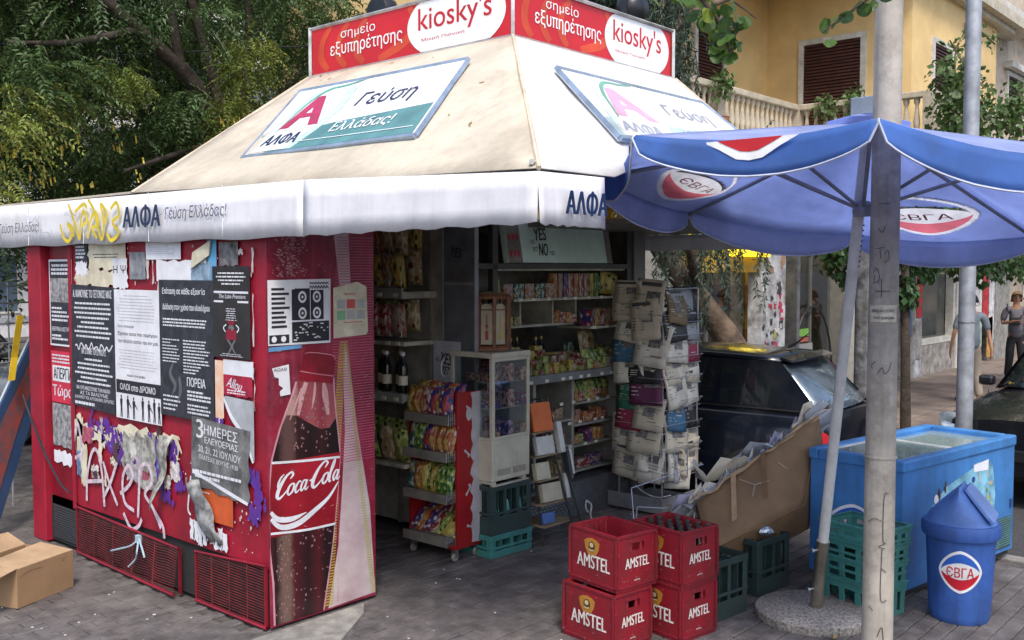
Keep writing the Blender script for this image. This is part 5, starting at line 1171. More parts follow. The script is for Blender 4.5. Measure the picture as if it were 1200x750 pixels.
# red beer crates
m_beer = M('beer_crate_red', (.245, .004, .015), .42, var=.2, scale=4, dirt=.5, dirtcol=(.13, .02, .02), dscale=6, scuff=.55, streak=.35); m_beerd = M('beer_crate_rim', (.20, .004, .014), .45, var=.2, scuff=.5, dirt=.4, dirtcol=(.10, .03, .03))
m_gold = M('emblem_gold', (.45, .20, .03), .45); m_bw = M('crate_print_white', (.76, .73, .68), .5, var=.1, dirt=.5, dirtcol=(.45, .2, .2), dscale=22)
def beer_crate(label, loc, rz, wx, wy, h_, longx, group='red beer crates stacked in front of the kiosk'):
    """origin at the front corner; x side goes right, y side goes left-back"""
    t = thing('beer_crate', label, 'beer crate', loc, rz, group); th = .018
    hz0, hz1 = h_ - .095, h_ - .05
    def wall(F_, L_, hole):
        b = MB(); hw = .058; a, c = L_ / 2 - hw, L_ / 2 + hw
        if not hole: a = c = L_ / 2
        for pl in ([(0, 0), (L_, 0), (L_, hz0), (0, hz0)], [(0, hz1), (L_, hz1), (L_, h_), (0, h_)], [(0, hz0), (a, hz0), (a, hz1), (0, hz1)], [(c, hz0), (L_, hz0), (L_, hz1), (c, hz1)]): b.prism(pl, F_, -th, 0)
        return part('crate_side', b, m_beer, t)
    Fx = frame((0, 0, 0), (1, 0, 0), (0, 0, 1)); Fy = frame((0, wy, 0), (0, -1, 0), (0, 0, 1))
    Fx2 = frame((wx, wy, 0), (-1, 0, 0), (0, 0, 1)); Fy2 = frame((wx, 0, 0), (0, 1, 0), (0, 0, 1))
    sx_ = wall(Fx, wx, True); sy_ = wall(Fy, wy, False); wall(Fx2, wx, True); wall(Fy2, wy, False)
    b = MB(); b.b2((.01, .01, .004), (wx - .01, wy - .01, .02)); part('crate_floor', b, m_beer, t)
    b = MB()
    for F_, L_ in ((Fx, wx), (Fy, wy), (Fx2, wx), (Fy2, wy)):
        for z0, z1_, d_ in ((.0, .016, -.006), (.016, .028, .004), (h_ - .014, h_ + .002, .005)): b.prism([(-.003, z0), (L_ + .003, z0), (L_ + .003, z1_), (-.003, z1_)], F_, -.004, max(d_, .001))
        for e in (0, L_): b.prism([(e - .012, .028), (e + .012, .028), (e + .012, h_ - .014), (e - .012, h_ - .014)], F_, -.010, .0025)
    part('crate_rib', b, m_beerd, t, bevel=.002)
    b = MB(); nx, ny = 4, 5
    for i in range(1, nx): b.b2((wx * i / nx - .003, .018, .02), (wx * i / nx + .003, wy - .018, h_ - .12))
    for i in range(1, ny): b.b2((.018, wy * i / ny - .003, .02), (wx - .018, wy * i / ny + .003, h_ - .125))
    for i in range(nx):
        for j in (0, wy): b.tube([(wx * (i + .5) / nx, (.012 if j == 0 else wy - .012), .02), (wx * (i + .5) / nx, (.014 if j == 0 else wy - .014), h_ - .02)], .02 if 0 else .012, 6)
    part('divider', b, m_beer, t)
    L_ = wx; b = MB(); text(b, Fx, 'AMSTEL', L_ * .20, h_ * .40, w=L_ * .60, h=.058, bold=.035, d=.002); text(b, Fx, 'AMSTEL', L_ * .42, h_ * .16, w=L_ * .16, h=.009, bold=.02, d=.002); part('lettering', b, m_bw, sx_)
    L_ = wy; b = MB(); text(b, Fy, 'AMSTEL', L_ * .17, h_ * .31, w=L_ * .68, h=.078, bold=.035, d=.002); part('lettering', b, m_bw, sy_)
    b = MB(); cx, cz = L_ * .48, h_ * .70
    b.flat([(cx + 1.22 * x, cz + z) for x, z in ((-.052, .03), (-.03, .045), (0, .052), (.03, .045), (.052, .03), (.044, -.012), (.026, -.045), (-.026, -.045), (-.044, -.012))], Fy, .002); part('emblem', b, m_gold, sy_)
    b = MB(); b.flat(ellipse(cx, cz + .004, .026, .028, 16), Fy, .0035); part('emblem_centre', b, M('emblem_dark', (.07, .035, .02), .5), sy_)
    b = MB(); b.flat(ellipse(cx, cz + .012, .016, .014, 12), Fy, .005); b.flat([(cx - .022, cz - .018), (cx, cz - .024), (cx + .022, cz - .018), (cx + .018, cz - .010), (cx, cz - .015), (cx - .018, cz - .010)], Fy, .005); part('emblem_figure', b, M('emblem_cream', (.55, .45, .25), .5), sy_)
    return t
BH = .314
beer_crate('red beer crate, top of the nearer stack, standing empty', (1.09, -1.67, BH + .002), R(-10), .31, .385, BH, 0)
beer_crate('red beer crate at the bottom of the nearer stack, set slightly to the left', (1.05, -1.68, 0), R(-8), .30, .40, BH, 0)
ct = beer_crate('red beer crate filled with bottles, on top of the farther stack', (1.41, -1.885, BH + .002), R(-10), .30, .385, BH, 0)
beer_crate('red beer crate under the bottle filled one', (1.415, -1.88, 0), R(-9), .30, .385, BH, 0)
brown = M('beer_glass_brown', (.020, .011, .008), .12); capm = M('cap_silver', (.16, .15, .15), .35, .8)
bprof = [(.030, 0), (.031, .008), (.031, .15), (.026, .18), (.0135, .215), (.012, .25), (.0145, .252), (.0145, .262)]
for i in range(4):
    for j in range(5):
        if (i, j) in ((0, 4), (0, 3), (3, 4)): continue
        lx, ly = .3 * (i + .5) / 4, .385 * (j + .5) / 5; a = R(-10)
        bottle_obj('beer_bottle', (1.41 + lx * math.cos(a) - ly * math.sin(a), -1.885 + lx * math.sin(a) + ly * math.cos(a), BH + .025 + rb.uniform(0, .012)), [(r * .95, z * 1.06) for r, z in bprof], brown, 'brown beer bottle standing in the filled red crate', 'bottle', 'beer bottles in the red crate', capm)
# dark green crates behind
bottle_crate('bottle_crate', 'dark green bottle crate on the ground beside the red beer crates', (1.99, -1.72, 0), R(-8), .36, .30, .36, m_dgreen, cells=(2, 3), band=.11)
bottle_crate('bottle_crate', 'dark green bottle crate tucked against the blue freezer under the carton', (2.62, -1.66, 0), R(-8), .34, .38, .36, m_dgreen, cells=(2, 2), band=.11)
bottle_crate('bottle_crate', 'blue bottle crate half hidden behind the cardboard carton', (2.42, -1.42, 0), R(-8), .2, .34, .40, m_bluec, cells=(1, 2), band=.09)
b = MB(); b.lathe([(0, 0), (.045, .012), (.055, .03), (.04, .05), (.02, .062), (0, .066)], n=9); b.v = [(v[0] * (1 + .2 * math.sin(v[1] * 90)), v[1], v[2]) for v in b.v]
o = part('crumpled_foil', b, M('foil_silver', (.55, .6, .62), .2, .8, bump=.8, bscale=30)); o.location = (2.58, -1.80, .362); tag(o, 'crumpled ball of silver foil on the dark green crate beside the freezer', 'foil ball')
# nested teal crates in front of the freezer
for i, (z, s_, l_) in enumerate(((0, 1.0, 'bottom one with tall openings'), (.19, 1.02, 'second from the bottom'), (.30, 1.05, 'third from the bottom'), (.40, 1.09, 'topmost'))):
    t = thing('plastic_crate', 'teal plastic crate in the nested stack before the freezer, ' + l_, 'crate', (2.66, -2.42, z + .0), R(-14), 'nested teal crates in front of the freezer')
    w0, w1, dd, hh = .27 * s_ / 2, .30 * s_ / 2, .40 * s_ / 2, .20 if i == 0 else .145
    th = .01
    for k, (F_, L0, L1) in enumerate(((frame((0, -dd * .95, 0), (1, 0, 0), (0, -.04, 1)), w0, w1), (frame((0, dd * .95, 0), (-1, 0, 0), (0, .04, 1)), w0, w1), (frame((-w0, 0, 0), (0, -1, 0), (-.08, 0, 1)), dd * .95, dd), (frame((w0, 0, 0), (0, 1, 0), (.08, 0, 1)), dd * .95, dd))):
        b = MB()
        def wf(t_): return L0 + (L1 - L0) * t_
        b.prism([(-wf(.8), hh * .72), (wf(.8), hh * .72), (wf(1), hh), (-wf(1), hh)], F_, -th, 0)
        b.prism([(-L0, 0), (L0, 0), (wf(.15), hh * .14), (-wf(.15), hh * .14)], F_, -th, 0)
        for q in (-1, -.34, .34, 1):
            c = q * (L0 - .02); b.prism([(c - .02, hh * .14), (c + .02, hh * .14), (c + .02, hh * .72), (c - .02, hh * .72)], F_, -th, 0)
        b.prism([(-wf(1) - .006, hh - .012), (wf(1) + .006, hh - .012), (wf(1) + .006, hh + .004), (-wf(1) - .006, hh + .004)], F_, -th, .008)
        if i: b.prism([(-wf(.5) - .002, hh * .40), (wf(.5) + .002, hh * .40), (wf(.5) + .002, hh * .52), (-wf(.5) - .002, hh * .52)], F_, -th + .002, .004)
        part('crate_side', b, m_teal, t, bevel=.002)
    b = MB(); b.b2((-w0 + .01, -dd * .94, .003), (w0 - .01, dd * .94, .012)); part('crate_floor', b, m_teal, t)

# ================================================================= MAGAZINE STAND (low wire stand beside the cabinet)
ms = thing('magazine_stand', 'low dark wire magazine stand with wooden shelves leaning beside the glass cabinet', 'magazine stand', (2.62, .1, 0))
def Z(name, mb, mat, par=None, **k): return part(name, mb, mat, par or ms, w=True, **k)
m_wire = M('wire_black', (.05, .045, .04), .45, .5)
b = MB()
for x0, y0, x1, y1 in ((2.80, -.16, 2.66, .12), (2.70, -.15, 2.60, .13), (2.42, -.05, 2.42, .14)): b.tube([(x0, y0, .0), (x1, y1, 1.10)], .009, 5)
b.tube([(2.42, .16, 1.08), (2.68, .13, 1.10)], .009, 5); b.tube([(2.42, .22, .0), (2.42, .16, 1.08)], .009, 5); Z('frame', b, m_wire)
m_ply = M('ply_shelf', (.30, .22, .13), .7, var=.2)
for i, z in enumerate((.14, .30, .48, .66, .84)):
    b = MB(); b.b2((2.40, .0 - .08 + i * .03, z), (2.74 - i * .01, .18, z + .014)); Z('shelf', b, m_ply)
m_book = [M('book_white', (.55, .54, .50), .7), M('book_orange', (.62, .13, .02), .6), M('book_blue', (.08, .16, .4), .6), M('book_dark', (.04, .04, .045), .6), M('book_cream', (.5, .45, .33), .7), M('book_red', (.4, .03, .04), .6)]
mbk = [((2.50, .02, .86), (.20, .03, .22), 1, 'orange magazine at the top of the low wire stand'), ((2.53, .02, .675), (.18, .04, .14), 0, 'white booklet behind the orange magazine'), ((2.68, -.02, .675), (.05, .05, .24), 0, 'tall white booklet at the right of the low wire stand'), ((2.46, -.01, .495), (.14, .05, .13), 4, 'cream booklet on the middle ply shelf'),
       ((2.74, -.05, .495), (.03, .06, .19), 3, 'black booklet on the middle ply shelf'), ((2.77, -.05, .495), (.025, .06, .2), 0, 'slim white booklet beside the black one'), ((2.56, -.02, .315), (.20, .05, .14), 4, 'cream booklet on the lower ply shelf'), ((2.72, -.04, .315), (.04, .06, .19), 0, 'white booklet at the end of the lower ply shelf'), ((2.5, -.03, .155), (.12, .05, .08), 2, 'blue booklet on the lowest ply shelf')]
for (l, d, c, lb) in mbk:
    b = MB(); b.b2((-d[0] / 2, -d[1] / 2, 0), (d[0] / 2, d[1] / 2, d[2])); o = part('magazine', b, m_book[c], bevel=.003); o.location = l; o.rotation_euler = (R(-14), 0, R(-8)); tag(o, lb, 'magazine')
b = MB(); b.tube(smooth_path([(2.80, -.17, .30), (2.84, -.19, .26), (2.83, -.19, .18), (2.88, -.21, .08), (2.86, -.22, .02)], 5), .007, 5); b.tube(smooth_path([(2.80, -.17, .30), (2.78, -.18, .25), (2.80, -.19, .21)], 4), .006, 5); o = part('plastic_tie', b, M('tie_pale', (.5, .45, .42), .5)); tag(o, 'pale plastic tie dangling from the wire stand leg', 'tie')

# ================================================================= NEWSPAPER RACK
nr = thing('newspaper_rack', 'tall wire newspaper rack full of papers on a grey steel base', 'newspaper rack', (4.0, 0, 0))
def Q(name, mb, mat, par=None, **k): return part(name, mb, mat, par or nr, w=True, **k)
m_wr = M('rack_wire', (.52, .53, .55), .35, .6)
m_base = M('rack_base_grey', (.22, .225, .24), .5, dirt=.3)
b = MB(); b.b2((3.76, -.25, .05), (4.42, .30, .062)); Q('base_tray', b, m_base)
b = MB(); b.b2((3.75, -.26, .02), (3.762, .31, .15)); b.b2((3.762, -.26, .02), (4.43, -.248, .15)); Q('base_side', b, m_base, bevel=.003)
b = MB(); b.tube(smooth_path([(3.80, .05, .22), (3.82, -.05, .16), (3.84, -.16, .14), (3.9, -.25, .16)], 5), .006, 5); Q('cable', b, M('cable_white', (.6, .6, .6), .5))
b = MB()
for x, y in ((3.80, .22), (3.80, -.22), (4.36, -.22), (4.36, .22)): b.tube([(x, y, .02), (x, y, 1.93)], .008, 6)
for z in (1.93, 1.2, .4): b.tube([(3.80, .22, z), (3.80, -.22, z), (4.36, -.22, z), (4.36, .22, z), (3.80, .22, z)], .005, 5)
Q('frame', b, m_wr)
TZ = [.30, .50, .70, .90, 1.10, 1.28, 1.46, 1.64]
for k, z in enumerate(TZ):
    b = MB()
    for dz in (0, .07): b.tube([(3.775 - dz * .3, .23, z + dz), (3.775 - dz * .3, -.23, z + dz), (3.80, -.245 - dz * .3, z + dz), (4.38, -.245 - dz * .3, z + dz), (4.40 + dz * .3, -.22, z + dz)], .0028, 4)
    for q_ in range(5): y = -.2 + q_ * .1; b.tube([(3.80, y, z), (3.755, y, z + .07)], .002, 4)
    for q_ in range(6): x = 3.83 + q_ * .105; b.tube([(x, -.22, z), (x, -.268, z + .07)], .002, 4)
    Q('pocket_wire', b, m_wr)
papm = {'newsprint': M('newsprint', (.62, .55, .43), .85, var=.1), 'white': M('paper_white', (.74, .69, .60), .8), 'grey': M('paper_grey', (.36, .37, .40), .8), 'blue': M('paper_blue', (.06, .17, .30), .6), 'green': M('paper_green', (.04, .20, .12), .6), 'crimson': M('paper_crimson', (.30, .03, .07), .6), 'black': M('paper_black', (.03, .03, .035), .5), 'brown': M('paper_brown', (.22, .15, .08), .7), 'plum': M('paper_plum', (.14, .03, .09), .6)}
inkn = M('newsprint_ink', (.08, .08, .085), .8); pic = M('news_picture', (.30, .28, .26), .7, col2=(.05, .05, .06), scale=30)
rn = random.Random(44)
def newspaper(F_, w_, h_, col, label, kind='newspaper', extra=None, group=None, head=None):
    o = None
    rows = []; cu_ = rn.uniform(-.6, 1.6)
    for j in range(7):
        t = j / 6; curl = .05 * t ** 3 * cu_
        rows.append([F_(-w_ / 2 + w_ * i / 4, t * h_, -curl + .01 * math.sin(i * 1.4 + j * .3) + .012) for i in range(5)])
    b = MB(); b.grid(rows); b.grid([[p - F_.n * .012 for p in row][::-1] for row in rows]); o = part(kind, b, papm[col], smooth=60, solid=.002); tag(o, label, kind, group)
    def S(a, c, d=0):       # follow the curl
        t = max(0, min(1, c / h_)); i_ = (a / w_ + .5) * 4; j_ = t * 6
        i0 = int(max(0, min(3, math.floor(i_)))); j0 = int(min(5, math.floor(j_))); u_, v = i_ - i0, j_ - j0
        p = rows[j0][i0] * (1 - u_) * (1 - v) + rows[j0][i0 + 1] * u_ * (1 - v) + rows[j0 + 1][i0] * (1 - u_) * v + rows[j0 + 1][i0 + 1] * u_ * v
        return p + F_.n * (d + .0022)
    def rc(b, x0, y0, x1, y1, d):
        n = 4; 
        for q in range(n): ya, yb = y0 + (y1 - y0) * q / n, y0 + (y1 - y0) * (q + 1) / n; b.add([S(x0, ya, d), S(x1, ya, d), S(x1, yb, d), S(x0, yb, d)], [(0, 1, 2, 3)])
    dark = col in ('black', 'plum', 'blue', 'green', 'crimson', 'brown')
    b = MB(); rc(b, -w_ * .42, h_ * .84, w_ * rn.uniform(.1, .42), h_ * .93, .001)
    n = rn.randint(4, 8)
    for q in range(n):
        y = h_ * (.25 + .5 * q / n); x0 = rn.choice([-w_ * .42, -w_ * .42, 0]); rc(b, x0, y, x0 + w_ * rn.uniform(.2, .4), y + h_ * .018, .001)
    part('print', b, papm['white'] if dark else inkn, o)
    b = MB(); x0 = rn.uniform(-.3, 0) * w_; y0 = rn.uniform(.38, .5) * h_; rc(b, x0, y0, x0 + w_ * rn.uniform(.3, .55), y0 + h_ * rn.uniform(.18, .30), .0018); part('picture', b, extra or pic, o)
    return o
def tiltf(o_, u_, v_, a):
    u_, v_ = Vector(u_).normalized(), Vector(v_).normalized(); return frame(o_, u_ * math.cos(a) + v_ * math.sin(a), v_ * math.cos(a) - u_ * math.sin(a))
lefts = [('newsprint', 'white'), ('newsprint', 'newsprint'), ('crimson', 'newsprint'), ('green', 'plum'), ('white', 'black'), ('blue', 'white'), ('white', 'newsprint'), ('newsprint', 'newsprint')]
rights = ['white', 'newsprint', 'blue', 'white', 'newsprint', 'white', 'black', 'brown']
ordn = ['lowest', 'second lowest', 'third from the bottom', 'fourth from the bottom', 'fifth from the bottom', 'third from the top', 'second highest', 'highest']
for k, z in enumerate(TZ):
    for side in (0, 1):
        F_ = frame((3.775 + .005 * side, .11 - .20 * side, z + .005), (0, -1, rn.uniform(-.05, .05)), (.10 - .12 * 0, 0, 1))
        F_ = tiltf((3.785 - .012 * side - rn.uniform(0, .03), .12 - .20 * side + rn.uniform(-.03, .03), z + rn.uniform(-.02, .04)), (0, -1, 0), (rn.uniform(.05, .22), 0, 1), rn.uniform(-.16, .16))
        c = lefts[k][side]
        newspaper(F_, rn.uniform(.26, .33), rn.uniform(.29, .37), c, '%s paper in the %s rack row, %s half of its left face' % (c, ordn[k], ('left', 'right')[side]), group='papers on the left face of the rack')
    F_ = tiltf((3.98, -.235 - rn.uniform(0, .03), z + rn.uniform(-.02, .04)), (1, 0, 0), (0, rn.uniform(.05, .22), 1), rn.uniform(-.16, .16))
    newspaper(F_, rn.uniform(.29, .36), rn.uniform(.28, .36), rights[k], '%s paper in the %s row, right face of the rack' % (rights[k], ordn[k]), group='papers on the right face of the rack')
    F_ = tiltf((4.24, -.225, z + rn.uniform(-.02, .03)), (1, 0, 0), (0, rn.uniform(.04, .2), 1), rn.uniform(-.16, .16))
    c = ['newsprint', 'newsprint', 'black', 'white', 'newsprint', 'crimson', 'grey', 'black'][k]
    newspaper(F_, .28, rn.uniform(.27, .35), c, '%s paper at the far right of the %s rack row' % (c, ordn[k]), group='papers at the far right of the rack')
F_ = frame((3.79, .12, 1.80), (0, -1, 0), (.03, 0, 1)); newspaper(F_, .28, .20, 'newsprint', 'yellowish newspaper standing highest on the rack', group=None)
F_ = frame((4.12, -.2, 1.72), (1, 0, 0), (0, .03, 1)); newspaper(F_, .36, .2, 'grey', 'dark framed grey paper at the top right of the rack')
for i in range(9):   # loose papers sagging at the bottom
    F_ = frame((3.80 + rn.uniform(-.03, .3), -.05 - .22 * rn.random(), .12 + rn.uniform(0, .25)), (rn.uniform(.3, 1), -1, rn.uniform(-.3, .3)), (rn.uniform(.1, .4), rn.uniform(.0, .3), 1))
    newspaper(F_, .22, .24, rn.choice(['newsprint', 'white', 'grey']), 'loose newspaper slumped at the foot of the rack', group='loose papers at the foot of the rack')

# ================================================================= CARDBOARD CARTON with waste
ca = thing('cardboard_carton', 'large brown cardboard carton leaning against the freezer, stuffed with waste paper', 'carton', (2.8, -1.6, .35))
m_card = M('cardboard', (.205, .125, .062), .8, var=.15, scale=3, bump=.08, bscale=40, dirt=.3, dirtcol=(.12, .07, .04)); m_card_in = M('cardboard_edge', (.42, .28, .15), .85, var=.2)
def CT(name, mb, mat, par=None, **k): return part(name, mb, mat, par or ca, w=True, **k)
cA, cB, cC, cD, cE = [Vector(p) for p in ((2.42, -1.37, .55), (3.22, -1.86, 1.08), (3.00, -1.93, .62), (2.80, -1.90, .44), (2.16, -1.62, .30))]
cn = (cB - cA).cross(cE - cA).normalized()
if cn.dot(Vector((-3.3, -4.76, 2.1)) - cA) < 0: cn = -cn
bk = -cn * .26
b = MB()
def fold(p0, p1, p2, p3, nu, nv, amp, sd):
    r_ = random.Random(sd); rows = []
    for j in range(nv + 1):
        row = []
        for i in range(nu + 1):
            u_, v = i / nu, j / nv; p = (p0 * (1 - u_) + p1 * u_) * (1 - v) + (p3 * (1 - u_) + p2 * u_) * v
            row.append(p + cn * (amp * math.sin(u_ * 4.1 + sd) * math.sin(v * 3 + 1) + r_.uniform(-.003, .003)))
        rows.append(row)
    return rows
b.grid(fold(cE, (cD + cC) / 2, cB, cA, 14, 8, .012, 1)); CT('carton_side', b, m_card, solid=.006, smooth=50)
b = MB(); b.grid(fold(cE + bk, (cD + cC) / 2 + bk, cB + bk, cA + bk * 1.1, 10, 6, .01, 2)); CT('carton_side', b, m_card, solid=.006, smooth=50)
b = MB(); b.grid([[cE, (cD + cC) / 2], [cE + bk, (cD + cC) / 2 + bk]]); CT('carton_floor', b, m_card, solid=.006)
b = MB(); b.grid([[(cD + cC) / 2, cB], [(cD + cC) / 2 + bk, cB + bk]]); CT('carton_end', b, m_card, solid=.006)
r_ = random.Random(2); b = MB(); n = 18
ed = [cA.lerp(cB, i / n) + cn * .004 + (cA - cE).normalized() * r_.uniform(-.01, .03) for i in range(n + 1)]; b.grid([ed, [p - (cA - cE).normalized() * r_.uniform(.015, .04) for p in ed]]); CT('torn_edge', b, m_card_in, solid=.004)
b = MB(); ab = (cB - cA); dn = (cE - cA)
for pts in ([(.33, .18), (.42, .45), (.38, .62)], [(.42, .45), (.52, .55)], [(.62, .35), (.66, .55)]):
    b.tube([cA + ab * p[0] + dn * p[1] * 1.0 + cn * .018 for p in pts], .0028, 4)
CT('scratch', b, M('tape_pale', (.5, .42, .35), .5))
for s_, c in ((.28, m_card_in), (.52, M('tape_brown', (.20, .12, .06), .25))):
    b = MB(); b.grid([[cA + ab * s_ + cn * .02, cA + ab * (s_ + .04) + cn * .02], [cA + ab * (s_ - .08) + dn * .8 + cn * .02, cA + ab * (s_ - .04) + dn * .8 + cn * .02]]); CT('packing_tape', b, c)
wc = [papm['white'], papm['newsprint'], M('clear_film', (.50, .56, .66), .15, .0, var=.5, scale=14, bump=.8, bscale=30), papm['grey'], M('paper_lilac', (.38, .36, .48), .6)]
for i in range(120):
    t = rn.uniform(-.08, .90); p = cA.lerp(cB, t) + bk * rn.uniform(.05, .9) + Vector((0, 0, rn.uniform(-.02, .09))); up = (cA - cE).normalized()
    L_ = rn.uniform(.16, .34); ud = (ab.normalized() * rn.uniform(-1, 1) + up * rn.uniform(.02, .22) + cn * rn.uniform(-.3, .1)).normalized(); vd = cn.cross(ud).normalized()
    rows = [[p + ud * (a * L_) + up * (.02 + .02 * math.sin(a * 5 + i)) + (-cn) * (c * .14) + Vector((0, 0, .03 * math.sin(c * 6 + a * 4 + i) + .02 * math.cos(a * 9 + c * 7))) for c in (0, .3, .6, 1)] for a in (0, .3, .6, 1)]
    b = MB(); b.grid(rows); o = part('waste_paper', b, wc[i % 5], smooth=60, solid=.002); k_ = ['white', 'newsprint', 'clear film', 'grey', 'lilac'][i % 5]; tag(o, 'crumpled %s scrap poking out of the brown carton' % k_, 'waste paper', 'waste stuffed in the cardboard carton')
for i, (t, L_, c) in enumerate(((.02, .50, 'white'), (.07, .46, 'grey'), (.12, .40, 'white'))):
    p = cA.lerp(cB, -.06 + t) + bk * (.35 + .2 * i); b = MB(); b.box(p + Vector((.03, 0, -.06)), (.05, .012, L_), Matrix.Rotation(R(24), 3, 'Y') @ Matrix.Rotation(R(-10), 3, 'X')); o = part('rolled_paper', b, papm[c], bevel=.004); tag(o, ('leftmost white', 'grey', 'inner white')[i] + ' folded board slotted in the left end of the carton', 'folded board')
wb = thing('wire_basket', 'small white wire basket hooked beside the carton', 'wire basket', (2.35, -1.1, .6))
b = MB()
base = Vector((2.42, -1.02, .62)); 
for dx in (0, .16): b.tube([base + Vector((dx, -dx * .5, 0)), base + Vector((dx, -dx * .5, .20)), base + Vector((dx + .09, -dx * .5 - .05, .22)), base + Vector((dx + .09, -dx * .5 - .05, .02))], .004, 5)
b.tube([(2.20, -1.0, .62), (2.8, -1.2, .72)], .004, 5); b.tube([(2.20, -1.05, .50), (2.50, -1.25, .46), (2.3, -1.3, .30), (2.1, -1.1, .36), (2.20, -1.05, .50)], .004, 5); b.tube([(2.2, -1.0, .62), (2.1, -1.1, .36)], .004, 5)
part('wire', b, m_wr, wb, w=True)

# ================================================================= FREEZER
fz = thing('ice_cream_freezer', 'blue chest freezer with sliding glass lids and faded ice cream stickers', 'freezer', (2.90, -2.56, 0), R(-9))
m_fblue = M('freezer_blue', (.050, .20, .50), .35, var=.2, scale=2, dirt=.45, dirtcol=(.035, .10, .22), streak=.35, scuff=.15); m_fblue2 = M('freezer_rim_blue', (.055, .22, .54), .3, var=.15, scuff=.3, dirt=.3, dirtcol=(.04, .12, .25))
m_fdeep = M('freezer_deep_blue', (.025, .065, .24), .4, var=.15)
FW, FD_, FH = 1.56, .66, .90
b = MB(); b.b2((0, 0, .07), (FW, FD_, FH - .24)); b.b2((.0, .0, FH - .24), (FW, .05, FH - .07)); b.b2((.0, FD_ - .05, FH - .24), (FW, FD_, FH - .07)); b.b2((.0, .05, FH - .24), (.05, FD_ - .05, FH - .07)); b.b2((FW - .05, .05, FH - .24), (FW, FD_ - .05, FH - .07)); part('freezer_body', b, m_fblue, fz)
b = MB(); b.b2((.02, .02, .03), (FW - .02, FD_ - .02, .07)); part('plinth', b, M('plinth_dark', (.02, .02, .025), .6), fz)
b = MB()
for (x0, y0, x1, y1) in ((-.012, -.012, FW + .012, .06), (-.012, FD_ - .06, FW + .012, FD_ + .012), (-.012, .06, .06, FD_ - .06), (FW - .06, .06, FW + .012, FD_ - .06)): b.b2((x0, y0, FH - .075), (x1, y1, FH))
part('lid_rim', b, m_fblue2, fz, bevel=.012)
gz = glassmat('lid_glass', (.85, .95, .93), .9)
_t = gz.node_tree; _df = _t.nodes.new('ShaderNodeBsdfDiffuse'); _df.inputs[0].default_value = (.55, .66, .64, 1); _mx = _t.nodes.new('ShaderNodeMixShader'); _mx.inputs[0].default_value = .22  # pale diffuse mixed in to paint a whitish reflection on the lids
_o = _t.nodes['Material Output']; _s0 = _o.inputs[0].links[0].from_socket; _t.links.new(_s0, _mx.inputs[1]); _t.links.new(_df.outputs[0], _mx.inputs[2]); _t.links.new(_mx.outputs[0], _o.inputs[0])
for i, (x0, x1, z) in enumerate(((.06, .80, FH - .018), (.74, FW - .06, FH - .034))):
    b = MB(); b.b2((x0 + .02, .085, z - .004), (x1 - .02, FD_ - .085, z)); ld = part('glass_lid', b, gz, fz)
    b = MB()
    for q in ((x0, .062, x1, .085), (x0, FD_ - .085, x1, FD_ - .062), (x0, .085, x0 + .022, FD_ - .085), (x1 - .022, .085, x1, FD_ - .085)): b.b2((q[0], q[1], z - .008), (q[2], q[3], z + .005))
    part('lid_frame', b, m_fblue2 if i else MATS['white_plastic'], ld)
b = MB(); b.b2((.051, .051, FH - .18), (FW - .051, FD_ - .051, FH - .15)); part('freezer_liner', b, M('frozen_pile', (.62, .64, .60), .5, col2=(.40, .36, .28), scale=16), fz)
for i in range(22):
    small_box('ice_cream_pack', (0, 0, 0), (.10, .07, .03), ['yellow', 'white', 'blue', 'pale gold', 'red'][i % 5], '%s ice cream pack seen through the freezer lid' % ['yellow', 'white', 'blue', 'pale gold', 'red'][i % 5], 'ice cream pack', 'ice cream packs in the freezer', R(rb.uniform(0, 180)))
    o = list(COL.objects)[-1]; lx, ly = .14 + (i % 8) * .18, .16 + (i // 8) * .17; a = R(-9); o.location = (2.90 + lx * math.cos(a) - ly * math.sin(a), -2.56 + lx * math.sin(a) + ly * math.cos(a), FH - .148 + rb.uniform(0, .03))
Ff = frame((0, 0, 0), (1, 0, 0), (0, 0, 1)); Fe = frame((0, FD_, 0), (0, -1, 0), (0, 0, 1))
b = MB(); b.flat([(.30, .38), (.40, .33), (.56, .33), (1.25, .36), (1.27, .5), (1.22, .72), (1.16, .765), (.98, .77), (.95, .745), (.55, .66), (.36, .56)], Ff, .002); stk = part('sticker', b, M('sticker_sky', (.22, .50, .66), .4, var=.4, scale=7), fz)
b = MB(); b.flat([(.93, .76), (1.03, .765), (1.15, .775), (1.15, .70), (.94, .71)], Ff, .0035); b.flat(ellipse(.42, .60, .03, .03, 9), Ff, .0035); part('torn_patch', b, m_whitep, stk)
r_ = random.Random(6)
for nm, col, pts in (('brown', (.10, .04, .02), [(.40, .42, .06, .12), (.50, .46, .07, .15), (.58, .44, .05, .12), (.46, .62, .02, .06), (.54, .66, .02, .05)]), ('pale', (.55, .50, .40), [(1.02, .66, .02, .05), (1.14, .68, .02, .04), (1.18, .60, .04, .02), (1.15, .50, .03, .04), (.68, .45, .03, .1), (1.2, .45, .03, .02)]), ('green', (.30, .38, .10), [(1.13, .56, .03, .02), (1.18, .5, .03, .02), (1.1, .43, .02, .03)]), ('red', (.45, .05, .05), [(1.2, .40, .02, .03), (.5, .46, .05, .02), (.80, .40, .02, .02)])):
    b = MB()
    for x, z, w_, h_ in pts:
        for q in range(5): b.flat(ellipse(x + r_.uniform(-w_, w_) * .5, z + r_.uniform(-h_, h_) * .5, w_ * .4, h_ * .4, 7), Ff, .0036 + q * .0003)
    part('ice_cream_picture', b, M('sticker_' + nm, col, .5, var=.3, scale=20), stk)
b = MB(); text(b, Ff, 'ICES', .46, .45, w=.08, h=.03, bold=.02, d=.0055, rot=.1); part('lettering', b, m_bw, stk)
evga('stickerlogo', Ff, .76, .54, .15, .24, fz, d=.005)
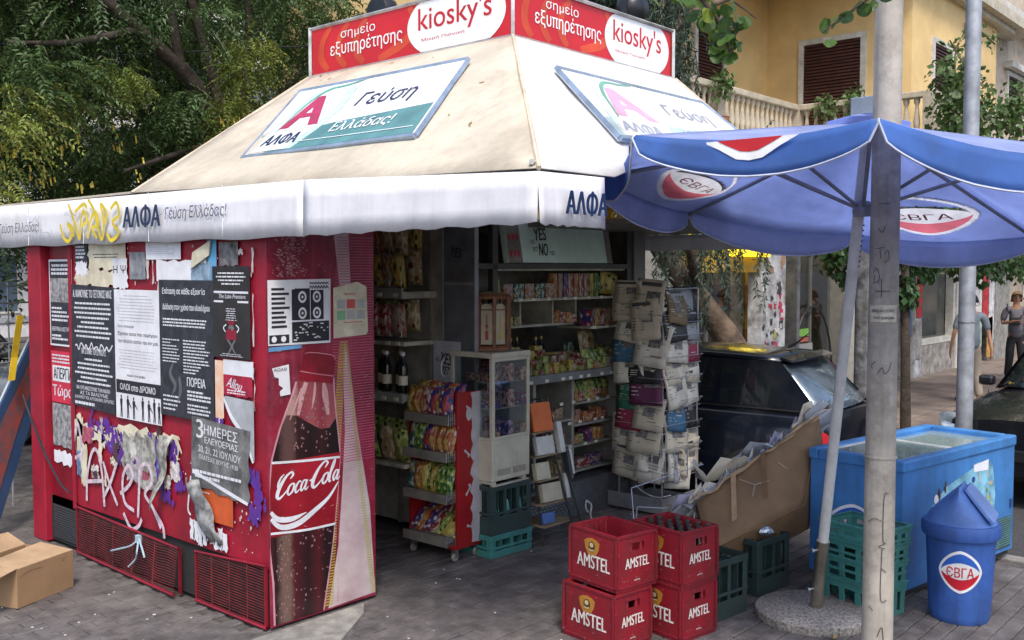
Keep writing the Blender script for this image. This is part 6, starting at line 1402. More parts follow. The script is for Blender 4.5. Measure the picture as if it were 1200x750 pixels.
evga('sidelogo', Fe, .33, .42, .42, .30, fz, d=.003)
b = MB(); b.b2((FW - .32, -.006, .10), (FW - .04, .0, .32)); vg = part('vent', b, M('vent_dark', (.04, .08, .09), .6), fz)
b = MB()
for i in range(13): b.b2((FW - .31, -.010, .115 + i * .016), (FW - .05, -.006, .121 + i * .016))
struct(part('vent_slat', b, M('vent_teal', (.10, .22, .22), .5), vg), 'stuff')
b = MB(); b.lathe([(.012, 0), (.012, .01), (0, .012)], n=10); b.v = [(-v[2] + .0, .20 + v[0], .80 + v[1]) for v in b.v]; b.b2((-.006, .16, .775), (0, .24, .79)); part('lock', b, m_chrome, fz)
b = MB(); b.lathe([(.02, 0), (.02, .006), (0, .007)], n=10); b.v = [(v[0] + .93, -v[2] - .001, v[1] + .66) for v in b.v]; b.b2((FW - .06, -.01, .38), (FW - .03, -.002, .44)); part('badge', b, m_fdeep, fz)
for x, y in ((.08, .08), (FW - .1, .08), (.08, FD_ - .08), (FW - .1, FD_ - .08)):
    b = MB(); b.lathe([(.0, -.012), (.028, -.012), (.033, 0), (.028, .012), (0, .012)], n=12); b.v = [(v[0] + x, v[2] + y, v[1] + .033) for v in b.v]; part('castor', b, MATS['castor_grey'], fz)

# ================================================================= LITTER BIN
bn = thing('litter_bin', 'round blue plastic litter bin with a swing top hood and a dairy emblem', 'litter bin', (2.90, -2.91, 0), R(-42))
bn.scale = (.87, .87, .90)
m_bin = M('bin_blue', (.040, .12, .42), .38, var=.2, scale=3, dirt=.45, dirtcol=(.03, .05, .15), dscale=5, streak=.4, scuff=.25); m_bin2 = M('bin_lid_blue', (.095, .21, .56), .35, var=.12, scuff=.25, dirt=.3, dirtcol=(.05, .09, .22))
b = MB(); b.lathe([(.0, 0), (.185, 0), (.192, .012), (.198, .05), (.226, .56), (.230, .585)], n=48); part('bin_body', b, m_bin, bn, smooth=50)
b = MB(); b.lathe([(.225, .56), (.250, .565), (.256, .585), (.256, .635), (.246, .655), (.20, .66)], n=48); b.lathe([(.20, .66), (.19, .55), (.0, .54)], n=48); part('lid_rim', b, m_bin, bn, smooth=50)
# hood: ridge across, two flap faces
def hood():
    rows = []; n = 24
    for j in range(9):
        t = j / 8; row = []
        for k in range(n + 1):
            a = 2 * math.pi * k / n; x0, y0 = .232 * math.cos(a), .232 * math.sin(a)
            rx = .165 * math.cos(a) * 1.0; 
            x = x0 * (1 - t) + rx * t; y = y0 * (1 - t ** 1.0) ; z = .655 + .245 * (t ** .8)
            row.append((x, y, z))
        rows.append(row)
    return rows
b = MB(); b.grid(hood()); part('hood', b, m_bin2, bn, smooth=35).rotation_euler = (0, 0, R(52))
b = MB(); pl = [(-.14, .0), (.14, .0), (.155, .03), (.145, .13), (.12, .195), (-.12, .195), (-.145, .13), (-.155, .03)]
F_ = frame((0, -.222, .665), (1, 0, 0), (0, .205, .235)); b.prism([(x, y * 1.4 + .02) for x, y in pl], F_, -.004, .019); part('flap', b, M('bin_flap_blue', (.15, .27, .62), .3, var=.08), bn, bevel=.004).rotation_euler = (0, 0, R(52))
def bin_frame(ang):
    def F_(a, c, d=0):
        z = c; r0 = .198 + (.226 - .198) * (z - .05) / .51 + d; th = ang + a / .215
        return Vector((r0 * math.cos(th), r0 * math.sin(th), z))
    return F_
Fb = bin_frame(R(-121)); 
evga('binlogo', Fb, 0, .36, .285, .285, bn, d=.002)

# ================================================================= UMBRELLA
um = thing('parasol', 'big blue octagonal parasol with dairy emblems over the freezer', 'parasol', (2.33, -2.25, 0))
def U(name, mb, mat, par=None, **k): return part(name, mb, mat, par or um, w=True, **k)
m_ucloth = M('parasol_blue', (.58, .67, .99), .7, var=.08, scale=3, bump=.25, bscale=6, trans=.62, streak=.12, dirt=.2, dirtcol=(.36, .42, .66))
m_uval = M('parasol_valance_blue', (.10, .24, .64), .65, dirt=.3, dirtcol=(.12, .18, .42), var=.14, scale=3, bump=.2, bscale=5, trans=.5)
m_rib = M('rib_grey', (.28, .29, .33), .45, .3); m_upole = M('pole_white', (.66, .66, .64), .4, var=.08, dirt=.2)
RV = [Vector(p) for p in ((.66, -3.23, 2.70), (1.49, -4.01, 2.56), (2.63, -3.98, 2.39), (3.41, -3.15, 2.30), (3.38, -2.01, 2.34), (2.55, -1.22, 2.48), (1.41, -1.26, 2.64), (.62, -2.09, 2.73))]
_c = Vector((-3.3, -4.76, 2.1)); RV = [_c + (p - _c) * .95 for p in RV]
AP = _c + (Vector((2.09, -2.62, 2.90)) - _c) * .95; HUB = _c + (Vector((2.09, -2.60, 2.42)) - _c) * .95
foot = Vector((2.33, -2.26, .06))
outw = Vector((.14, -.03, 1)).normalized()
for k in range(8):
    a, c = RV[k], RV[(k + 1) % 8]; rows = []
    for j in range(9):
        t = .07 + .93 * j / 8; row = []
        for i in range(9):
            s_ = i / 8; p = AP.lerp(a.lerp(c, s_), t); sg = math.sin(math.pi * s_)
            p = p - (p - AP - Vector((0, 0, p.z - AP.z))).normalized() * (.05 * sg * t * t) - outw * (.045 * sg * t)
            row.append(p)
        rows.append(row)
    b = MB()
    if k in (3, 5):
        NN = 96; y8 = .93 / .62
        def gp(s_, t_):
            q = t_ * 8; j0 = min(7, int(q)); w_ = s_ * 8; i0 = min(7, int(w_)); a_, c_ = rows[j0], rows[j0 + 1]; v = q - j0; u_ = w_ - i0
            return a_[i0].lerp(a_[i0 + 1], u_).lerp(c_[i0].lerp(c_[i0 + 1], u_), v)
        G_ = [[gp(i / NN, j / NN) for i in range(NN + 1)] for j in range(NN + 1)]
        b.v = [tuple(p) for r__ in G_ for p in r__]; wid = [(r__[-1] - r__[0]).length for r__ in G_]
        for j in range(NN):
            yl = (1 - (j + .5) / NN) * y8
            for i in range(NN):
                xl = ((i + .5) / NN - .5) * wid[j]; ax, ay = abs(xl) / .33, (yl - .40) / .29; rr_ = (ax ** 1.55 + abs(ay) ** 1.55) ** (1 / 1.55)
                if rr_ < .975 and not (rr_ < .885 and ay > .46 * max(0, 1 - ax ** 1.55) ** .6 + .02): continue
                q = j * (NN + 1) + i; b.f.append((q, q + 1, q + NN + 2, q + NN + 1))
    else: b.grid(rows)
    cp = U('canopy_panel', b, m_ucloth, smooth=80, solid=.002)
    # valance hanging from the rim edge
    top = [rows[-1][min(7, int(q_ / 4))].lerp(rows[-1][min(7, int(q_ / 4)) + 1], q_ / 4 - min(7, int(q_ / 4))) for q_ in range(33)]; V = []
    dd = .155
    for j in range(5):
        v = j / 4; V.append([p - Vector((0, 0, dd * v * (.10 + .90 * max(0, math.sin(math.pi * i / 32)) ** .32))) + (p - AP - Vector((0, 0, p.z - AP.z))).normalized() * (.012 * v + .006 * math.sin(i * .45 + k) * v) for i, p in enumerate(top)])
    b = MB(); b.grid(V[::-1]); U('valance', b, m_ucloth if k in (3, 4, 5) else m_uval, smooth=80, solid=.002)  # far valances borrow the paler canopy colour to paint light through the cloth
    b = MB(); b.tube(V[-1], .005, 5); b.tube([top[0], V[-1][0]], .004, 4); U('piping', b, M('piping_pale', (.52, .56, .70), .5))
    if k in (7, 1): # near panels: emblem folded over the valance
        Fv = lambda x, y, d=0, V=V: (V[0][16] + (V[0][17] - V[0][16]).normalized() * x + Vector((0, 0, y)) + ((V[0][17] - V[0][16]).normalized().cross(Vector((0, 0, 1)))) * -(-(d + .012)))
        sgn = 1 if ((V[0][17] - V[0][16]).normalized().cross(Vector((0, 0, 1)))).dot(V[0][16] - AP) > 0 else -1
        Fv = lambda x, y, d=0, V=V, sgn=sgn: (V[0][16] + (V[0][17] - V[0][16]).normalized() * x + Vector((0, 0, y)) + ((V[0][17] - V[0][16]).normalized().cross(Vector((0, 0, 1)))) * sgn * (d + .016))
        b = MB(); b.flat([(-.22, .002), (.22, .002), (.14, -.035), (.06, -.08), (0, -.088), (-.06, -.08), (-.14, -.035)], Fv, .0); em = U('emblem', b, M('emblem_w', 'F0F0F2', .5))
        b = MB(); b.flat([(-.15, .0022), (.15, .0022), (.10, -.022), (.04, -.048), (0, -.052), (-.04, -.048), (-.10, -.022)], Fv, .002); part('emblem_bowl', b, M('emblem_r', 'C02028', .5), em, w=True)
    if k in (5, 3):
        m0 = rows[5][4]; ux = (rows[8][8] - rows[8][0]).normalized(); vy = (AP - (rows[8][4])).normalized(); vy = (vy - ux * vy.dot(ux)).normalized()
        nrm = ux.cross(vy); sgn = -1 if nrm.z > 0 else 1
        def surf(x, y, d=0, rows=rows, ux=ux, vy=vy):
            # bilinear on panel by local coords; y from rim upward
            t = max(0, min(7.999, 8 - (y / .93) * 8 * .62 )); j0 = int(t); v = t - j0
            L0, L1 = rows[j0], rows[j0 + 1]
            def at(row):
                w_ = (row[8] - row[0]).length or 1; s_ = max(0, min(7.999, (x / w_ + .5) * 8)); i0 = int(s_); return row[i0].lerp(row[i0 + 1], s_ - i0)
            return at(L0).lerp(at(L1), v) - outw * (abs(d) + .004)
        wm_ = M('underlogo_white', 'F2F2FA', .6, trans=.6); rm_ = M('underlogo_red', 'E87888', .6, trans=.6)
        def ln(kx, ky, a0, a1, n=30):
            o_ = []
            for i in range(n + 1):
                a = R(a0 + (a1 - a0) * i / n); c_, s_ = math.cos(a), math.sin(a); r_ = 1 / (abs(c_) ** 1.55 + abs(s_) ** 1.55) ** (1 / 1.55); o_.append((kx * .33 * r_ * c_, .40 + ky * .29 * r_ * s_))
            return o_
        def band(A_, B_, m=4): return [[surf(p[0] + (q[0] - p[0]) * t / m, p[1] + (q[1] - p[1]) * t / m, .001) for t in range(m + 1)] for p, q in zip(A_, B_)]
        b = MB(); b.grid(band(ln(1, 1, 0, 360, 60), ln(.86, .86, 0, 360, 60), 1)); em = U('emblem', b, wm_, None, solid=0)
        b = MB(); b.grid(band([(x, .40 + (y - .40) * .5) for x, y in ln(.87, .87, 2, 178)], [(x, .40 + (y - .40) * .42) for x, y in ln(.87, .87, 2, 178)][::1] if 0 else [(x, .40 - (y - .40) * .84) for x, y in [(x, .40 + (y - .40) * .5) for x, y in ln(.87, .87, 2, 178)]], 5)); part('emblem_centre', b, wm_, em, w=True)
        b = MB(); b.grid(band([(x, .40 + (y - .40) * .42) for x, y in ln(.87, .87, 182, 358)], ln(.87, .87, 182, 358), 3)); part('emblem_bowl', b, rm_, em, w=True)
        b = MB(); text(b, surf, 'ЄВГА', -.18, .36, w=.36, h=.085, bold=.012, d=.006, flip=True); part('lettering', b, M('underlogo_text', (.45, .10, .18), .6), em, w=True)
for k in range(8):
    b = MB(); e_ = RV[k]; b.tube([AP + Vector((0, 0, -.03)), AP.lerp(e_, .5) - outw * .02, e_ - outw * .015], .011, 5); rbp = U('rib', b, m_rib)
    b = MB(); b.tube([HUB, AP.lerp(e_, .46) - outw * .03], .010, 5); U('strut', b, m_rib, rbp)
b = MB(); b.lathe([(.05, 0), (.055, .03), (.05, .06), (.03, .08)], n=12); b.v = [tuple(Vector(v) + HUB - Vector((0, 0, .03))) for v in b.v]; U('hub', b, m_rib)
b = MB(); b.lathe([(.06, 0), (.04, .02), (.012, .05)], n=12); b.v = [tuple(Vector(v) + AP - Vector((0, 0, .06))) for v in b.v]; U('crown_hub', b, m_rib)
pp = foot + (AP - foot) * .13; b = MB(); b.tube([foot + (AP - foot) * .03, AP - Vector((0, 0, .02))], .030, 14); U('pole', b, m_upole, smooth=60)
b = MB()
for i in range(9): p = HUB + (foot - HUB).normalized() * (.08 + .028 * i); b.box(p + Vector((-.022, -.022, 0)), (.006, .006, .008))
U('pole_hole', b, m_ink)
b = MB(); b.tube([foot, foot + (AP - foot) * .155], .038, 14); U('ground_socket', b, M('socket_steel', (.40, .37, .30), .3, .85, dirt=.4), smooth=60)
b = MB()
for f_ in (.045, .135): p = foot + (AP - foot) * f_; b.tube([p, p + Vector((-.06, .03, 0))], .007, 6); b.tube([p + Vector((-.06, .03, 0)), p + Vector((-.072, .036, 0))], .014, 8)
U('clamp_screw', b, m_chrome)
b = MB(); cr_ = [AP + Vector((.22 * math.cos(R(i * 45)), .22 * math.sin(R(i * 45)), -.02 - .03 * math.cos(R(i * 45)))) for i in range(8)]
b.add([AP + Vector((0, 0, .05))] + cr_, [(0, i + 1, (i + 1) % 8 + 1) for i in range(8)]); U('vent_cap', b, m_ucloth, solid=.002)
dk = part('terrazzo_disc', MB().lathe([(0, 0), (.335, 0), (.34, .01), (.34, .05), (.325, .062), (0, .064)], n=40), M('terrazzo', (.34, .31, .28), .8, var=.5, scale=60, bump=.3, bscale=90, dirt=.3), smooth=40)
dk.location = (2.31, -2.25, 0); tag(dk, 'round terrazzo disc weighing down the parasol pole', 'weight disc')
b = MB()
for i in range(3): b.flat([(0, 0), (.03, .012), (.05, 0), (.03, -.012)], frame((2.02 + i * .1, -2.5 - i * .03, .012), (math.cos(i), math.sin(i), .1), (-math.sin(i), math.cos(i), .2)))
o = part('dry_leaf', b, M('dry_leaf', (.45, .28, .08), .7), solid=.001); tag(o, 'dry yellow leaves beside the parasol base', 'leaves')

# ================================================================= POLES
m_lp = M('lamp_post_paint', (.44, .40, .345), .55, var=.2, scale=2.5, bump=.15, bscale=20, dirt=.8, dirtcol=(.17, .145, .12), dscale=4, streak=.45, scuff=.3)
b = MB(); b.tube([(1.66, -2.885, 0), (1.66, -2.885, 5.2)], [.078, .060], 24)
lp = part('lamp_post', b, m_lp, smooth=50); tag(lp, 'thick scuffed grey metal post standing closest to the camera in front of the parasol', 'post')
def around(cx, cy, r0, ang0):
    def F_(a, c, d=0): th = ang0 + a / r0; rr = r0 + d; return Vector((cx + rr * math.cos(th), cy + rr * math.sin(th), c))
    return F_
Fp = around(1.66, -2.885, .0765, math.atan2(-4.76 + 2.885, -3.3 - 1.66))
b = MB(); b.flat([(-.06, 1.86), (0, 1.862), (.06, 1.86), (.062, 1.92), (.0, 1.922), (-.058, 1.92)], around(1.66, -2.885, .074, math.atan2(-4.76 + 2.885, -3.3 - 1.66)), .003)
F1p = around(1.66, -2.885, .0745, math.atan2(-4.76 + 2.885, -3.3 - 1.66))
b = MB(); st_ = [[F1p(-.07 + .014 * i, z, .002) for i in range(11)] for z in (1.835, 1.92)]; b.grid(st_); sk = part('sticker', b, M('sticker_pale', (.55, .53, .5), .6), lp)
b = MB(); text(b, F1p, 'ΑΝΩΣΑΛ ΣΕΡΒΙΣ', -.055, 1.885, w=.11, h=.014, bold=.01, d=.004); text(b, F1p, 'ΤΗΛ. ΔΙΑΝΟΜΗ', -.045, 1.85, w=.1, h=.014, bold=.01, d=.004); part('lettering', b, m_ink, sk)
b = MB()
for pts in ([(-.03, 2.30), (-.01, 2.28), (.0, 2.31)], [(-.04, 2.20), (.0, 2.205)], [(-.02, 2.20), (-.015, 2.15)], [(-.0, 2.17), (.015, 2.19), (.02, 2.15), (.0, 2.13)], [(-.05, 2.08), (-.03, 2.1), (-.02, 2.05), (-.045, 2.03), (-.04, 2.07)], [(-.04, 1.99), (.03, 1.99)], [(-.01, 2.05), (-.01, 1.96)], [(-.02, 1.58), (.0, 1.61), (.01, 1.58), (.03, 1.6), (.04, 1.64)], [(-.03, 1.64), (-.05, 1.62)],
            [(.04, .98), (.02, .96), (.018, .75), (.03, .73), (.0, .71), (.03, .70)], [(.015, .70), (.012, .45), (.04, .44)], [(.015, .6), (.035, .58)], [(-.05, .83), (-.02, .85), (.01, .84)], [(-.04, .4), (-.02, .38)], [(.0, .25), (.02, .3), (.03, .22)], [(-.03, 2.42), (.02, 2.42)], [(-.05, 1.62), (-.045, 1.60)]):
    ribbon(b, F1p, pts, .0032, .006)
part('graffiti', b, m_ink, lp)
b = MB(); b.tube([(1.66, -2.885, 1.15), (1.66, -2.885, 1.16)], .082, 20); b.tube([(1.66, -2.885, .05), (1.66, -2.885, .07)], .09, 20); part('band', b, m_lp, lp)
b = MB(); b.tube([(6.3, -.95, 0), (6.3, -.95, 3.6)], .095, 16); o = part('old_pole', b, M('old_pole_grey', (.21, .205, .20), .8, var=.5, scale=9, bump=.5, bscale=20, dirt=.6), smooth=50); tag(o, 'weathered grey pole with a small metal box, just left of the thick post', 'pole')
b = MB(); b.b2((6.12, -1.08, 3.38), (6.32, -.84, 3.75)); part('switch_box', b, M('switch_box_blue', (.22, .27, .36), .5), o, bevel=.01); b = MB(); b.tube([(6.11, -1.1, .3), (6.11, -1.1, 3.4)], .015, 6); part('conduit', b, M('conduit_pale', (.5, .55, .55), .5), o)
b = MB(); b.tube([(6.4, -1.87, -.1), (6.4, -1.87, 6)], [.075, .066], 18); o = part('sign_pole', b, M('pole_galvanised', (.40, .42, .46), .45, .4, var=.15, dirt=.3), smooth=50); tag(o, 'slim galvanised pole behind the freezer, rightmost of the poles', 'pole'); b = MB(); b.tube([(6.4, -1.87, 1.6), (6.4, -1.87, 1.61)], .078, 16); part('band', b, m_chrome, o)

# ================================================================= OPEN BOX on the ground, left
bx = thing('cardboard_box', 'open cardboard box on the paving at the left, its flap folded over', 'box', (-.55, 1.85, 0), 0)
m_box = M('box_kraft', (.35, .215, .115), .8, var=.1, scale=3, bump=.05, dirt=.12, dirtcol=(.25, .15, .08)); m_boxi = M('box_kraft_inside', (.40, .27, .16), .85)
BOARD = [(-.31, 3.19, .02), (.38, 3.87, 1.11), (.49, 4.09, 1.70), (-.36, 3.33, .66)]
BXR = R(22)
b = MB(); w_, l_, h_ = .46, .40, .245
for q in ((0, 0, w_, .005), (0, l_ - .005, w_, l_), (0, .005, .005, l_ - .005), (w_ - .005, .005, w_, l_ - .005)): b.b2((q[0], q[1], .0), (q[2], q[3], h_))
b.b2((.005, .005, 0), (w_ - .005, l_ - .005, .004)); part('box_side', b, m_box, bx)
bx.location = (-.80, 1.50, .002); bx.rotation_euler.z = BXR
b = MB(); b.grid([[(0, 0, h_), (w_, 0, h_)], [(-.02, .23, h_ + .02), (w_ - .02, .25, h_ + .035)]]); part('box_flap', b, m_boxi, bx, solid=.004)
b = MB(); b.grid([[(0, 0, h_ + .006), (0, l_, h_ + .006)], [(-.24, -.02, h_ - .02), (-.22, l_ - .05, h_ + .02)]]); part('box_flap', b, m_boxi, bx, solid=.004)
b = MB(); b.grid([[(0, l_, h_), (w_, l_, h_)], [(.02, l_ + .1, h_ + .10), (w_ - .03, l_ + .12, h_ + .08)]]); part('box_flap', b, m_boxi, bx, solid=.004)
b = MB(); F_ = frame((0, 0, 0), (1, 0, 0), (0, 0, 1)); ribbon(b, F_, [(.02, .19), (.1, .21), (.2, .205)], .003, .001); lines(b, F_, .36, .19, .41, .22, 2, rb, .3, .001); pf = part('box_print', b, M('print_brown', (.22, .12, .06), .8), bx)

# ================================================================= LEFT: leaning board, wire shelves, strap
def thick(P4, t):
    a, b_, c, d = [Vector(p) for p in P4]; n = (b_ - a).cross(d - a).normalized() * t
    m = MB(); m.add([a, b_, c, d, a + n, b_ + n, c + n, d + n], [(3, 2, 1, 0), (4, 5, 6, 7), (0, 1, 5, 4), (1, 2, 6, 5), (2, 3, 7, 6), (3, 0, 4, 7)]); return m
BA = [Vector(p) for p in BOARD]
lb_ = thing('leaning_board', 'blue painted board with scraped red patches leaning behind the red cabinet', 'board', BA[1])
lb_.location = (BA[1].x, BA[1].y, 0)
part('board_panel', thick(BA, .03), M('board_blue', (.02, .06, .16), .45, dirt=.3, dirtcol=(.1, .12, .18)), lb_, w=True)
n_ = (BA[1] - BA[0]).cross(BA[3] - BA[0]).normalized(); s_ = 1 if n_.dot(Vector((-3.3, -4.76, 2.1)) - BA[0]) > 0 else -1
def bq(u_, v, d=0): return (BA[0].lerp(BA[1], u_)).lerp(BA[3].lerp(BA[2], u_), v) + n_ * (d if s_ > 0 else -d)
off = .034 if s_ > 0 else .004
b = MB(); b.add([bq(.0, .30, off), bq(.1, .25, off), bq(.5, .35, off), bq(.9, .4, off), bq(.95, .75, off), bq(.5, .8, off), bq(.0, .9, off)], [tuple(range(7))]); part('red_patch', b, M('scraped_red', (.30, .05, .04), .7, col2=(.10, .07, .09), scale=10, var=.5), lb_, w=True)
b = MB(); b.tube([BA[0], BA[1]], .022, 5); b.tube([BA[2], BA[3]], .012, 5); part('board_edge', b, M('board_trim', (.35, .40, .42), .4, .4), lb_, w=True)
ws = thing('wire_shelving', 'white wire shelving unit standing left of the red cabinet', 'shelving', (.1, 4.2, 0))
b = MB()
for z in (1.95, 1.80, 1.62, 1.45, 1.28): b.tube([(-.9, 3.9, z), (.95, 4.5, z)], .008, 5)
for i in range(5): b.tube([(-.9 + i * .4, 3.9 + i * .13, .0), (-.9 + i * .4, 3.9 + i * .13, 1.98)], .008, 5)
part('wire', b, m_wr, ws, w=True)
b = MB()
for i in range(50): b.tube([(-.9 + i * .036, 3.9 + i * .0117, 1.60), (-1.0 + i * .036, 4.2 + i * .0117, 1.66)], .004, 3)
for i in range(40): b.tube([(-.9 + i * .036, 3.9 + i * .0117, 1.22 + .05 * (i % 2)), (-.88 + i * .036, 3.92 + i * .0117, 1.30)], .005, 3)
part('wire_tray', b, m_wr, ws, w=True)
b = MB(); b.grid([[(.10, 3.62, 1.72), (.16, 3.64, 1.72)], [(.03, 3.58, 1.38), (.09, 3.60, 1.38)], [(-.03, 3.5, 1.2), (.03, 3.52, 1.2)]]); o = part('yellow_strap', b, M('strap_yellow', (.62, .42, .02), .5), solid=.004); tag(o, 'yellow strap hanging on the wire shelving', 'strap')
b = MB(); b.tube(smooth_path([(-.03, 3.1, .95), (-.06, 2.8, .72), (-.06, 2.55, .52), (-.03, 2.45, .45)], 5), .008, 5); b.tube([(-.03, 3.1, .95), (.0, 3.3, 1.1)], .008, 5); o = part('power_cable', b, m_ink); tag(o, 'dark cable slung across the far end of the red cabinet', 'cable')

# ================================================================= CARS
m_tyre = M('tyre', (.02, .02, .02), .8); m_rim = M('rim_alloy', (.35, .36, .38), .35, .8)
def carpaint(n, c): 
    m = M(n, c, .24, .2, var=.1, spec=.6, dirt=.35, dirtcol=(.06, .055, .05), dscale=2); m.node_tree.nodes['Principled BSDF'].inputs['Coat Weight'].default_value = .5; return m
m_cglass = M('car_glass', (.012, .015, .018), .04, 0, var=0, spec=.8)
def make_car(name, label, loc, rz, paint, L=4.0, W=1.68, H=1.44, group=None, hatch=True):
    """front towards +x, origin at the ground under the middle"""
    t = thing(name, label, 'car', loc, rz, group); hw = W / 2
    # lower body: cross sections
    xs = [-L / 2, -L / 2 + .06, -L / 2 + .25, -1.35, -.7, 0, .7, 1.15, L / 2 - .45, L / 2 - .15, L / 2]
    def sect(x):
        e = min(1, (L / 2 - abs(x)) / .55); r_ = (1 - (1 - e) ** 2) ** .5 if e > 0 else 0
        wd = hw * (.80 + .20 * r_); belt = .93 if x < .8 else .93 - .16 * ((x - .8) / (L / 2 - .8)) ** 1.3
        if x < -L / 2 + .3: belt = .93 - .02 * (1 - r_)
        top = belt + (.05 if x > .8 else .02)
        lo = .22 + .10 * (1 - r_)
        return [(x, -wd * .93, lo), (x, -wd * .99, .36), (x, -wd, .55), (x, -wd * .985, .74), (x, -wd * .94, belt - .03), (x, -wd * .88, belt + .005), (x, -wd * .5, top), (x, 0, top + .015), (x, wd * .5, top), (x, wd * .88, belt + .005), (x, wd * .94, belt - .03), (x, wd * .985, .74), (x, wd, .55), (x, wd * .99, .36), (x, wd * .93, lo)]
    b = MB(); rows = [sect(x) for x in xs]; b.grid(rows)
    b.add(rows[0], [tuple(range(len(rows[0])))]); b.add(rows[-1], [tuple(range(len(rows[0])))[::-1]])
    part('body', b, paint, t, smooth=45, sub=1)
    # greenhouse
    zb = .93
    G = {-L / 2 + .12: (hw * .80, 0), }
    xr0, xr1, xf1, xf0 = (-L / 2 + .10, -L / 2 + .52, .35, 1.15) if hatch else (-L / 2 + .5, -L / 2 + 1.0, .30, 1.10)
    bw, tw = hw * .88, hw * .70
    P = {'rb': (xr0, bw * .93, zb), 'rt': (xr1, tw * .96, H - .07), 'ft': (xf1, tw, H - .05), 'fb': (xf0, bw * .97, zb)}
    def pt(k, s): x, y, z = P[k]; return Vector((x, s * y, z))
    b = MB(); rows = []
    nx = 8
    for i in range(nx + 1):
        u_ = i / nx; row = []
        for j in range(9):
            v = j / 4 - 1; x = P['rt'][0] + (P['ft'][0] - P['rt'][0]) * u_ ; y = v * (P['rt'][1] + (P['ft'][1] - P['rt'][1]) * u_); z = P['rt'][2] + .055 * math.sin(math.pi * min(1, .12 + u_ * .8)) * 1 - .045 * abs(v) ** 3 + .02
            x += -.05 * (1 - v * v) * (1 - u_) * 1 + .06 * (1 - v * v) * u_; row.append((x, y, z))
        rows.append(row)
    b.grid(rows); part('roof', b, paint, t, smooth=60, solid=.03)
    for s in (-1, 1):
        b = MB(); a, c, d, e = pt('rb', s), pt('fb', s), pt('ft', s), pt('rt', s)
        b.add([a, c, d, e] + [p - Vector((0, s * .03, 0)) for p in (a, c, d, e)], [(0, 1, 2, 3) if s < 0 else (3, 2, 1, 0), (7, 6, 5, 4)]); part('side_frame', b, paint, t)
        Fd = lambda u_, v, dd=.004: (a.lerp(c, u_)).lerp(e.lerp(d, u_), v) + Vector((0, s * dd, 0))
        for poly in ([(.09, .12), (.30, .12), (.30, .88), (.24, .90), (.12, .80)], [(.325, .12), (.60, .12), (.60, .90), (.325, .89)], [(.63, .12), (.93, .12), (.80, .88), (.63, .90)]):
            b = MB(); vs = [Fd(u_, v) for u_, v in poly]; b.add(vs, [tuple(range(len(vs)))]); part('side_window', b, m_cglass, t)
        b = MB(); b.tube([Fd(.05, .06, .01), Fd(.96, .06, .01)], .010, 4); part('belt_trim', b, M('trim_black', (.015, .015, .017), .4), t)
        b = MB(); b.box((-.55, s * (hw + .012), .76), (.16, .03, .03)); b.box((.45, s * (hw + .012), .76), (.16, .03, .03)); part('door_handle', b, paint, t, bevel=.01)
        b = MB()
        for x in (-.78, .12, 1.02): b.tube([(x, s * hw * 1.001, .30), (x + .01, s * hw * 1.003, .56), (x, s * hw * .975, .90)], .005, 4)
        part('door_gap', b, MATS['trim_black'], t)
        b = MB(); b.box((.78, s * (hw + .07), .98), (.12, .16, .11)); part('mirror', b, paint, t, bevel=.03)
        for x in (-L / 2 + .68, L / 2 - .78):
            b = MB(); b.lathe([(.19, -.09), (.29, -.10), (.31, -.06), (.31, .06), (.29, .10), (.19, .09)], n=28); b.v = [(v[0] + x, v[2] + s * (hw - .10), v[1] + .31) for v in b.v]; wl = part('wheel', b, m_tyre, t, smooth=50)
            b = MB(); b.lathe([(0, .03), (.05, .05), (.17, .045), (.195, .07)], n=20); b.v = [(v[0] + x, s * abs(v[2]) + s * (hw - .075), v[1] + .31) for v in b.v]; part('rim', b, m_rim, wl)
        # lamps
        b = MB(); b.box((-L / 2 + .10, s * hw * .80, .80), (.16, .22, .24), Matrix.Rotation(s * R(-20), 3, 'Z')); part('tail_lamp', b, M('tail_lamp_red', (.55, .02, .03), .15), t, bevel=.03)
        b = MB(); b.box((L / 2 - .16, s * hw * .74, .72), (.34, .30, .15), Matrix.Rotation(s * R(-22), 3, 'Z') @ Matrix.Rotation(R(14), 3, 'Y')); part('headlight', b, M('headlight_glass', (.55, .6, .66), .06, .5), t, bevel=.04)
    def glass(k0, k1, nm, m, xo):
        b = MB(); rows = []
        for j in range(5):
            v = .06 + .88 * j / 4; row = []
            for i in range(7):
                u_ = i / 3 - 1; p = pt(k0, 1).lerp(pt(k1, 1), v); row.append(Vector((p.x + xo * (1 - u_ * u_) * (1 - .5 * v), p.y * u_ * .94, p.z)))
            rows.append(row)
        b.grid(rows); part(nm, b, m, t, smooth=60, solid=.006)
    glass('rb', 'rt', 'rear_window', M('rear_glass_sheen', (.20, .26, .32), .05, .6, var=.3, scale=3), -.08); glass('fb', 'ft', 'windscreen', m_cglass, .08)
    b = MB(); b.grid([[pt('rt', -1) + Vector((0, .02, .03)), pt('rt', 0) + Vector((-.06, 0, .05)), pt('rt', 1) + Vector((0, -.02, .03))], [pt('rt', -1) + Vector((-.11, .03, -.0)), pt('rt', 0) + Vector((-.2, 0, .02)), pt('rt', 1) + Vector((-.11, -.03, 0))]]); part('spoiler', b, paint, t, solid=.02)
    b = MB(); b.tube([(xr1 + .14, 0, H + .02), (xr1 + .06, 0, H + .06), (xr1 - .06, 0, H + .16)], [.02, .012, .004], 6); part('aerial', b, MATS['trim_black'], t)
    b = MB(); b.b2((-L / 2 - .01, -.26, .42), (-L / 2 + .03, .26, .54)); part('number_plate', b, MATS['white_plastic'], t, bevel=.005)
    b = MB(); b.b2((L / 2 - .02, -.45, .45), (L / 2 + .012, .45, .56)); part('grille', b, MATS['trim_black'], t, bevel=.01)
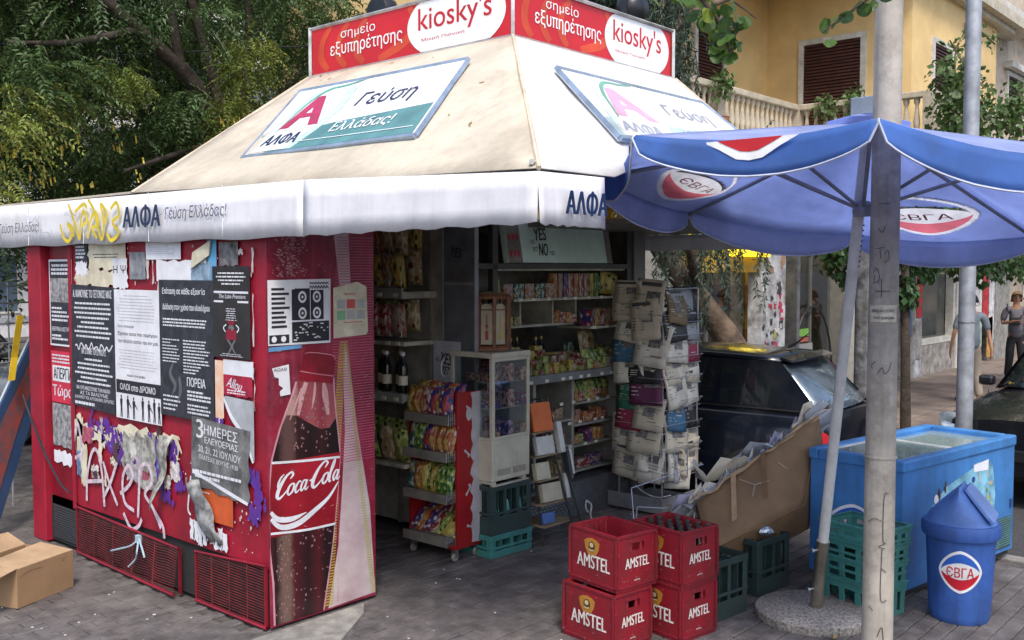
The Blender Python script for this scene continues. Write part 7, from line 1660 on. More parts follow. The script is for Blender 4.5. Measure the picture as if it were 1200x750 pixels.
    b = MB(); b.b2((-L / 2 - .02, -hw * .75, .33), (-L / 2 + .1, hw * .75, .5)); part('bumper', b, paint, t, bevel=.04)
    b = MB(); b.b2((-L / 2 + .4, -hw * .8, .2), (L / 2 - .4, hw * .8, .5)); part('underbody', b, MATS['trim_black'], t)
    return t
make_car('parked_car', 'dark blue hatchback parked at the kerb behind the newspaper rack, seen from its rear corner', (5.42, .86, -.115), R(90 + 4), carpaint('paint_navy', (.006, .010, .020)), L=4.1, W=1.68, H=1.45)
make_car('parked_car', 'black car behind the freezer at the right edge, its nose pointing left', (9.2, -2.45, -.115), R(180 - 2), carpaint('paint_black', (.008, .009, .014)), L=5.5, W=1.72, H=1.45)
make_car('parked_car', 'silver van bonnet glimpsed left of the red cabinet behind the wire shelving', (.9, 9.0, -.01), R(-40), carpaint('paint_silver', (.22, .24, .26)), L=4.6, W=1.8, H=2.0)

# ================================================================= PEOPLE
def skin_mesh(name, nodes, edges, mat, parent, levels=1, root=0):
    me = bpy.data.meshes.new(name); me.from_pydata([n[0] for n in nodes], edges, []); o = bpy.data.objects.new(name, me); COL.objects.link(o)
    sk = o.modifiers.new('skin', 'SKIN'); sk.branch_smoothing = .6
    if not me.skin_vertices: 
        bmm = bmesh.new(); bmm.from_mesh(me); bmm.verts.layers.skin.verify(); bmm.to_mesh(me); bmm.free()
    for i, n in enumerate(nodes):
        r_ = n[1]; r_ = r_ if isinstance(r_, tuple) else (r_, r_); me.skin_vertices[0].data[i].radius = r_; me.skin_vertices[0].data[i].use_root = (i == root)
    sb = o.modifiers.new('sub', 'SUBSURF'); sb.levels = levels; sb.render_levels = levels
    dg = bpy.context.evaluated_depsgraph_get(); m2 = bpy.data.meshes.new_from_object(o.evaluated_get(dg)); bpy.data.objects.remove(o)
    m2.shade_smooth(); m2.materials.clear(); m2.materials.append(mat); o = bpy.data.objects.new(name, m2); COL.objects.link(o); o.parent = parent; return o
def person(label, loc, rz, H, shirt, trouser, hair, long_hair, arms, stride):
    t = thing('person', label, 'person', loc, rz); k = H / 1.75
    m_skin = M('skin', (.42, .22, .14), .5, var=.08)
    V = lambda x, y, z: (x * k, y * k, z * k)
    N = []; E = []
    def n(p, r_): N.append((V(*p), r_ * k if not isinstance(r_, tuple) else (r_[0] * k, r_[1] * k))); return len(N) - 1
    def e(*ix):
        for a, b_ in zip(ix, ix[1:]): E.append((a, b_))
    pel = n((0, 0, .95), (.15, .11)); wst = n((0, 0, 1.10), (.135, .10)); ch = n((0, 0, 1.30), (.16, .11)); nk0 = n((0, 0, 1.46), (.07, .06)); nk = n((.01, 0, 1.53), .052); hd0 = n((.025, 0, 1.60), (.07, .07)); hd1 = n((.02, 0, 1.68), (.082, .08)); hd2 = n((.01, 0, 1.74), .05)
    e(pel, wst, ch, nk0, nk, hd0, hd1, hd2)
    hands = []
    for s, (sw) in ((1, stride), (-1, -stride)):
        hp = n((0, s * .09, .90), .085); kn = n((.05 + sw * .5 + .03, s * .095, .50), .058); an = n((sw - .02, s * .10, .09), .040); to = n((sw + .13, s * .11, .035), .034)
        e(pel, hp, kn, an, to)
    for s, (el, wr, hx) in zip((1, -1), arms):
        sh = n((0, s * .185, 1.42), .056); a = n(el, .040); b_ = n(wr, .026); c = n(hx, (.034, .016)); e(ch, sh) if 0 else e(nk0, sh); e(sh, a, b_, c); hands.append((c, Vector(wr), Vector(hx), s))
    for c, wv, hv, s in hands:
        d = (hv - wv).normalized(); sd = Vector((1, 0, 0)) if abs(d.x) < .7 else Vector((0, 0, 1)); sd = (sd - d * sd.dot(d)).normalized()
        for q in range(4):
            o_ = sd * ((q - 1.5) * .018); l_ = (.07, .08, .075, .06)[q]; f1 = n(tuple(hv + d * .035 + o_), .009); f2 = n(tuple(hv + d * (.035 + l_ * .55) + o_ + Vector((.008, -s * .008, 0))), .008); f3 = n(tuple(hv + d * (.03 + l_) + o_ + Vector((.018, -s * .02, 0))), .007); e(c, f1, f2, f3)
        th1 = n(tuple(hv + sd * .035 - d * .0), .010); th2 = n(tuple(hv + sd * .05 + d * .04), .008); e(c, th1, th2)
    skin_mesh('body', N, E, m_skin, t)
    # face
    b = MB(); b.box(V(.105, 0, 1.655), (.03 * k, .022 * k, .045 * k)); part('nose', b, m_skin, t, bevel=.006)
    b = MB(); 
    for s in (-1, 1): b.box(V(.0995, s * .033, 1.675), (.012 * k, .05 * k, .03 * k))
    b.box(V(.10, 0, 1.68), (.008 * k, .09 * k, .008 * k)); part('sunglasses', b, m_ink, t, bevel=.003)
    b = MB(); b.box(V(.098, 0, 1.612), (.01 * k, .05 * k, .012 * k)); part('mouth', b, M('lips', (.30, .10, .09), .5), t)
    for s in (-1, 1): b = MB(); b.box(V(.01, s * .088, 1.66), (.035 * k, .018 * k, .06 * k)); part('ear', b, m_skin, t, bevel=.006)
    # hair cap
    b = MB(); rows = []
    for j in range(7):
        th = R(90 * j / 6); row = []
        for i in range(17):
            a = 2 * math.pi * i / 16; rr = .098 * math.cos(th); front = max(0, math.cos(a)); z = 1.675 + .105 * math.sin(th) + (.05 * front * (1 - j / 6)) - ((.10 if long_hair else .03) * (1 - front) * (1 - j / 6) * (1 if math.cos(a) < .3 else 0))
            row.append(V(.0 + rr * math.cos(a) * 1.02, rr * math.sin(a), z))
        rows.append(row)
    b.grid(rows); part('hair', b, hair, t, smooth=70, solid=.012)
    # shirt
    N = []; E = []
    p0 = n((0, 0, .84), (.20, .16)); p1 = n((0, 0, 1.10), (.19, .15)); p2 = n((0, 0, 1.30), (.205, .155)); p3 = n((0, 0, 1.45), (.095, .085)); e(p0, p1, p2, p3)
    for s, (el, wr, hx) in zip((1, -1), arms):
        sh = n((0, s * .185, 1.415), .080); ee = Vector((0, s * .185, 1.42)).lerp(Vector(el), .85); a = n(tuple(ee), .062); e(p3, sh, a)
    skin_mesh('shirt', N, E, shirt, t)
    N = []; E = []; p0 = n((0, 0, 1.06), (.165, .125)); p1 = n((0, 0, .90), (.175, .135)); e(p0, p1)
    for s, sw in ((1, stride), (-1, -stride)):
        hp = n((0, s * .09, .84), .10); kn = n((.05 + sw * .5 + .02, s * .095, .50), .082); an = n((sw - .01, s * .10, .10), .070); e(p1, hp, kn, an)
    skin_mesh('trousers', N, E, trouser, t)
    for s, sw in ((1, stride), (-1, -stride)):
        b = MB(); b.box(V(sw + .05, s * .105, .035), (.26 * k, .09 * k, .07 * k)); part('shoe', b, M('shoe_dark', (.03, .025, .022), .5), t, bevel=.025)
    return t
tocam = lambda x, y: math.atan2(-4.76 - y, -3.3 - x)
p1_ = person('man in a grey T-shirt, dark trousers and sunglasses walking towards the kiosk', (16.4, .25, 0), tocam(16.4, .25) + R(12), 1.66, M('tshirt_grey', (.17, .16, .19), .8), M('trousers_dark', (.018, .018, .022), .8), M('hair_blond', (.28, .17, .09), .8), True,
       (((.02, .24, 1.16), (.20, .14, 1.14), (.24, .08, 1.17)), ((.04, -.25, 1.16), (.20, -.13, 1.20), (.26, -.06, 1.22))), .14)
b = MB(); b.box((.17, -.05, 1.15), (.07, .17, .13)); b.tube([(.14, -.10, 1.20), (.10, -.17, 1.36), (.0, -.15, 1.46)], .014, 5); b.tube([(.17, .02, 1.2), (.15, .12, 1.3), (.0, .16, 1.45)], .012, 5); o = part('shoulder_bag', b, m_ink, bevel=.01); o.parent = None; o.location = p1_.location; o.rotation_euler = p1_.rotation_euler; tag(o, 'black pouch slung on the chest of the man in grey', 'bag')
person('man in a blue grey shirt and beige trousers walking away behind the slim pole', (13.0, .02, 0), tocam(13.0, .02) + R(195), 1.68, M('shirt_bluegrey', (.20, .24, .28), .8), M('trousers_beige', (.30, .25, .20), .8), M('hair_dark', (.02, .016, .014), .8), False,
       (((-.04, .27, 1.14), (.03, .30, .90), (.06, .30, .82)), ((.02, -.27, 1.14), (-.06, -.30, .90), (-.06, -.30, .82))), .16)

# ================================================================= YELLOW BUILDING with shops
m_yel = M('wall_ochre', (.78, .56, .26), .85, var=.10, scale=1.2, bump=.1, bscale=30, dirt=.3, dirtcol=(.55, .36, .15), dscale=1.5)
m_stone = M('balcony_stone', (.50, .44, .34), .85, var=.12, bump=.2, dirt=.4, dirtcol=(.25, .22, .17))
m_wht = M('trim_white', (.62, .60, .55), .7, dirt=.25, dirtcol=(.4, .36, .3)); m_shut = M('shutter_brown', (.085, .028, .020), .55, var=.25, scale=8)
m_sglass = glassmat('shop_glass', (.62, .64, .62), .75, .02)
yb = thing('corner_building', 'ochre plastered building with brown shutters, stone balustrade and ground floor shops', 'building', (13.5, 4, 0))
def Y(name, mb, mat, par=None, **k): return part(name, mb, mat, par or yb, w=True, **k)
b = MB(); b.b2((13.5, 1.2, 3.95), (18.2, 9, 12)); b.b2((6.5, 3.8, 3.95), (13.5, 9, 12)); Y('upper_wall', b, m_yel)
b = MB(); b.b2((8.0, 2.5, 0), (24, 2.7, .01)); b.b2((6.6, 6.2, 0), (24, 6.4, 3.9)); b.b2((6.5, 2.6, 0), (6.6, 6.2, 3.9)); Y('shop_back_wall', b, M('shop_interior', (.50, .34, .12), .8, var=.4, scale=1.2))
b = MB(); b.b2((6.5, 2.0, 3.6), (24, 6.3, 3.94)); Y('floor_slab', b, m_wht)
b = MB(); b.b2((12.9, 1.05, 6.9), (19.0, 2.0, 7.05)); b.b2((12.5, .9, 7.0), (20, 3.8, 7.2)); b.b2((6.5, 2.2, 7.0), (12.5, 3.8, 7.2)); Y('soffit', b, M('soffit_cream', (.55, .50, .40), .8))
def window(Fw, x0, z0, x1, z1, nm='window', open_=False):
    b = MB(); t_ = .09
    for q in ((x0 - t_, z0 - .02, x0, z1 + t_), (x1, z0 - .02, x1 + t_, z1 + t_), (x0, z1, x1, z1 + t_)): b.prism([(q[0], q[1]), (q[2], q[1]), (q[2], q[3]), (q[0], q[3])], Fw, .0, .05)
    b.prism([(x0 - t_, z0 - .1), (x1 + t_, z0 - .1), (x1 + t_, z0 - .02), (x0 - t_, z0 - .02)], Fw, 0, .09); f_ = Y(nm, b, m_wht)
    b = MB(); b.rect(Fw, x0, z0, x1, z1, .003); part('pane', b, MATS['trim_black'], f_, w=True)
    b = MB(); n = int((z1 - z0) / .055)
    for i in range(n):
        z = z0 + (z1 - z0) * (i + .5) / n; a, c = Fw(x0, z), Fw(x1, z); v = Fw.n * .022; up = Vector((0, 0, .021))
        b.add([a - up + v * 1.5, c - up + v * 1.5, c + up + v * .5, a + up + v * .5], [(0, 1, 2, 3)])
    struct(part('slats', b, m_shut, f_, w=True), 'stuff')
    return f_
Fx1 = frame((13.5, 0, 0), (0, -1, 0), (0, 0, 1)); Fy1 = frame((0, 1.2, 0), (1, 0, 0), (0, 0, 1)); Fy2 = frame((0, 3.8, 0), (1, 0, 0), (0, 0, 1))
window(Fx1, -3.08, 4.2, -2.05, 6.05); window(Fy1, 14.5, 4.7, 15.4, 6.0); window(Fy2, 11.0, 4.15, 11.85, 6.3); window(Fy2, 8.4, 4.15, 9.3, 6.3); window(Fx1, -3.08, 8.2, -2.05, 9.6)
b = MB(); b.lathe([(.0, 0), (.07, .01), (.075, .05), (.05, .10), (0, .12)], n=12); b.v = [(16.2 + v[0], 1.2 - v[2], 6.6 + v[1]) for v in b.v]; Y('wall_lamp', b, m_wht)
# balcony slab, rail and balusters
b = MB(); b.b2((7.2, 2.70, 3.945), (13.5, 3.8, 4.05)); b.b2((12.55, .5, 3.945), (13.5, 2.70, 4.05)); b.b2((13.5, .45, 3.945), (18, 1.2, 4.05)); Y('balcony_slab', b, m_stone)
bal = thing('balustrade', 'cream stone balustrade with vase shaped balusters along the ochre balcony', 'balustrade', (12.6, 2.79, 4.05))
def BL(name, mb, mat, par=None, **k): return part(name, mb, mat, par or bal, w=True, **k)
b = MB(); b.b2((7.2, 2.71, 4.76), (12.52, 2.87, 4.86)); b.b2((12.52, .5, 4.76), (12.68, 2.87, 4.86)); b.b2((12.68, .5, 4.76), (18, .66, 4.86)); BL('rail', b, m_stone, bevel=.015)
b = MB(); b.b2((7.2, 2.73, 4.05), (12.52, 2.85, 4.13)); b.b2((12.54, .52, 4.05), (12.66, 2.85, 4.13)); b.b2((12.66, .52, 4.05), (18, .64, 4.13)); BL('plinth', b, m_stone)
bp_ = MB().lathe([(.05, 0), (.05, .05), (.03, .09), (.045, .18), (.055, .26), (.035, .42), (.025, .52), (.05, .57), (.05, .63)], n=8); bo = part('baluster', bp_, m_stone, bal, smooth=50); pts_ = [(7.4 + i * .165, 2.79) for i in range(31)] + [(12.6, 2.6 - i * .165) for i in range(13)] + [(12.9 + i * .165, .58) for i in range(30)]
for i, (x, y) in enumerate(pts_):
    o = bo if i == 0 else bo.copy()
    if i: COL.objects.link(o)
    o.location = (x - 12.6, y - 2.79, .08)
b = MB()
for x, y in ((12.6, 2.79), (9.9, 2.79), (12.6, .58), (15.4, .58)): b.b2((x - .09, y - .09, 4.05), (x + .09, y + .09, 4.77))
BL('pier', b, m_stone)
# ground floor: pillars and shop fronts on the plane y = 2.1
def pil(x0, x1, mat, nm='pillar', y0=1.95, y1=2.5, z1=3.6): b = MB(); b.b2((x0, y0, 0), (x1, y1, z1)); return Y(nm, b, mat)
m_grime = M('pillar_pasted', (.62, .64, .68), .8, col2=(.20, .19, .19), scale=5, var=.4, dirt=.5, dirtcol=(.10, .08, .08), dscale=6)
P1 = pil(9.78, 10.55, m_grime, y1=2.16)
b = MB(); b.b2((10.9, 2.4, 0), (11.0, 6.2, 3.6)); Y('partition', b, M('partition_yellow', (.55, .38, .10), .7, var=.3, scale=1.5))
b = MB(); b.b2((10.80, 2.7, .1), (10.89, 3.9, 1.15)); b.b2((10.82, 2.7, 1.5), (10.89, 3.6, 1.85)); Y('display_case', b, M('counter_orange', (.35, .16, .06), .5, var=.4, scale=3))
b = MB(); b.b2((10.1, 3.0, 0), (10.7, 3.8, 1.25)); b.b2((10.2, 3.1, 1.25), (10.6, 3.5, 1.75)); Y('coffee_counter', b, M('counter_dark', (.05, .055, .065), .3))
FY = frame((0, 1.95, 0), (1, 0, 0), (0, 0, 1)); r_ = random.Random(14)
for nm, col, cnt, zr in (('pasted_scrap', (.62, .62, .62), 26, (.5, 2.2)), ('pasted_scrap', (.06, .06, .07), 18, (.4, 2.0)), ('pasted_scrap', (.45, .05, .10), 10, (.5, 1.7)), ('pasted_scrap', (.35, .22, .14), 10, (1.9, 2.5)), ('pasted_scrap', (.40, .38, .12), 4, (.6, 1.2))):
    b = MB()
    for i in range(cnt):
        x, z = r_.uniform(9.8, 10.4), r_.uniform(*zr); s_ = r_.uniform(.03, .12); b.prism(torn(x, z, min(x + s_, 10.54), z + s_ * r_.uniform(.5, 1.6), r_, .02, 'btlr', 4), FY, .002, .006 + .004 * r_.random())
    Y(nm, b, M('scrap_%.2f' % col[0], col, .8))
for x0, x1, c in ((7.2, 7.5, m_wht), (10.95, 11.05, m_chrome), (13.3, 13.6, m_wht), (15.55, 15.95, m_conc), (16.1, 16.45, m_grime), (18.55, 19.0, m_wht), (19.6, 20.3, m_wht), (21.3, 22.5, m_conc)): pil(x0, x1, c)
for x0, x1 in ((7.5, 9.78), (10.55, 13.3), (13.6, 15.55), (19.0, 19.6), (20.3, 21.3)):
    b = MB(); b.b2((x0, 2.2, .1), (x1, 2.22, 3.6)); Y('shop_window', b, m_sglass); b = MB(); b.b2((x0, 2.17, 0), (x1, 2.25, .12)); b.b2(((x0 + x1) / 2 - .03, 2.17, .12), ((x0 + x1) / 2 + .03, 2.25, 3.6)); b.b2((x0, 2.17, 2.75), (x1, 2.25, 2.83)); Y('window_frame', b, M('alu_dark', (.18, .18, .17), .4, .4))
b = MB(); b.b2((16.45, 2.15, .62), (18.55, 2.35, 3.3)); Y('shop_window', b, M('window_display', (.07, .08, .07), .12, var=.6, scale=2.2)); b = MB(); b.b2((16.45, 1.97, 0), (18.55, 2.4, .62)); Y('shop_base', b, M('stone_rough', (.36, .33, .30), .9, var=.35, scale=5, bump=.6, bscale=14))
b = MB(); b.b2((16.40, 1.96, .6), (18.6, 2.14, .70)); b.b2((18.42, 1.98, .7), (18.55, 2.14, 3.3)); b.b2((16.45, 1.98, 3.2), (18.55, 2.14, 3.4)); Y('window_frame', b, m_wht)
for x in (8.2, 9.6, 11.9, 14.5): b = MB(); b.b2((x - .5, 2.9, 3.45), (x + .5, 3.1, 3.52)); Y('ceiling_lamp', b, M('shop_lamp_glow', (1, .80, .45), .4, emit=7))
# yellow lit sign and interior goods
sg = thing('shop_sign', 'glowing yellow shop sign above the window behind the parked car', 'sign', (9.3, 1.9, 2.2)); b = MB(); b.b2((8.75, 1.85, 2.27), (9.85, 1.93, 2.95)); part('sign_board', b, M('sign_glow_yellow', (1.0, .72, .02), .4, emit=1.0, var=.05), sg, w=True, bevel=.01)
b = MB(); F_ = frame((8.75, 1.85, 2.27), (1, 0, 0), (0, 0, 1)); text(b, F_, 'ΨΗΤΑ', .12, .10, w=.8, h=.17, bold=.03, d=.004); part('lettering', b, M('sign_letter_glow', (1, .95, .6), .4, emit=1.5), sg, w=True)
b = MB(); b.b2((7.55, 2.0, 2.05), (9.75, 2.16, 2.27)); Y('fascia', b, M('fascia_ochre', (.50, .32, .05), .6))
b = MB(); b.b2((7.6, 3.2, 0), (13, 3.7, 1.15)); b.b2((8.6, 2.9, 1.15), (9.6, 3.3, 1.6)); Y('shop_counter', b, M('counter_dark', (.05, .055, .065), .3))
b = MB(); b.b2((8.0, 3.1, .4), (9.7, 3.19, .9)); Y('counter_front', b, M('counter_orange', (.35, .16, .06), .5, var=.4, scale=3))
b = MB(); b.b2((7.6, 6.0, 1.6), (9.3, 6.15, 2.6)); Y('interior_panel', b, M('panel_yellow', (.60, .38, .05), .7))
b = MB(); b.lathe([(0, 0), (.10, .02), (.13, .08), (.05, .12), (0, .12)], n=12); b.v = [(v[0] + 9.35, v[1] + 3.0, v[2] + 1.75) for v in b.v]; o = part('lamp_glow', b, M('warm_lamp', (1, .75, .3), .4, emit=5)); tag(o, 'small lit lamp inside the shop', 'lamp')
FG = frame((0, 2.18, 0), (1, 0, 0), (0, 0, 1))
for x0, z0, x1, z1, c, lbn in ((11.15, 1.02, 11.85, 1.14, (.20, .45, .08), 'green'), (11.15, .93, 11.85, 1.0, (.40, .10, .08), 'red'), (11.1, .35, 12.0, .9, (.30, .30, .31), 'grey')):
    b = MB(); b.prism([(x0, z0), (x1, z0), (x1, z1), (x0, z1)], FG, .002, .012); Y('window_sticker', b, M('winst_' + lbn, c, .6))
b = MB(); b.tube([(11.9 + .75 * math.cos(R(a)), 2.12, .3 + 1.2 * math.sin(R(a))) for a in range(0, 181, 15)], .02, 5); Y('door_arch', b, MATS['trim_black'])
for x0, z0, x1, z1, c, nm in ((16.12, 1.15, 16.43, 2.05, (.55, .02, .03), 'red'), (16.12, .35, 16.43, 1.1, (.35, .33, .33), 'grey'), (19.65, 1.3, 20.1, 2.4, (.65, .65, .66), 'white'), (20.32, .95, 20.75, 2.1, (.55, .02, .03), 'red'), (20.8, .4, 21.2, 2.0, (.6, .6, .6), 'white'), (19.9, .35, 20.3, 1.1, (.35, .45, .35), 'green'), (20.7, .1, 21.1, 1.0, (.60, .30, .06), 'orange'), (15.6, .8, 15.9, 1.7, (.08, .14, .25), 'blue')):
    b = MB(); b.prism(torn(x0, z0, x1, z1, r_, .02, 'bt', 5), FY, .003, .012); lab(Y('poster', b, M('street_' + nm, c, .7, var=.4, scale=7, dirt=.4, dirtcol=(.12, .1, .1), dscale=8)), '%s street poster pasted on the shop pillars' % nm)
# cream neighbour building at the right
nb = thing('cream_building', 'cream building at the far right edge with a white framed window', 'building', (20, 1, 0))
b = MB(); b.b2((18.3, 1.5, 3.96), (34, 9, 12)); part('wall', b, M('wall_cream', (.56, .47, .37), .85, var=.1, dirt=.3), nb, w=True)
Fn = frame((0, 1.5, 0), (1, 0, 0), (0, 0, 1))
_yb = yb; yb = nb
window(Fn, 20.1, 4.3, 21.3, 6.3); window(Fn, 23, 4.3, 24.4, 6.3)
b = MB(); b.b2((19.8, 1.3, 6.42), (21.6, 1.5, 6.55)); b.b2((18.3, 1.1, 7.3), (26, 1.5, 7.5)); b.b2((18.4, .9, 3.95), (30, 1.5, 4.1)); part('cornice', b, m_wht, nb, w=True)
yb = _yb
b = MB(); b.tube([(12.62, 1.2, 4.9), (12.9, 1.3, 7.0)], .02, 5); o = part('drain_pipe', b, m_wht, yb, w=True)

# far buildings behind the trees
def block(name, label, loc, rz, W_, D_, H_, wallm, winm, nx, nz, bal=True, group=None):
    t = thing(name, label, 'building', loc, rz, group); b = MB(); b.b2((-W_ / 2, 0, 0), (W_ / 2, D_, H_)); part('wall', b, wallm, t)
    F_ = frame((-W_ / 2, 0, 0), (1, 0, 0), (0, 0, 1)); sx_, sz_ = W_ / nx, H_ / nz
    for j in range(nz):
        for i in range(nx):
            b = MB(); x0, z0 = sx_ * i + sx_ * .22, sz_ * j + sz_ * .25; b.prism([(x0, z0), (x0 + sx_ * .5, z0), (x0 + sx_ * .5, z0 + sz_ * .55), (x0, z0 + sz_ * .55)], F_, .0, .05); w_ = part('window', b, m_wht, t)
            b = MB(); b.rect(F_, x0 + .07, z0 + .07, x0 + sx_ * .5 - .07, z0 + sz_ * .55 - .07, .054); part('pane', b, winm, w_)
        if bal and j: b = MB(); b.prism([(0, sz_ * j), (W_, sz_ * j), (W_, sz_ * j + .18), (0, sz_ * j + .18)], F_, .01, 1.1); b.prism([(0, sz_ * j + .18), (W_, sz_ * j + .18), (W_, sz_ * j + .95), (0, sz_ * j + .95)], F_, 1.04, 1.1); part('balcony', b, m_wht, t)
    return t
m_far = M('far_wall_white', (.62, .63, .66), .85, var=.08, dirt=.2); m_farg = M('far_pane', (.10, .14, .20), .1)
block('apartment_block', 'pale apartment block glimpsed through the trees on the left', (4, 27, -.1), R(18) - R(20), 26, 8, 20, m_far, m_farg, 8, 6)
block('apartment_block', 'grey white apartment block behind the kiosk sign', (24, 22, -.1), R(-42), 22, 8, 22, M('far_wall_grey', (.45, .47, .5), .85), m_farg, 7, 7)
block('apartment_block', 'beige apartment block closing the far end of the street', (46, 3, -.1), R(-80), 24, 8, 18, M('far_wall_beige', (.5, .44, .36), .85), m_farg, 7, 5)

# ================================================================= TREES
def leaf_mat(n, c, c2, isl=.45, tr=.35): return M(n, c, .5, col2=c2, scale=.9, island=isl, trans=tr)
m_leafA = leaf_mat('leaf_green_warm', (.10, .155, .045), (.042, .08, .026)); m_leafB = leaf_mat('leaf_green_deep', (.08, .135, .05), (.04, .08, .035)); m_leafS = leaf_mat('leaf_yellow_green', (.26, .28, .05), (.13, .18, .04))  # yellow green leaf colour puts sunlight into some fronds
m_pep = leaf_mat('leaf_blue_green', (.085, .125, .085), (.045, .075, .055), .4); m_mul = leaf_mat('leaf_mulberry', (.05, .105, .028), (.028, .06, .022), .5)
m_bark = M('bark_dark', (.060, .045, .035), .95, var=.4, scale=8, bump=.8, bscale=22); m_bark2 = M('bark_pale', (.18, .125, .085), .95, var=.45, scale=5, bump=.9, bscale=16, dirt=.5, dirtcol=(.06, .045, .035))
def leaves_mesh(name, P, A, N_, L_, W_, mat, parent, fold=.25):
    """P base points, A axis, N_ normals, lengths, widths -> kite shaped folded leaves"""
    n = len(P); A = A / np.linalg.norm(A, axis=1, keepdims=True); S = np.cross(A, N_); S /= np.linalg.norm(S, axis=1, keepdims=True) + 1e-9; N2 = np.cross(S, A)
    L_ = L_[:, None]; W_ = W_[:, None]
    V = np.stack([P, P + A * L_ * .45 + S * W_ * .5 + N2 * W_ * fold, P + A * L_ - N2 * L_ * .12, P + A * L_ * .45 - S * W_ * .5 + N2 * W_ * fold], 1).reshape(-1, 3)
    me = bpy.data.meshes.new(name); me.vertices.add(4 * n); me.vertices.foreach_set('co', V.ravel())
    idx = np.arange(n)[:, None] * 4 + np.array([[0, 1, 2, 0, 2, 3]]); me.loops.add(6 * n); me.loops.foreach_set('vertex_index', idx.ravel().astype(np.int32))
    me.polygons.add(2 * n); me.polygons.foreach_set('loop_start', np.arange(2 * n, dtype=np.int32) * 3); me.update(calc_edges=True)
    me.materials.append(mat); o = bpy.data.objects.new(name, me); COL.objects.link(o)
    if parent is not None: o.parent = parent; me.transform(Matrix.Translation(-parent.location))
    return o
def fronds(rs, C, Rd, n, FL_, pairs, ll, lw, droop=.5, flat=.7):
    """pinnate fronds filling ellipsoid clumps: C centres, Rd radii"""
    k = rs.integers(0, len(C), n); d = rs.normal(size=(n, 3)); d /= np.linalg.norm(d, axis=1, keepdims=True); r_ = rs.random(n) ** .45
    p0 = C[k] + d * (Rd[k] * r_)[:, None] * np.array([1, 1, flat])
    ax = d * np.array([1, 1, .4]) + rs.normal(size=(n, 3)) * .45; ax[:, 2] -= droop * rs.random(n) * 1.3; ax /= np.linalg.norm(ax, axis=1, keepdims=True)
    up = np.array([0, 0, 1.0]) + rs.normal(size=(n, 3)) * .35; L_ = FL_ * rs.uniform(.65, 1.25, n)
    PP, AA, NN, LL, WW = [], [], [], [], []
    side = np.cross(ax, up); side /= np.linalg.norm(side, axis=1, keepdims=True) + 1e-9
    for i in range(pairs):
        t = (i + 1) / pairs; q = p0 + ax * (L_ * t)[:, None]; q[:, 2] -= droop * L_ * t * t * .5
        for s_ in (-1, 1):
            a = side * s_ * .9 + ax * .55 + rs.normal(size=(n, 3)) * .12; a[:, 2] -= .25
            PP.append(q); AA.append(a); NN.append(up + rs.normal(size=(n, 3)) * .2); sz = ll * rs.uniform(.75, 1.2, n) * (1 - .45 * abs(t - .5)); LL.append(sz); WW.append(sz * lw)
    return [np.concatenate(z) for z in (PP, AA, NN, LL, WW)]
def limbs(parent, trunk, branches, mat, name='trunk'):
    b = MB(); pts, r_ = trunk; sp = smooth_path(pts, 4); n = len(sp); b.tube(sp, [r_[0] + (r_[1] - r_[0]) * i / (n - 1) + .012 * math.sin(i * 2.1) * r_[0] * 4 for i in range(n)], 10); part(name, b, mat, parent, w=True, smooth=60)
    for pts, r_ in branches: 
        b = MB(); sp = smooth_path(pts, 4); n = len(sp); b.tube(sp, [r_[0] + (r_[1] - r_[0]) * i / (n - 1) for i in range(n)], 7); part('branch', b, mat, parent, w=True, smooth=60)
def clumps(rs, box, n, r0, r1):
    lo, hi = np.array(box[0]), np.array(box[1]); return lo + (hi - lo) * rs.random((n, 3)), rs.uniform(r0, r1, n)
def cam_clumps(rs, pxs, n, r0, r1):
    """clump centres inside a slab of the crown: (u range across, v range up, distance range) measured from the kiosk corner square"""
    return None
rs = np.random.default_rng(5)
# tree A: forked trunk just behind the kiosk roof
tA = thing('tree', 'pod bearing tree with a forked dark trunk rising behind the cream kiosk roof', 'tree', (3.1, 5.2, 0), 0, 'leafy trees behind the kiosk')
limbs(tA, ([(3.1, 5.2, 0), (3.08, 5.15, 1.6), (3.0, 5.0, 3.2)], (.20, .14)), [
    ([(3.0, 5.0, 3.1), (2.75, 4.98, 3.75), (2.5, 4.95, 4.15), (2.1, 4.97, 4.45), (1.6, 5.0, 4.8), (1.0, 5.2, 5.3)], (.11, .05)), ([(3.0, 5.0, 3.1), (3.0, 5.2, 4.0), (2.8, 5.3, 4.9), (2.6, 5.5, 6)], (.08, .04)), ([(3.02, 5.02, 3.0), (3.3, 5.1, 4.2), (3.5, 5.3, 5.6)], (.08, .03)),
    ([(2.4, 4.95, 4.2), (2.2, 4.8, 4.9), (2.1, 4.6, 5.6)], (.06, .02)), ([(2.9, 4.98, 3.5), (2.2, 4.7, 3.3), (1.5, 4.5, 3.05)], (.05, .015)), ([(1.9, 4.97, 4.55), (1.2, 4.9, 4.3), (.6, 4.9, 4.2)], (.05, .015))], m_bark)
def clear_of(C_, R_, pts, rad):
    cam_ = np.array([-3.3, -4.76, 2.1]); keep = np.ones(len(C_), bool)
    for p in pts:
        p = np.array(p); L_ = np.linalg.norm(p - cam_); d = (p - cam_) / L_; t = (C_ - cam_) @ d; dist = np.linalg.norm(C_ - cam_ - t[:, None] * d, axis=1); keep &= ~((t < L_ + .1) & (dist < rad + R_ * .45))
    return C_[keep], R_[keep]
BR_ = [(3.0, 5.0, 3.3), (2.85, 4.98, 3.6), (2.6, 4.95, 4.0), (2.3, 4.95, 4.3), (1.8, 5.0, 4.6), (3.0, 5.1, 3.8)]
CA, RA = clumps(rs, ((.6, 4.5, 3.3), (4.9, 7.2, 6.6)), 66, .35, .62); CA, RA = clear_of(CA, RA, BR_, .12)
leaves_mesh('crown', *fronds(rs, CA, RA, 3000, .32, 8, .078, .36, .75), m_leafA, tA)
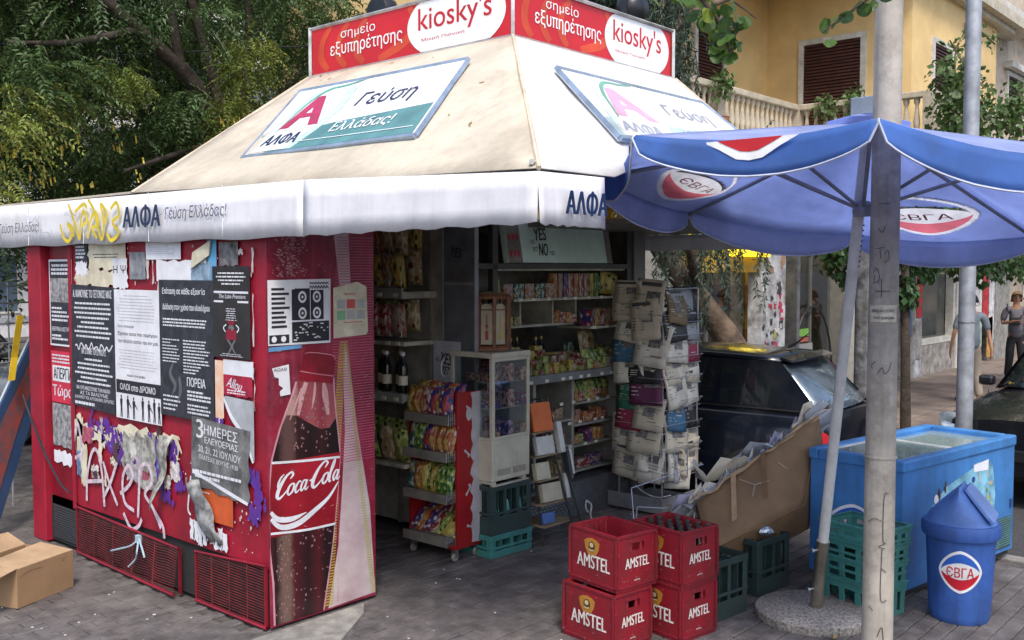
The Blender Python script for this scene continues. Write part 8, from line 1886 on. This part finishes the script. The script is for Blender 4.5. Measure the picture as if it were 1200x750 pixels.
C2, R2 = clumps(rs, ((1.0, 6.5, 2.6), (7.5, 9.5, 6.8)), 44, .45, .8)
tB = thing('tree', 'dark leafed tree deeper behind the kiosk, left of the roof sign', 'tree', (4.4, 8.0, 0), 0, 'leafy trees behind the kiosk')
limbs(tB, ([(4.4, 8.0, 0), (4.3, 8.0, 2), (4.5, 8.1, 4)], (.2, .12)), [([(4.4, 8.0, 3), (3.2, 7.6, 4.4), (2.2, 7.4, 5.2)], (.09, .03)), ([(4.4, 8.0, 3.2), (5.6, 7.8, 4.6), (6.6, 7.8, 5.6)], (.09, .03))], m_bark)
leaves_mesh('crown', *fronds(rs, C2, R2, 3200, .36, 7, .10, .4, .6), m_leafB, tB)
# tree C at the left edge
tC = thing('tree', 'tree at the left edge with a plain dark trunk and hanging yellow green fronds', 'tree', (1.95, 7.0, 0), 0, 'leafy trees behind the kiosk')
limbs(tC, ([(1.95, 7.0, 0), (1.95, 7.0, 1.8), (1.9, 6.95, 3.3)], (.17, .12)), [([(1.9, 6.95, 3.0), (1.2, 6.4, 4.2), (.5, 5.9, 4.6)], (.07, .03)), ([(1.9, 6.95, 3.1), (2.0, 6.8, 4.6), (2.2, 6.6, 5.6)], (.07, .03)), ([(1.3, 6.5, 4.0), (.6, 6.2, 4.2), (-.3, 5.9, 4.4)], (.06, .02))], m_bark)
C3, R3 = clumps(rs, ((-.9, 4.6, 3.0), (2.6, 7.4, 6.2)), 56, .32, .6)
C3, R3 = clear_of(C3, R3, BR_ + [(1.95, 7.0, 2.6), (1.95, 7, 2.9)], .08)
leaves_mesh('crown', *fronds(rs, C3, R3, 3000, .32, 8, .078, .36, .8), m_leafA, tC)
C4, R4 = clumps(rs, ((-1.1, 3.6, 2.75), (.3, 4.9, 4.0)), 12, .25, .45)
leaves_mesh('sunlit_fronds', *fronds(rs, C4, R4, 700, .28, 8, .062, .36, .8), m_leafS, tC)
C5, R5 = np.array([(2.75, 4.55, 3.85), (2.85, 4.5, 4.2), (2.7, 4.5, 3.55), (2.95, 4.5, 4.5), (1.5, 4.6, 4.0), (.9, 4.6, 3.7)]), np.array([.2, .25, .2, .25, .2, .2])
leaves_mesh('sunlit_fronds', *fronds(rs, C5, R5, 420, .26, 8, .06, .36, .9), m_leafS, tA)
# hanging pods
b = MB(); r_ = random.Random(77)
def pods(b, cs, n):
    for (x, y, z) in cs:
        for i in range(int(n * r_.uniform(.4, 1.1))):
            px_, py_, pz = x + r_.uniform(-.14, .14), y + r_.uniform(-.12, .12), z + r_.uniform(-.12, .1); l_ = r_.uniform(.035, .08); w_ = .009
            b.add([(px_ - w_, py_, pz), (px_ + w_, py_, pz), (px_ + w_ * .7 + .01, py_ + .01, pz - l_), (px_ - w_ * .5 + .01, py_ + .01, pz - l_)], [(0, 1, 2, 3)]); b.tube([(px_, py_, pz), (px_ + .012, py_ + .01, pz - l_ * .5), (px_ + .01, py_, pz - l_)], .008, 4)
pods(b, [(2.62, 4.4, 3.62), (2.82, 4.4, 3.7), (2.95, 4.4, 3.64)], 16); struct(part('seed_pods', b, M('pod_yellow', (.50, .40, .06), .6, island=.3), tA, w=True), 'stuff')
b = MB(); pods(b, [(.9, 4.6, 3.6), (1.0, 4.6, 3.35), (.8, 4.7, 3.0), (1.55, 4.6, 3.4), (1.6, 4.5, 3.1), (.6, 4.8, 3.2), (1.2, 4.6, 2.85), (-.2, 4.0, 3.2)], 11); struct(part('seed_pods', b, MATS['pod_yellow'], tC, w=True), 'stuff')
# wide dark backdrop trees
for i, (x, y, lb_t, box) in enumerate(((-1.5, 11.5, 'dark rounded tree behind the wire shelving at the far left', ((-3.5, 9, .7), (2.5, 12.5, 6.5))), (5.2, 12.5, 'dark tree in the middle distance left of the kiosk roof', ((2, 11, 1.5), (9, 14, 7.5))), (11.5, 10.5, 'tall dark tree behind the roof sign', ((8.5, 9.2, 3), (14.5, 12.5, 9))))):
    t = thing('tree', lb_t, 'tree', (x, y, 0), 0, 'leafy trees behind the kiosk'); limbs(t, ([(x, y, 0), (x + .1, y, 2.5), (x, y, 4.5)], (.22, .12)), [([(x, y, 3), (x + 1, y - .5, 5)], (.1, .04)), ([(x, y, 3), (x - 1, y - .5, 5)], (.1, .04))], m_bark)
    Cb, Rb = clumps(rs, box, 32, .5, .9); n = 7000; k = rs.integers(0, 32, n); d = rs.normal(size=(n, 3)); d /= np.linalg.norm(d, axis=1, keepdims=True); Pp = Cb[k] + d * (Rb[k] * rs.random(n) ** .4)[:, None]
    leaves_mesh('crown', Pp, d + rs.normal(size=(n, 3)) * .6 - np.array([0, 0, .4]), rs.normal(size=(n, 3)) + np.array([0, 0, 1.]), rs.uniform(.10, .2, n), rs.uniform(.05, .10, n), m_leafB, t)
# pepper tree: leaning trunk and hanging strands
tp = thing('weeping_tree', 'weeping tree with blue green hanging strands and a leaning pale trunk behind the parked car', 'tree', (7.7, .75, 0))
limbs(tp, ([(7.85, .62, 0), (7.6, .85, .7), (7.15, 1.25, 1.55), (6.75, 1.6, 2.2), (6.6, 1.9, 3.0), (6.9, 2.2, 4.2)], (.18, .10)), [([(6.6, 1.9, 3.0), (6.2, 2.2, 4.2), (6.4, 2.6, 5.4)], (.10, .04)), ([(6.9, 2.2, 4.2), (7.6, 2.0, 5.2), (8.3, 1.6, 5.6)], (.08, .03)), ([(7.0, 1.35, 1.75), (6.6, 1.2, 2.3), (6.2, 1.3, 2.7)], (.09, .04)), ([(6.9, 2.2, 4.2), (6.5, 3.0, 5.4), (6.6, 3.6, 6.2)], (.07, .03))], m_bark2)
def strands(starts, lens, step=.045):
    PP, AA, NN, LL, WW = [], [], [], [], []
    for (x, y, z), l_ in zip(starts, lens):
        m = int(l_ / step); dr = rs.normal(size=2) * .12; ph = rs.random() * 6
        for i in range(m):
            t = i / m; q = np.array([x + dr[0] * t + .02 * math.sin(ph + i * .4), y + dr[1] * t + .02 * math.cos(ph + i * .3), z - l_ * t])
            for s_ in range(3): a = rs.normal(size=3) * .55; a[2] -= .9; PP.append(q); AA.append(a); NN.append(rs.normal(size=3)); LL.append(rs.uniform(.06, .11)); WW.append(rs.uniform(.014, .024))
    return [np.array(z) for z in (PP, AA, NN, LL, WW)]
tq = rs.random(680); dq = rs.uniform(0, 2.4, 680); zq = rs.uniform(4.7, 7.6, 680)
S1 = np.concatenate([np.column_stack([5.95 + 1.42 * tq + .78 * dq, 3.15 - 1.58 * tq + .62 * dq, zq]), np.column_stack([rs.uniform(5.8, 8.0, 90), rs.uniform(.7, 2.0, 90), rs.uniform(3.0, 3.9, 90)])]); Ls = np.concatenate([rs.uniform(.6, 1.5, 680), rs.uniform(.9, 1.9, 90)])
leaves_mesh('crown', *strands(S1, Ls), m_pep, tp)
# mulberry at the shop front and the balcony climber
def broad(name, parent, C, Rd, n, l0, l1, mat):
    k = rs.integers(0, len(C), n); d = rs.normal(size=(n, 3)); d /= np.linalg.norm(d, axis=1, keepdims=True); Pp = C[k] + d * (Rd[k] * rs.random(n) ** .45)[:, None]
    a = d * .6 + rs.normal(size=(n, 3)) * .5 - np.array([0, 0, .8]); L_ = rs.uniform(l0, l1, n); return leaves_mesh(name, Pp, a, d + rs.normal(size=(n, 3)) * .5 + np.array([0, 0, .4]), L_, L_ * .85, mat, parent, .12)
tm = thing('tree', 'broad leafed dark green tree hanging over the shop fronts under the parasol', 'tree', (9.6, -.2, 0))
limbs(tm, ([(9.6, -.2, 0), (9.65, -.15, 1.5), (9.9, 0, 3.2)], (.07, .05)), [([(9.7, -.1, 2), (9.2, .3, 2.6), (8.6, .6, 2.9)], (.04, .02)), ([(9.8, 0, 2.6), (10.6, -.3, 3), (11.6, -.5, 3.1)], (.04, .02))], m_bark)
Cm = np.array([(9.0, .45, 2.35), (9.4, .4, 2.1), (9.2, .1, 2.45), (9.8, .1, 2.0), (9.9, .0, 2.4), (10.3, -.1, 2.2), (10.2, -.2, 2.7), (11.0, -.4, 2.5), (11.4, -.5, 2.2), (12.0, -.6, 2.4), (9.6, .5, 2.6), (8.9, .7, 2.7), (9.6, -.1, 1.8)]); broad('crown', tm, Cm, np.array([.35, .3, .4, .3, .4, .3, .4, .45, .35, .45, .4, .4, .22]), 3000, .07, .13, m_mul)
tn = thing('tree', 'lighter green street tree over the far pavement at the right edge', 'tree', (15.0, -1.0, 0))
limbs(tn, ([(15.0, -1.0, 0), (15.0, -.9, 1.6), (15.3, -.8, 3.2)], (.08, .05)), [([(15.1, -.9, 2.2), (14.4, -.2, 3.0), (13.8, .3, 3.2)], (.05, .02))], m_bark)
Cm = np.array([(13.2, .5, 2.5), (13.8, .2, 2.6), (14.4, -.2, 2.35), (15.0, -.6, 2.6), (15.5, -1.2, 2.4), (14.0, .6, 3.1), (15.2, -.2, 3.1), (16.2, -1.4, 2.8), (13.4, .1, 2.9), (16.4, -.6, 2.6), (17.2, -1.4, 2.3)]); broad('crown', tn, Cm, np.full(11, .5), 3600, .08, .14, leaf_mat('leaf_street', (.09, .15, .04), (.04, .08, .025)))
tc = thing('climbing_shrub', 'leafy climbing shrub spilling over the balcony behind the slim pole', 'shrub', (11.6, -.6, 2.5))
Cs = np.array([(11.2, -.4, 4.35), (11.4, -.6, 4.1), (11.8, -.8, 4.4), (11.5, -.3, 4.6), (12.0, -1.0, 4.1), (12.4, -1.2, 4.3), (12.8, -1.7, 4.0), (13.0, -1.9, 4.3), (12.2, -1.2, 3.9), (11.3, -.2, 4.1), (13.2, -2.1, 3.9), (11.1, -.2, 4.75), (12.6, -1.5, 4.5), (11.6, .0, 4.3)]); broad('leaves', tc, Cs, rs.uniform(.28, .42, 14), 2800, .06, .12, leaf_mat('leaf_climber', (.13, .20, .06), (.06, .11, .04)))
b = MB(); PPs = []
for pts in ([(11.9, -.9, 4.3), (12.2, -1.2, 4.9), (12.5, -1.4, 5.4), (12.7, -1.5, 5.9)], [(11.2, -.2, 4.6), (11.3, -.2, 5.2), (11.7, -.3, 5.5), (12.0, -.5, 5.3)], [(12.2, -1.2, 4.2), (12.8, -1.7, 4.9), (13.3, -1.9, 5.4)], [(11.4, -.4, 4.7), (11.3, -.1, 5.3)]):
    sp = smooth_path(pts, 8); b.tube(sp, .012, 4); PPs += [np.array(p) for p in sp]
part('stem', b, m_bark2, tc, w=True); PPs = np.array(PPs); PPs = np.repeat(PPs, 3, 0) + rs.normal(size=(len(PPs) * 3, 3)) * .05; n = len(PPs); leaves_mesh('leaves', PPs, rs.normal(size=(n, 3)) - np.array([0, 0, .3]), rs.normal(size=(n, 3)) + np.array([0, 0, 1]), rs.uniform(.06, .13, n), rs.uniform(.05, .09, n), MATS['leaf_climber'], tc)
for x, y, z, lbp in ((9.7, 2.6, 4.75, 'small potted shrub on the balustrade left of its corner'), (12.3, 1.7, 4.75, 'leafy pot plant in front of the shuttered window'), (12.4, 2.2, 4.7, 'green pot plant behind the balustrade corner')):
    pt_ = thing('pot_plant', lbp, 'pot plant', (x, y, 4.06)); b = MB(); b.lathe([(.09, 0), (.13, .25), (.14, .26)], n=12); part('pot', b, M('pot_clay', (.3, .12, .06), .8), pt_); broad('leaves', pt_, np.array([(x, y, z), (x + .1, y, z + .15)]), np.array([.22, .15]), 160, .05, .1, MATS['leaf_climber'])
# near branch with big round leaves, top of the picture
nbt = thing('overhanging_branch', 'branch with large round leaves hanging into the top of the view above the kiosk sign', 'branch', (.8, -2.4, 3.6))
limbs(nbt, ([(.95, -1.9, 3.75), (.80, -2.2, 3.50), (.80, -2.42, 3.25), (.84, -2.47, 3.10)], (.016, .005)), [([(.6, -2.2, 3.6), (.72, -2.35, 3.42), (.86, -2.45, 3.38)], (.010, .004)), ([(.90, -2.0, 3.6), (1.0, -2.35, 3.40), (1.02, -2.5, 3.28)], (.008, .003))], m_bark)
def round_leaf(s=1.0):
    b = MB(); P_ = [(0, 0, 0)] + [(.5 * math.cos(R(a)) * (1 - .10 * math.cos(R(a))) + .48, .52 * math.sin(R(a)), -.10 * math.cos(R(a)) ** 2 + .05 * math.sin(R(a * 3))) for a in range(-165, 166, 22)]
    b.add([(x * s, y * s, z * s) for x, y, z in P_], [(0, i, i + 1) for i in range(1, len(P_) - 1)]); return b
m_near = M('leaf_near', (.08, .15, .025), .45, col2=(.04, .09, .02), scale=4, trans=.35); m_near2 = M('leaf_near_yellow', (.20, .26, .04), .45, trans=.4)
lm = [part('leaf', round_leaf(), m_near, nbt), part('leaf', round_leaf(), m_near2, nbt)]
rl = random.Random(3); first = [True, True]
def put_leaf(par, p, s_, k=0):
    o = lm[k] if (first[k] and par is nbt) else bpy.data.objects.new('leaf', lm[k].data)
    if o is not lm[k]: COL.objects.link(o)
    else: first[k] = False
    o.parent = par; o.location = Vector(p) - par.location; o.scale = (s_, s_, s_); o.rotation_euler = (rl.uniform(-.7, .7), rl.uniform(.3, 1.5), rl.uniform(0, 6.28))
for i in range(105):
    t = rl.random(); base_ = [(.95, -1.9, 3.75), (.80, -2.2, 3.50), (.80, -2.42, 3.25), (.84, -2.47, 3.10)]; q = smooth_path(base_, 6)[int(t * 17)]; w_ = .20 * (1 - t) + .05
    put_leaf(nbt, q + Vector((rl.uniform(-1, 1) * w_, rl.uniform(-1, 1) * w_, rl.uniform(-1, .8) * w_ * .7)), rl.uniform(.055, .085), 1 if rl.random() < .15 else 0)
nb2 = thing('overhanging_branch', 'small leafy twig crossing the top edge in front of the ochre wall', 'branch', (1.2, -2.9, 3.3)); limbs(nb2, ([(1.35, -3.02, 3.42), (1.22, -2.93, 3.32), (1.08, -2.8, 3.18)], (.008, .003)), [], m_bark)
for i in range(13):
    t = i / 12; q = Vector((1.36, -3.04, 3.44)).lerp(Vector((1.08, -2.80, 3.17)), t); put_leaf(nb2, q + Vector((rl.uniform(-.03, .03), rl.uniform(-.03, .03), rl.uniform(-.03, .05))), rl.uniform(.045, .075), 0)
# floodlights behind the roof sign
for loc, lbf, rz in (((3.05, -.42, 3.955), 'round black floodlight on the right top edge of the roof sign', 0), ((1.75, .95, 3.90), 'black floodlight on the left top edge of the roof sign', 1.57)):
    t = thing('floodlight', lbf, 'floodlight', loc, rz); b = MB(); b.lathe([(.0, -.10), (.08, -.09), (.12, -.03), (.13, .05), (.11, .10), (0, .11)], n=18); b.v = [(v[0], v[2] * .9, v[1] + .12) for v in b.v]; part('housing', b, M('flood_black', (.015, .016, .02), .35), t, smooth=50)
    b = MB(); b.tube([(0, 0, 0), (0, .05, .05)], .02, 6); b.b2((-.13, -.02, .05), (-.11, .03, .16)); b.b2((.11, -.02, .05), (.13, .03, .16)); part('bracket', b, MATS['flood_black'], t)
b = MB(); b.tube([(-2, 7, 4.75), (1.5, 5.6, 4.3), (4.0, 4.2, 4.65), (5.5, 3.4, 4.9)], .008, 4); o = part('overhead_cable', b, m_ink); tag(o, 'thin black cable strung through the trees', 'cable')

# look-alikes of one label are told apart by their order across the view
_ord = ['first', 'second', 'third', 'fourth', 'fifth', 'sixth', 'seventh', 'eighth', 'ninth', 'tenth', 'eleventh', 'twelfth', 'thirteenth', 'fourteenth', 'fifteenth', 'sixteenth', 'seventeenth', 'eighteenth', 'nineteenth', 'twentieth', 'last but five', 'last but four', 'last but three', 'last but two', 'last but one', 'last']
_by = {}
for o in COL.objects:
    if o.parent is None and 'category' in o: _by.setdefault(o['label'], []).append(o)
for l_, os_ in _by.items():
    if 1 < len(os_) <= 26:
        def sx_of(o): d = o.location if o.location.length else sum((Vector(c) for c in o.bound_box), Vector()) / 8; d = d - cam.location; return (d.x * math.sin(_H) - d.y * math.cos(_H)) / (d.x * math.cos(_H) + d.y * math.sin(_H))
        for i, o in enumerate(sorted(os_, key=sx_of)): o['label'] = l_ + ', ' + (_ord[i] if i else 'first') + ' from the left'
for o in COL.objects:
    if 'label' in o and 'category' in o and len(o['label'].replace('-', ' ').split()) > 16: print('LONG', o['label'])
bpy.data.scenes.remove(_ts)
for o in list(bpy.data.objects):
    if o.users_scene == (): bpy.data.objects.remove(o)
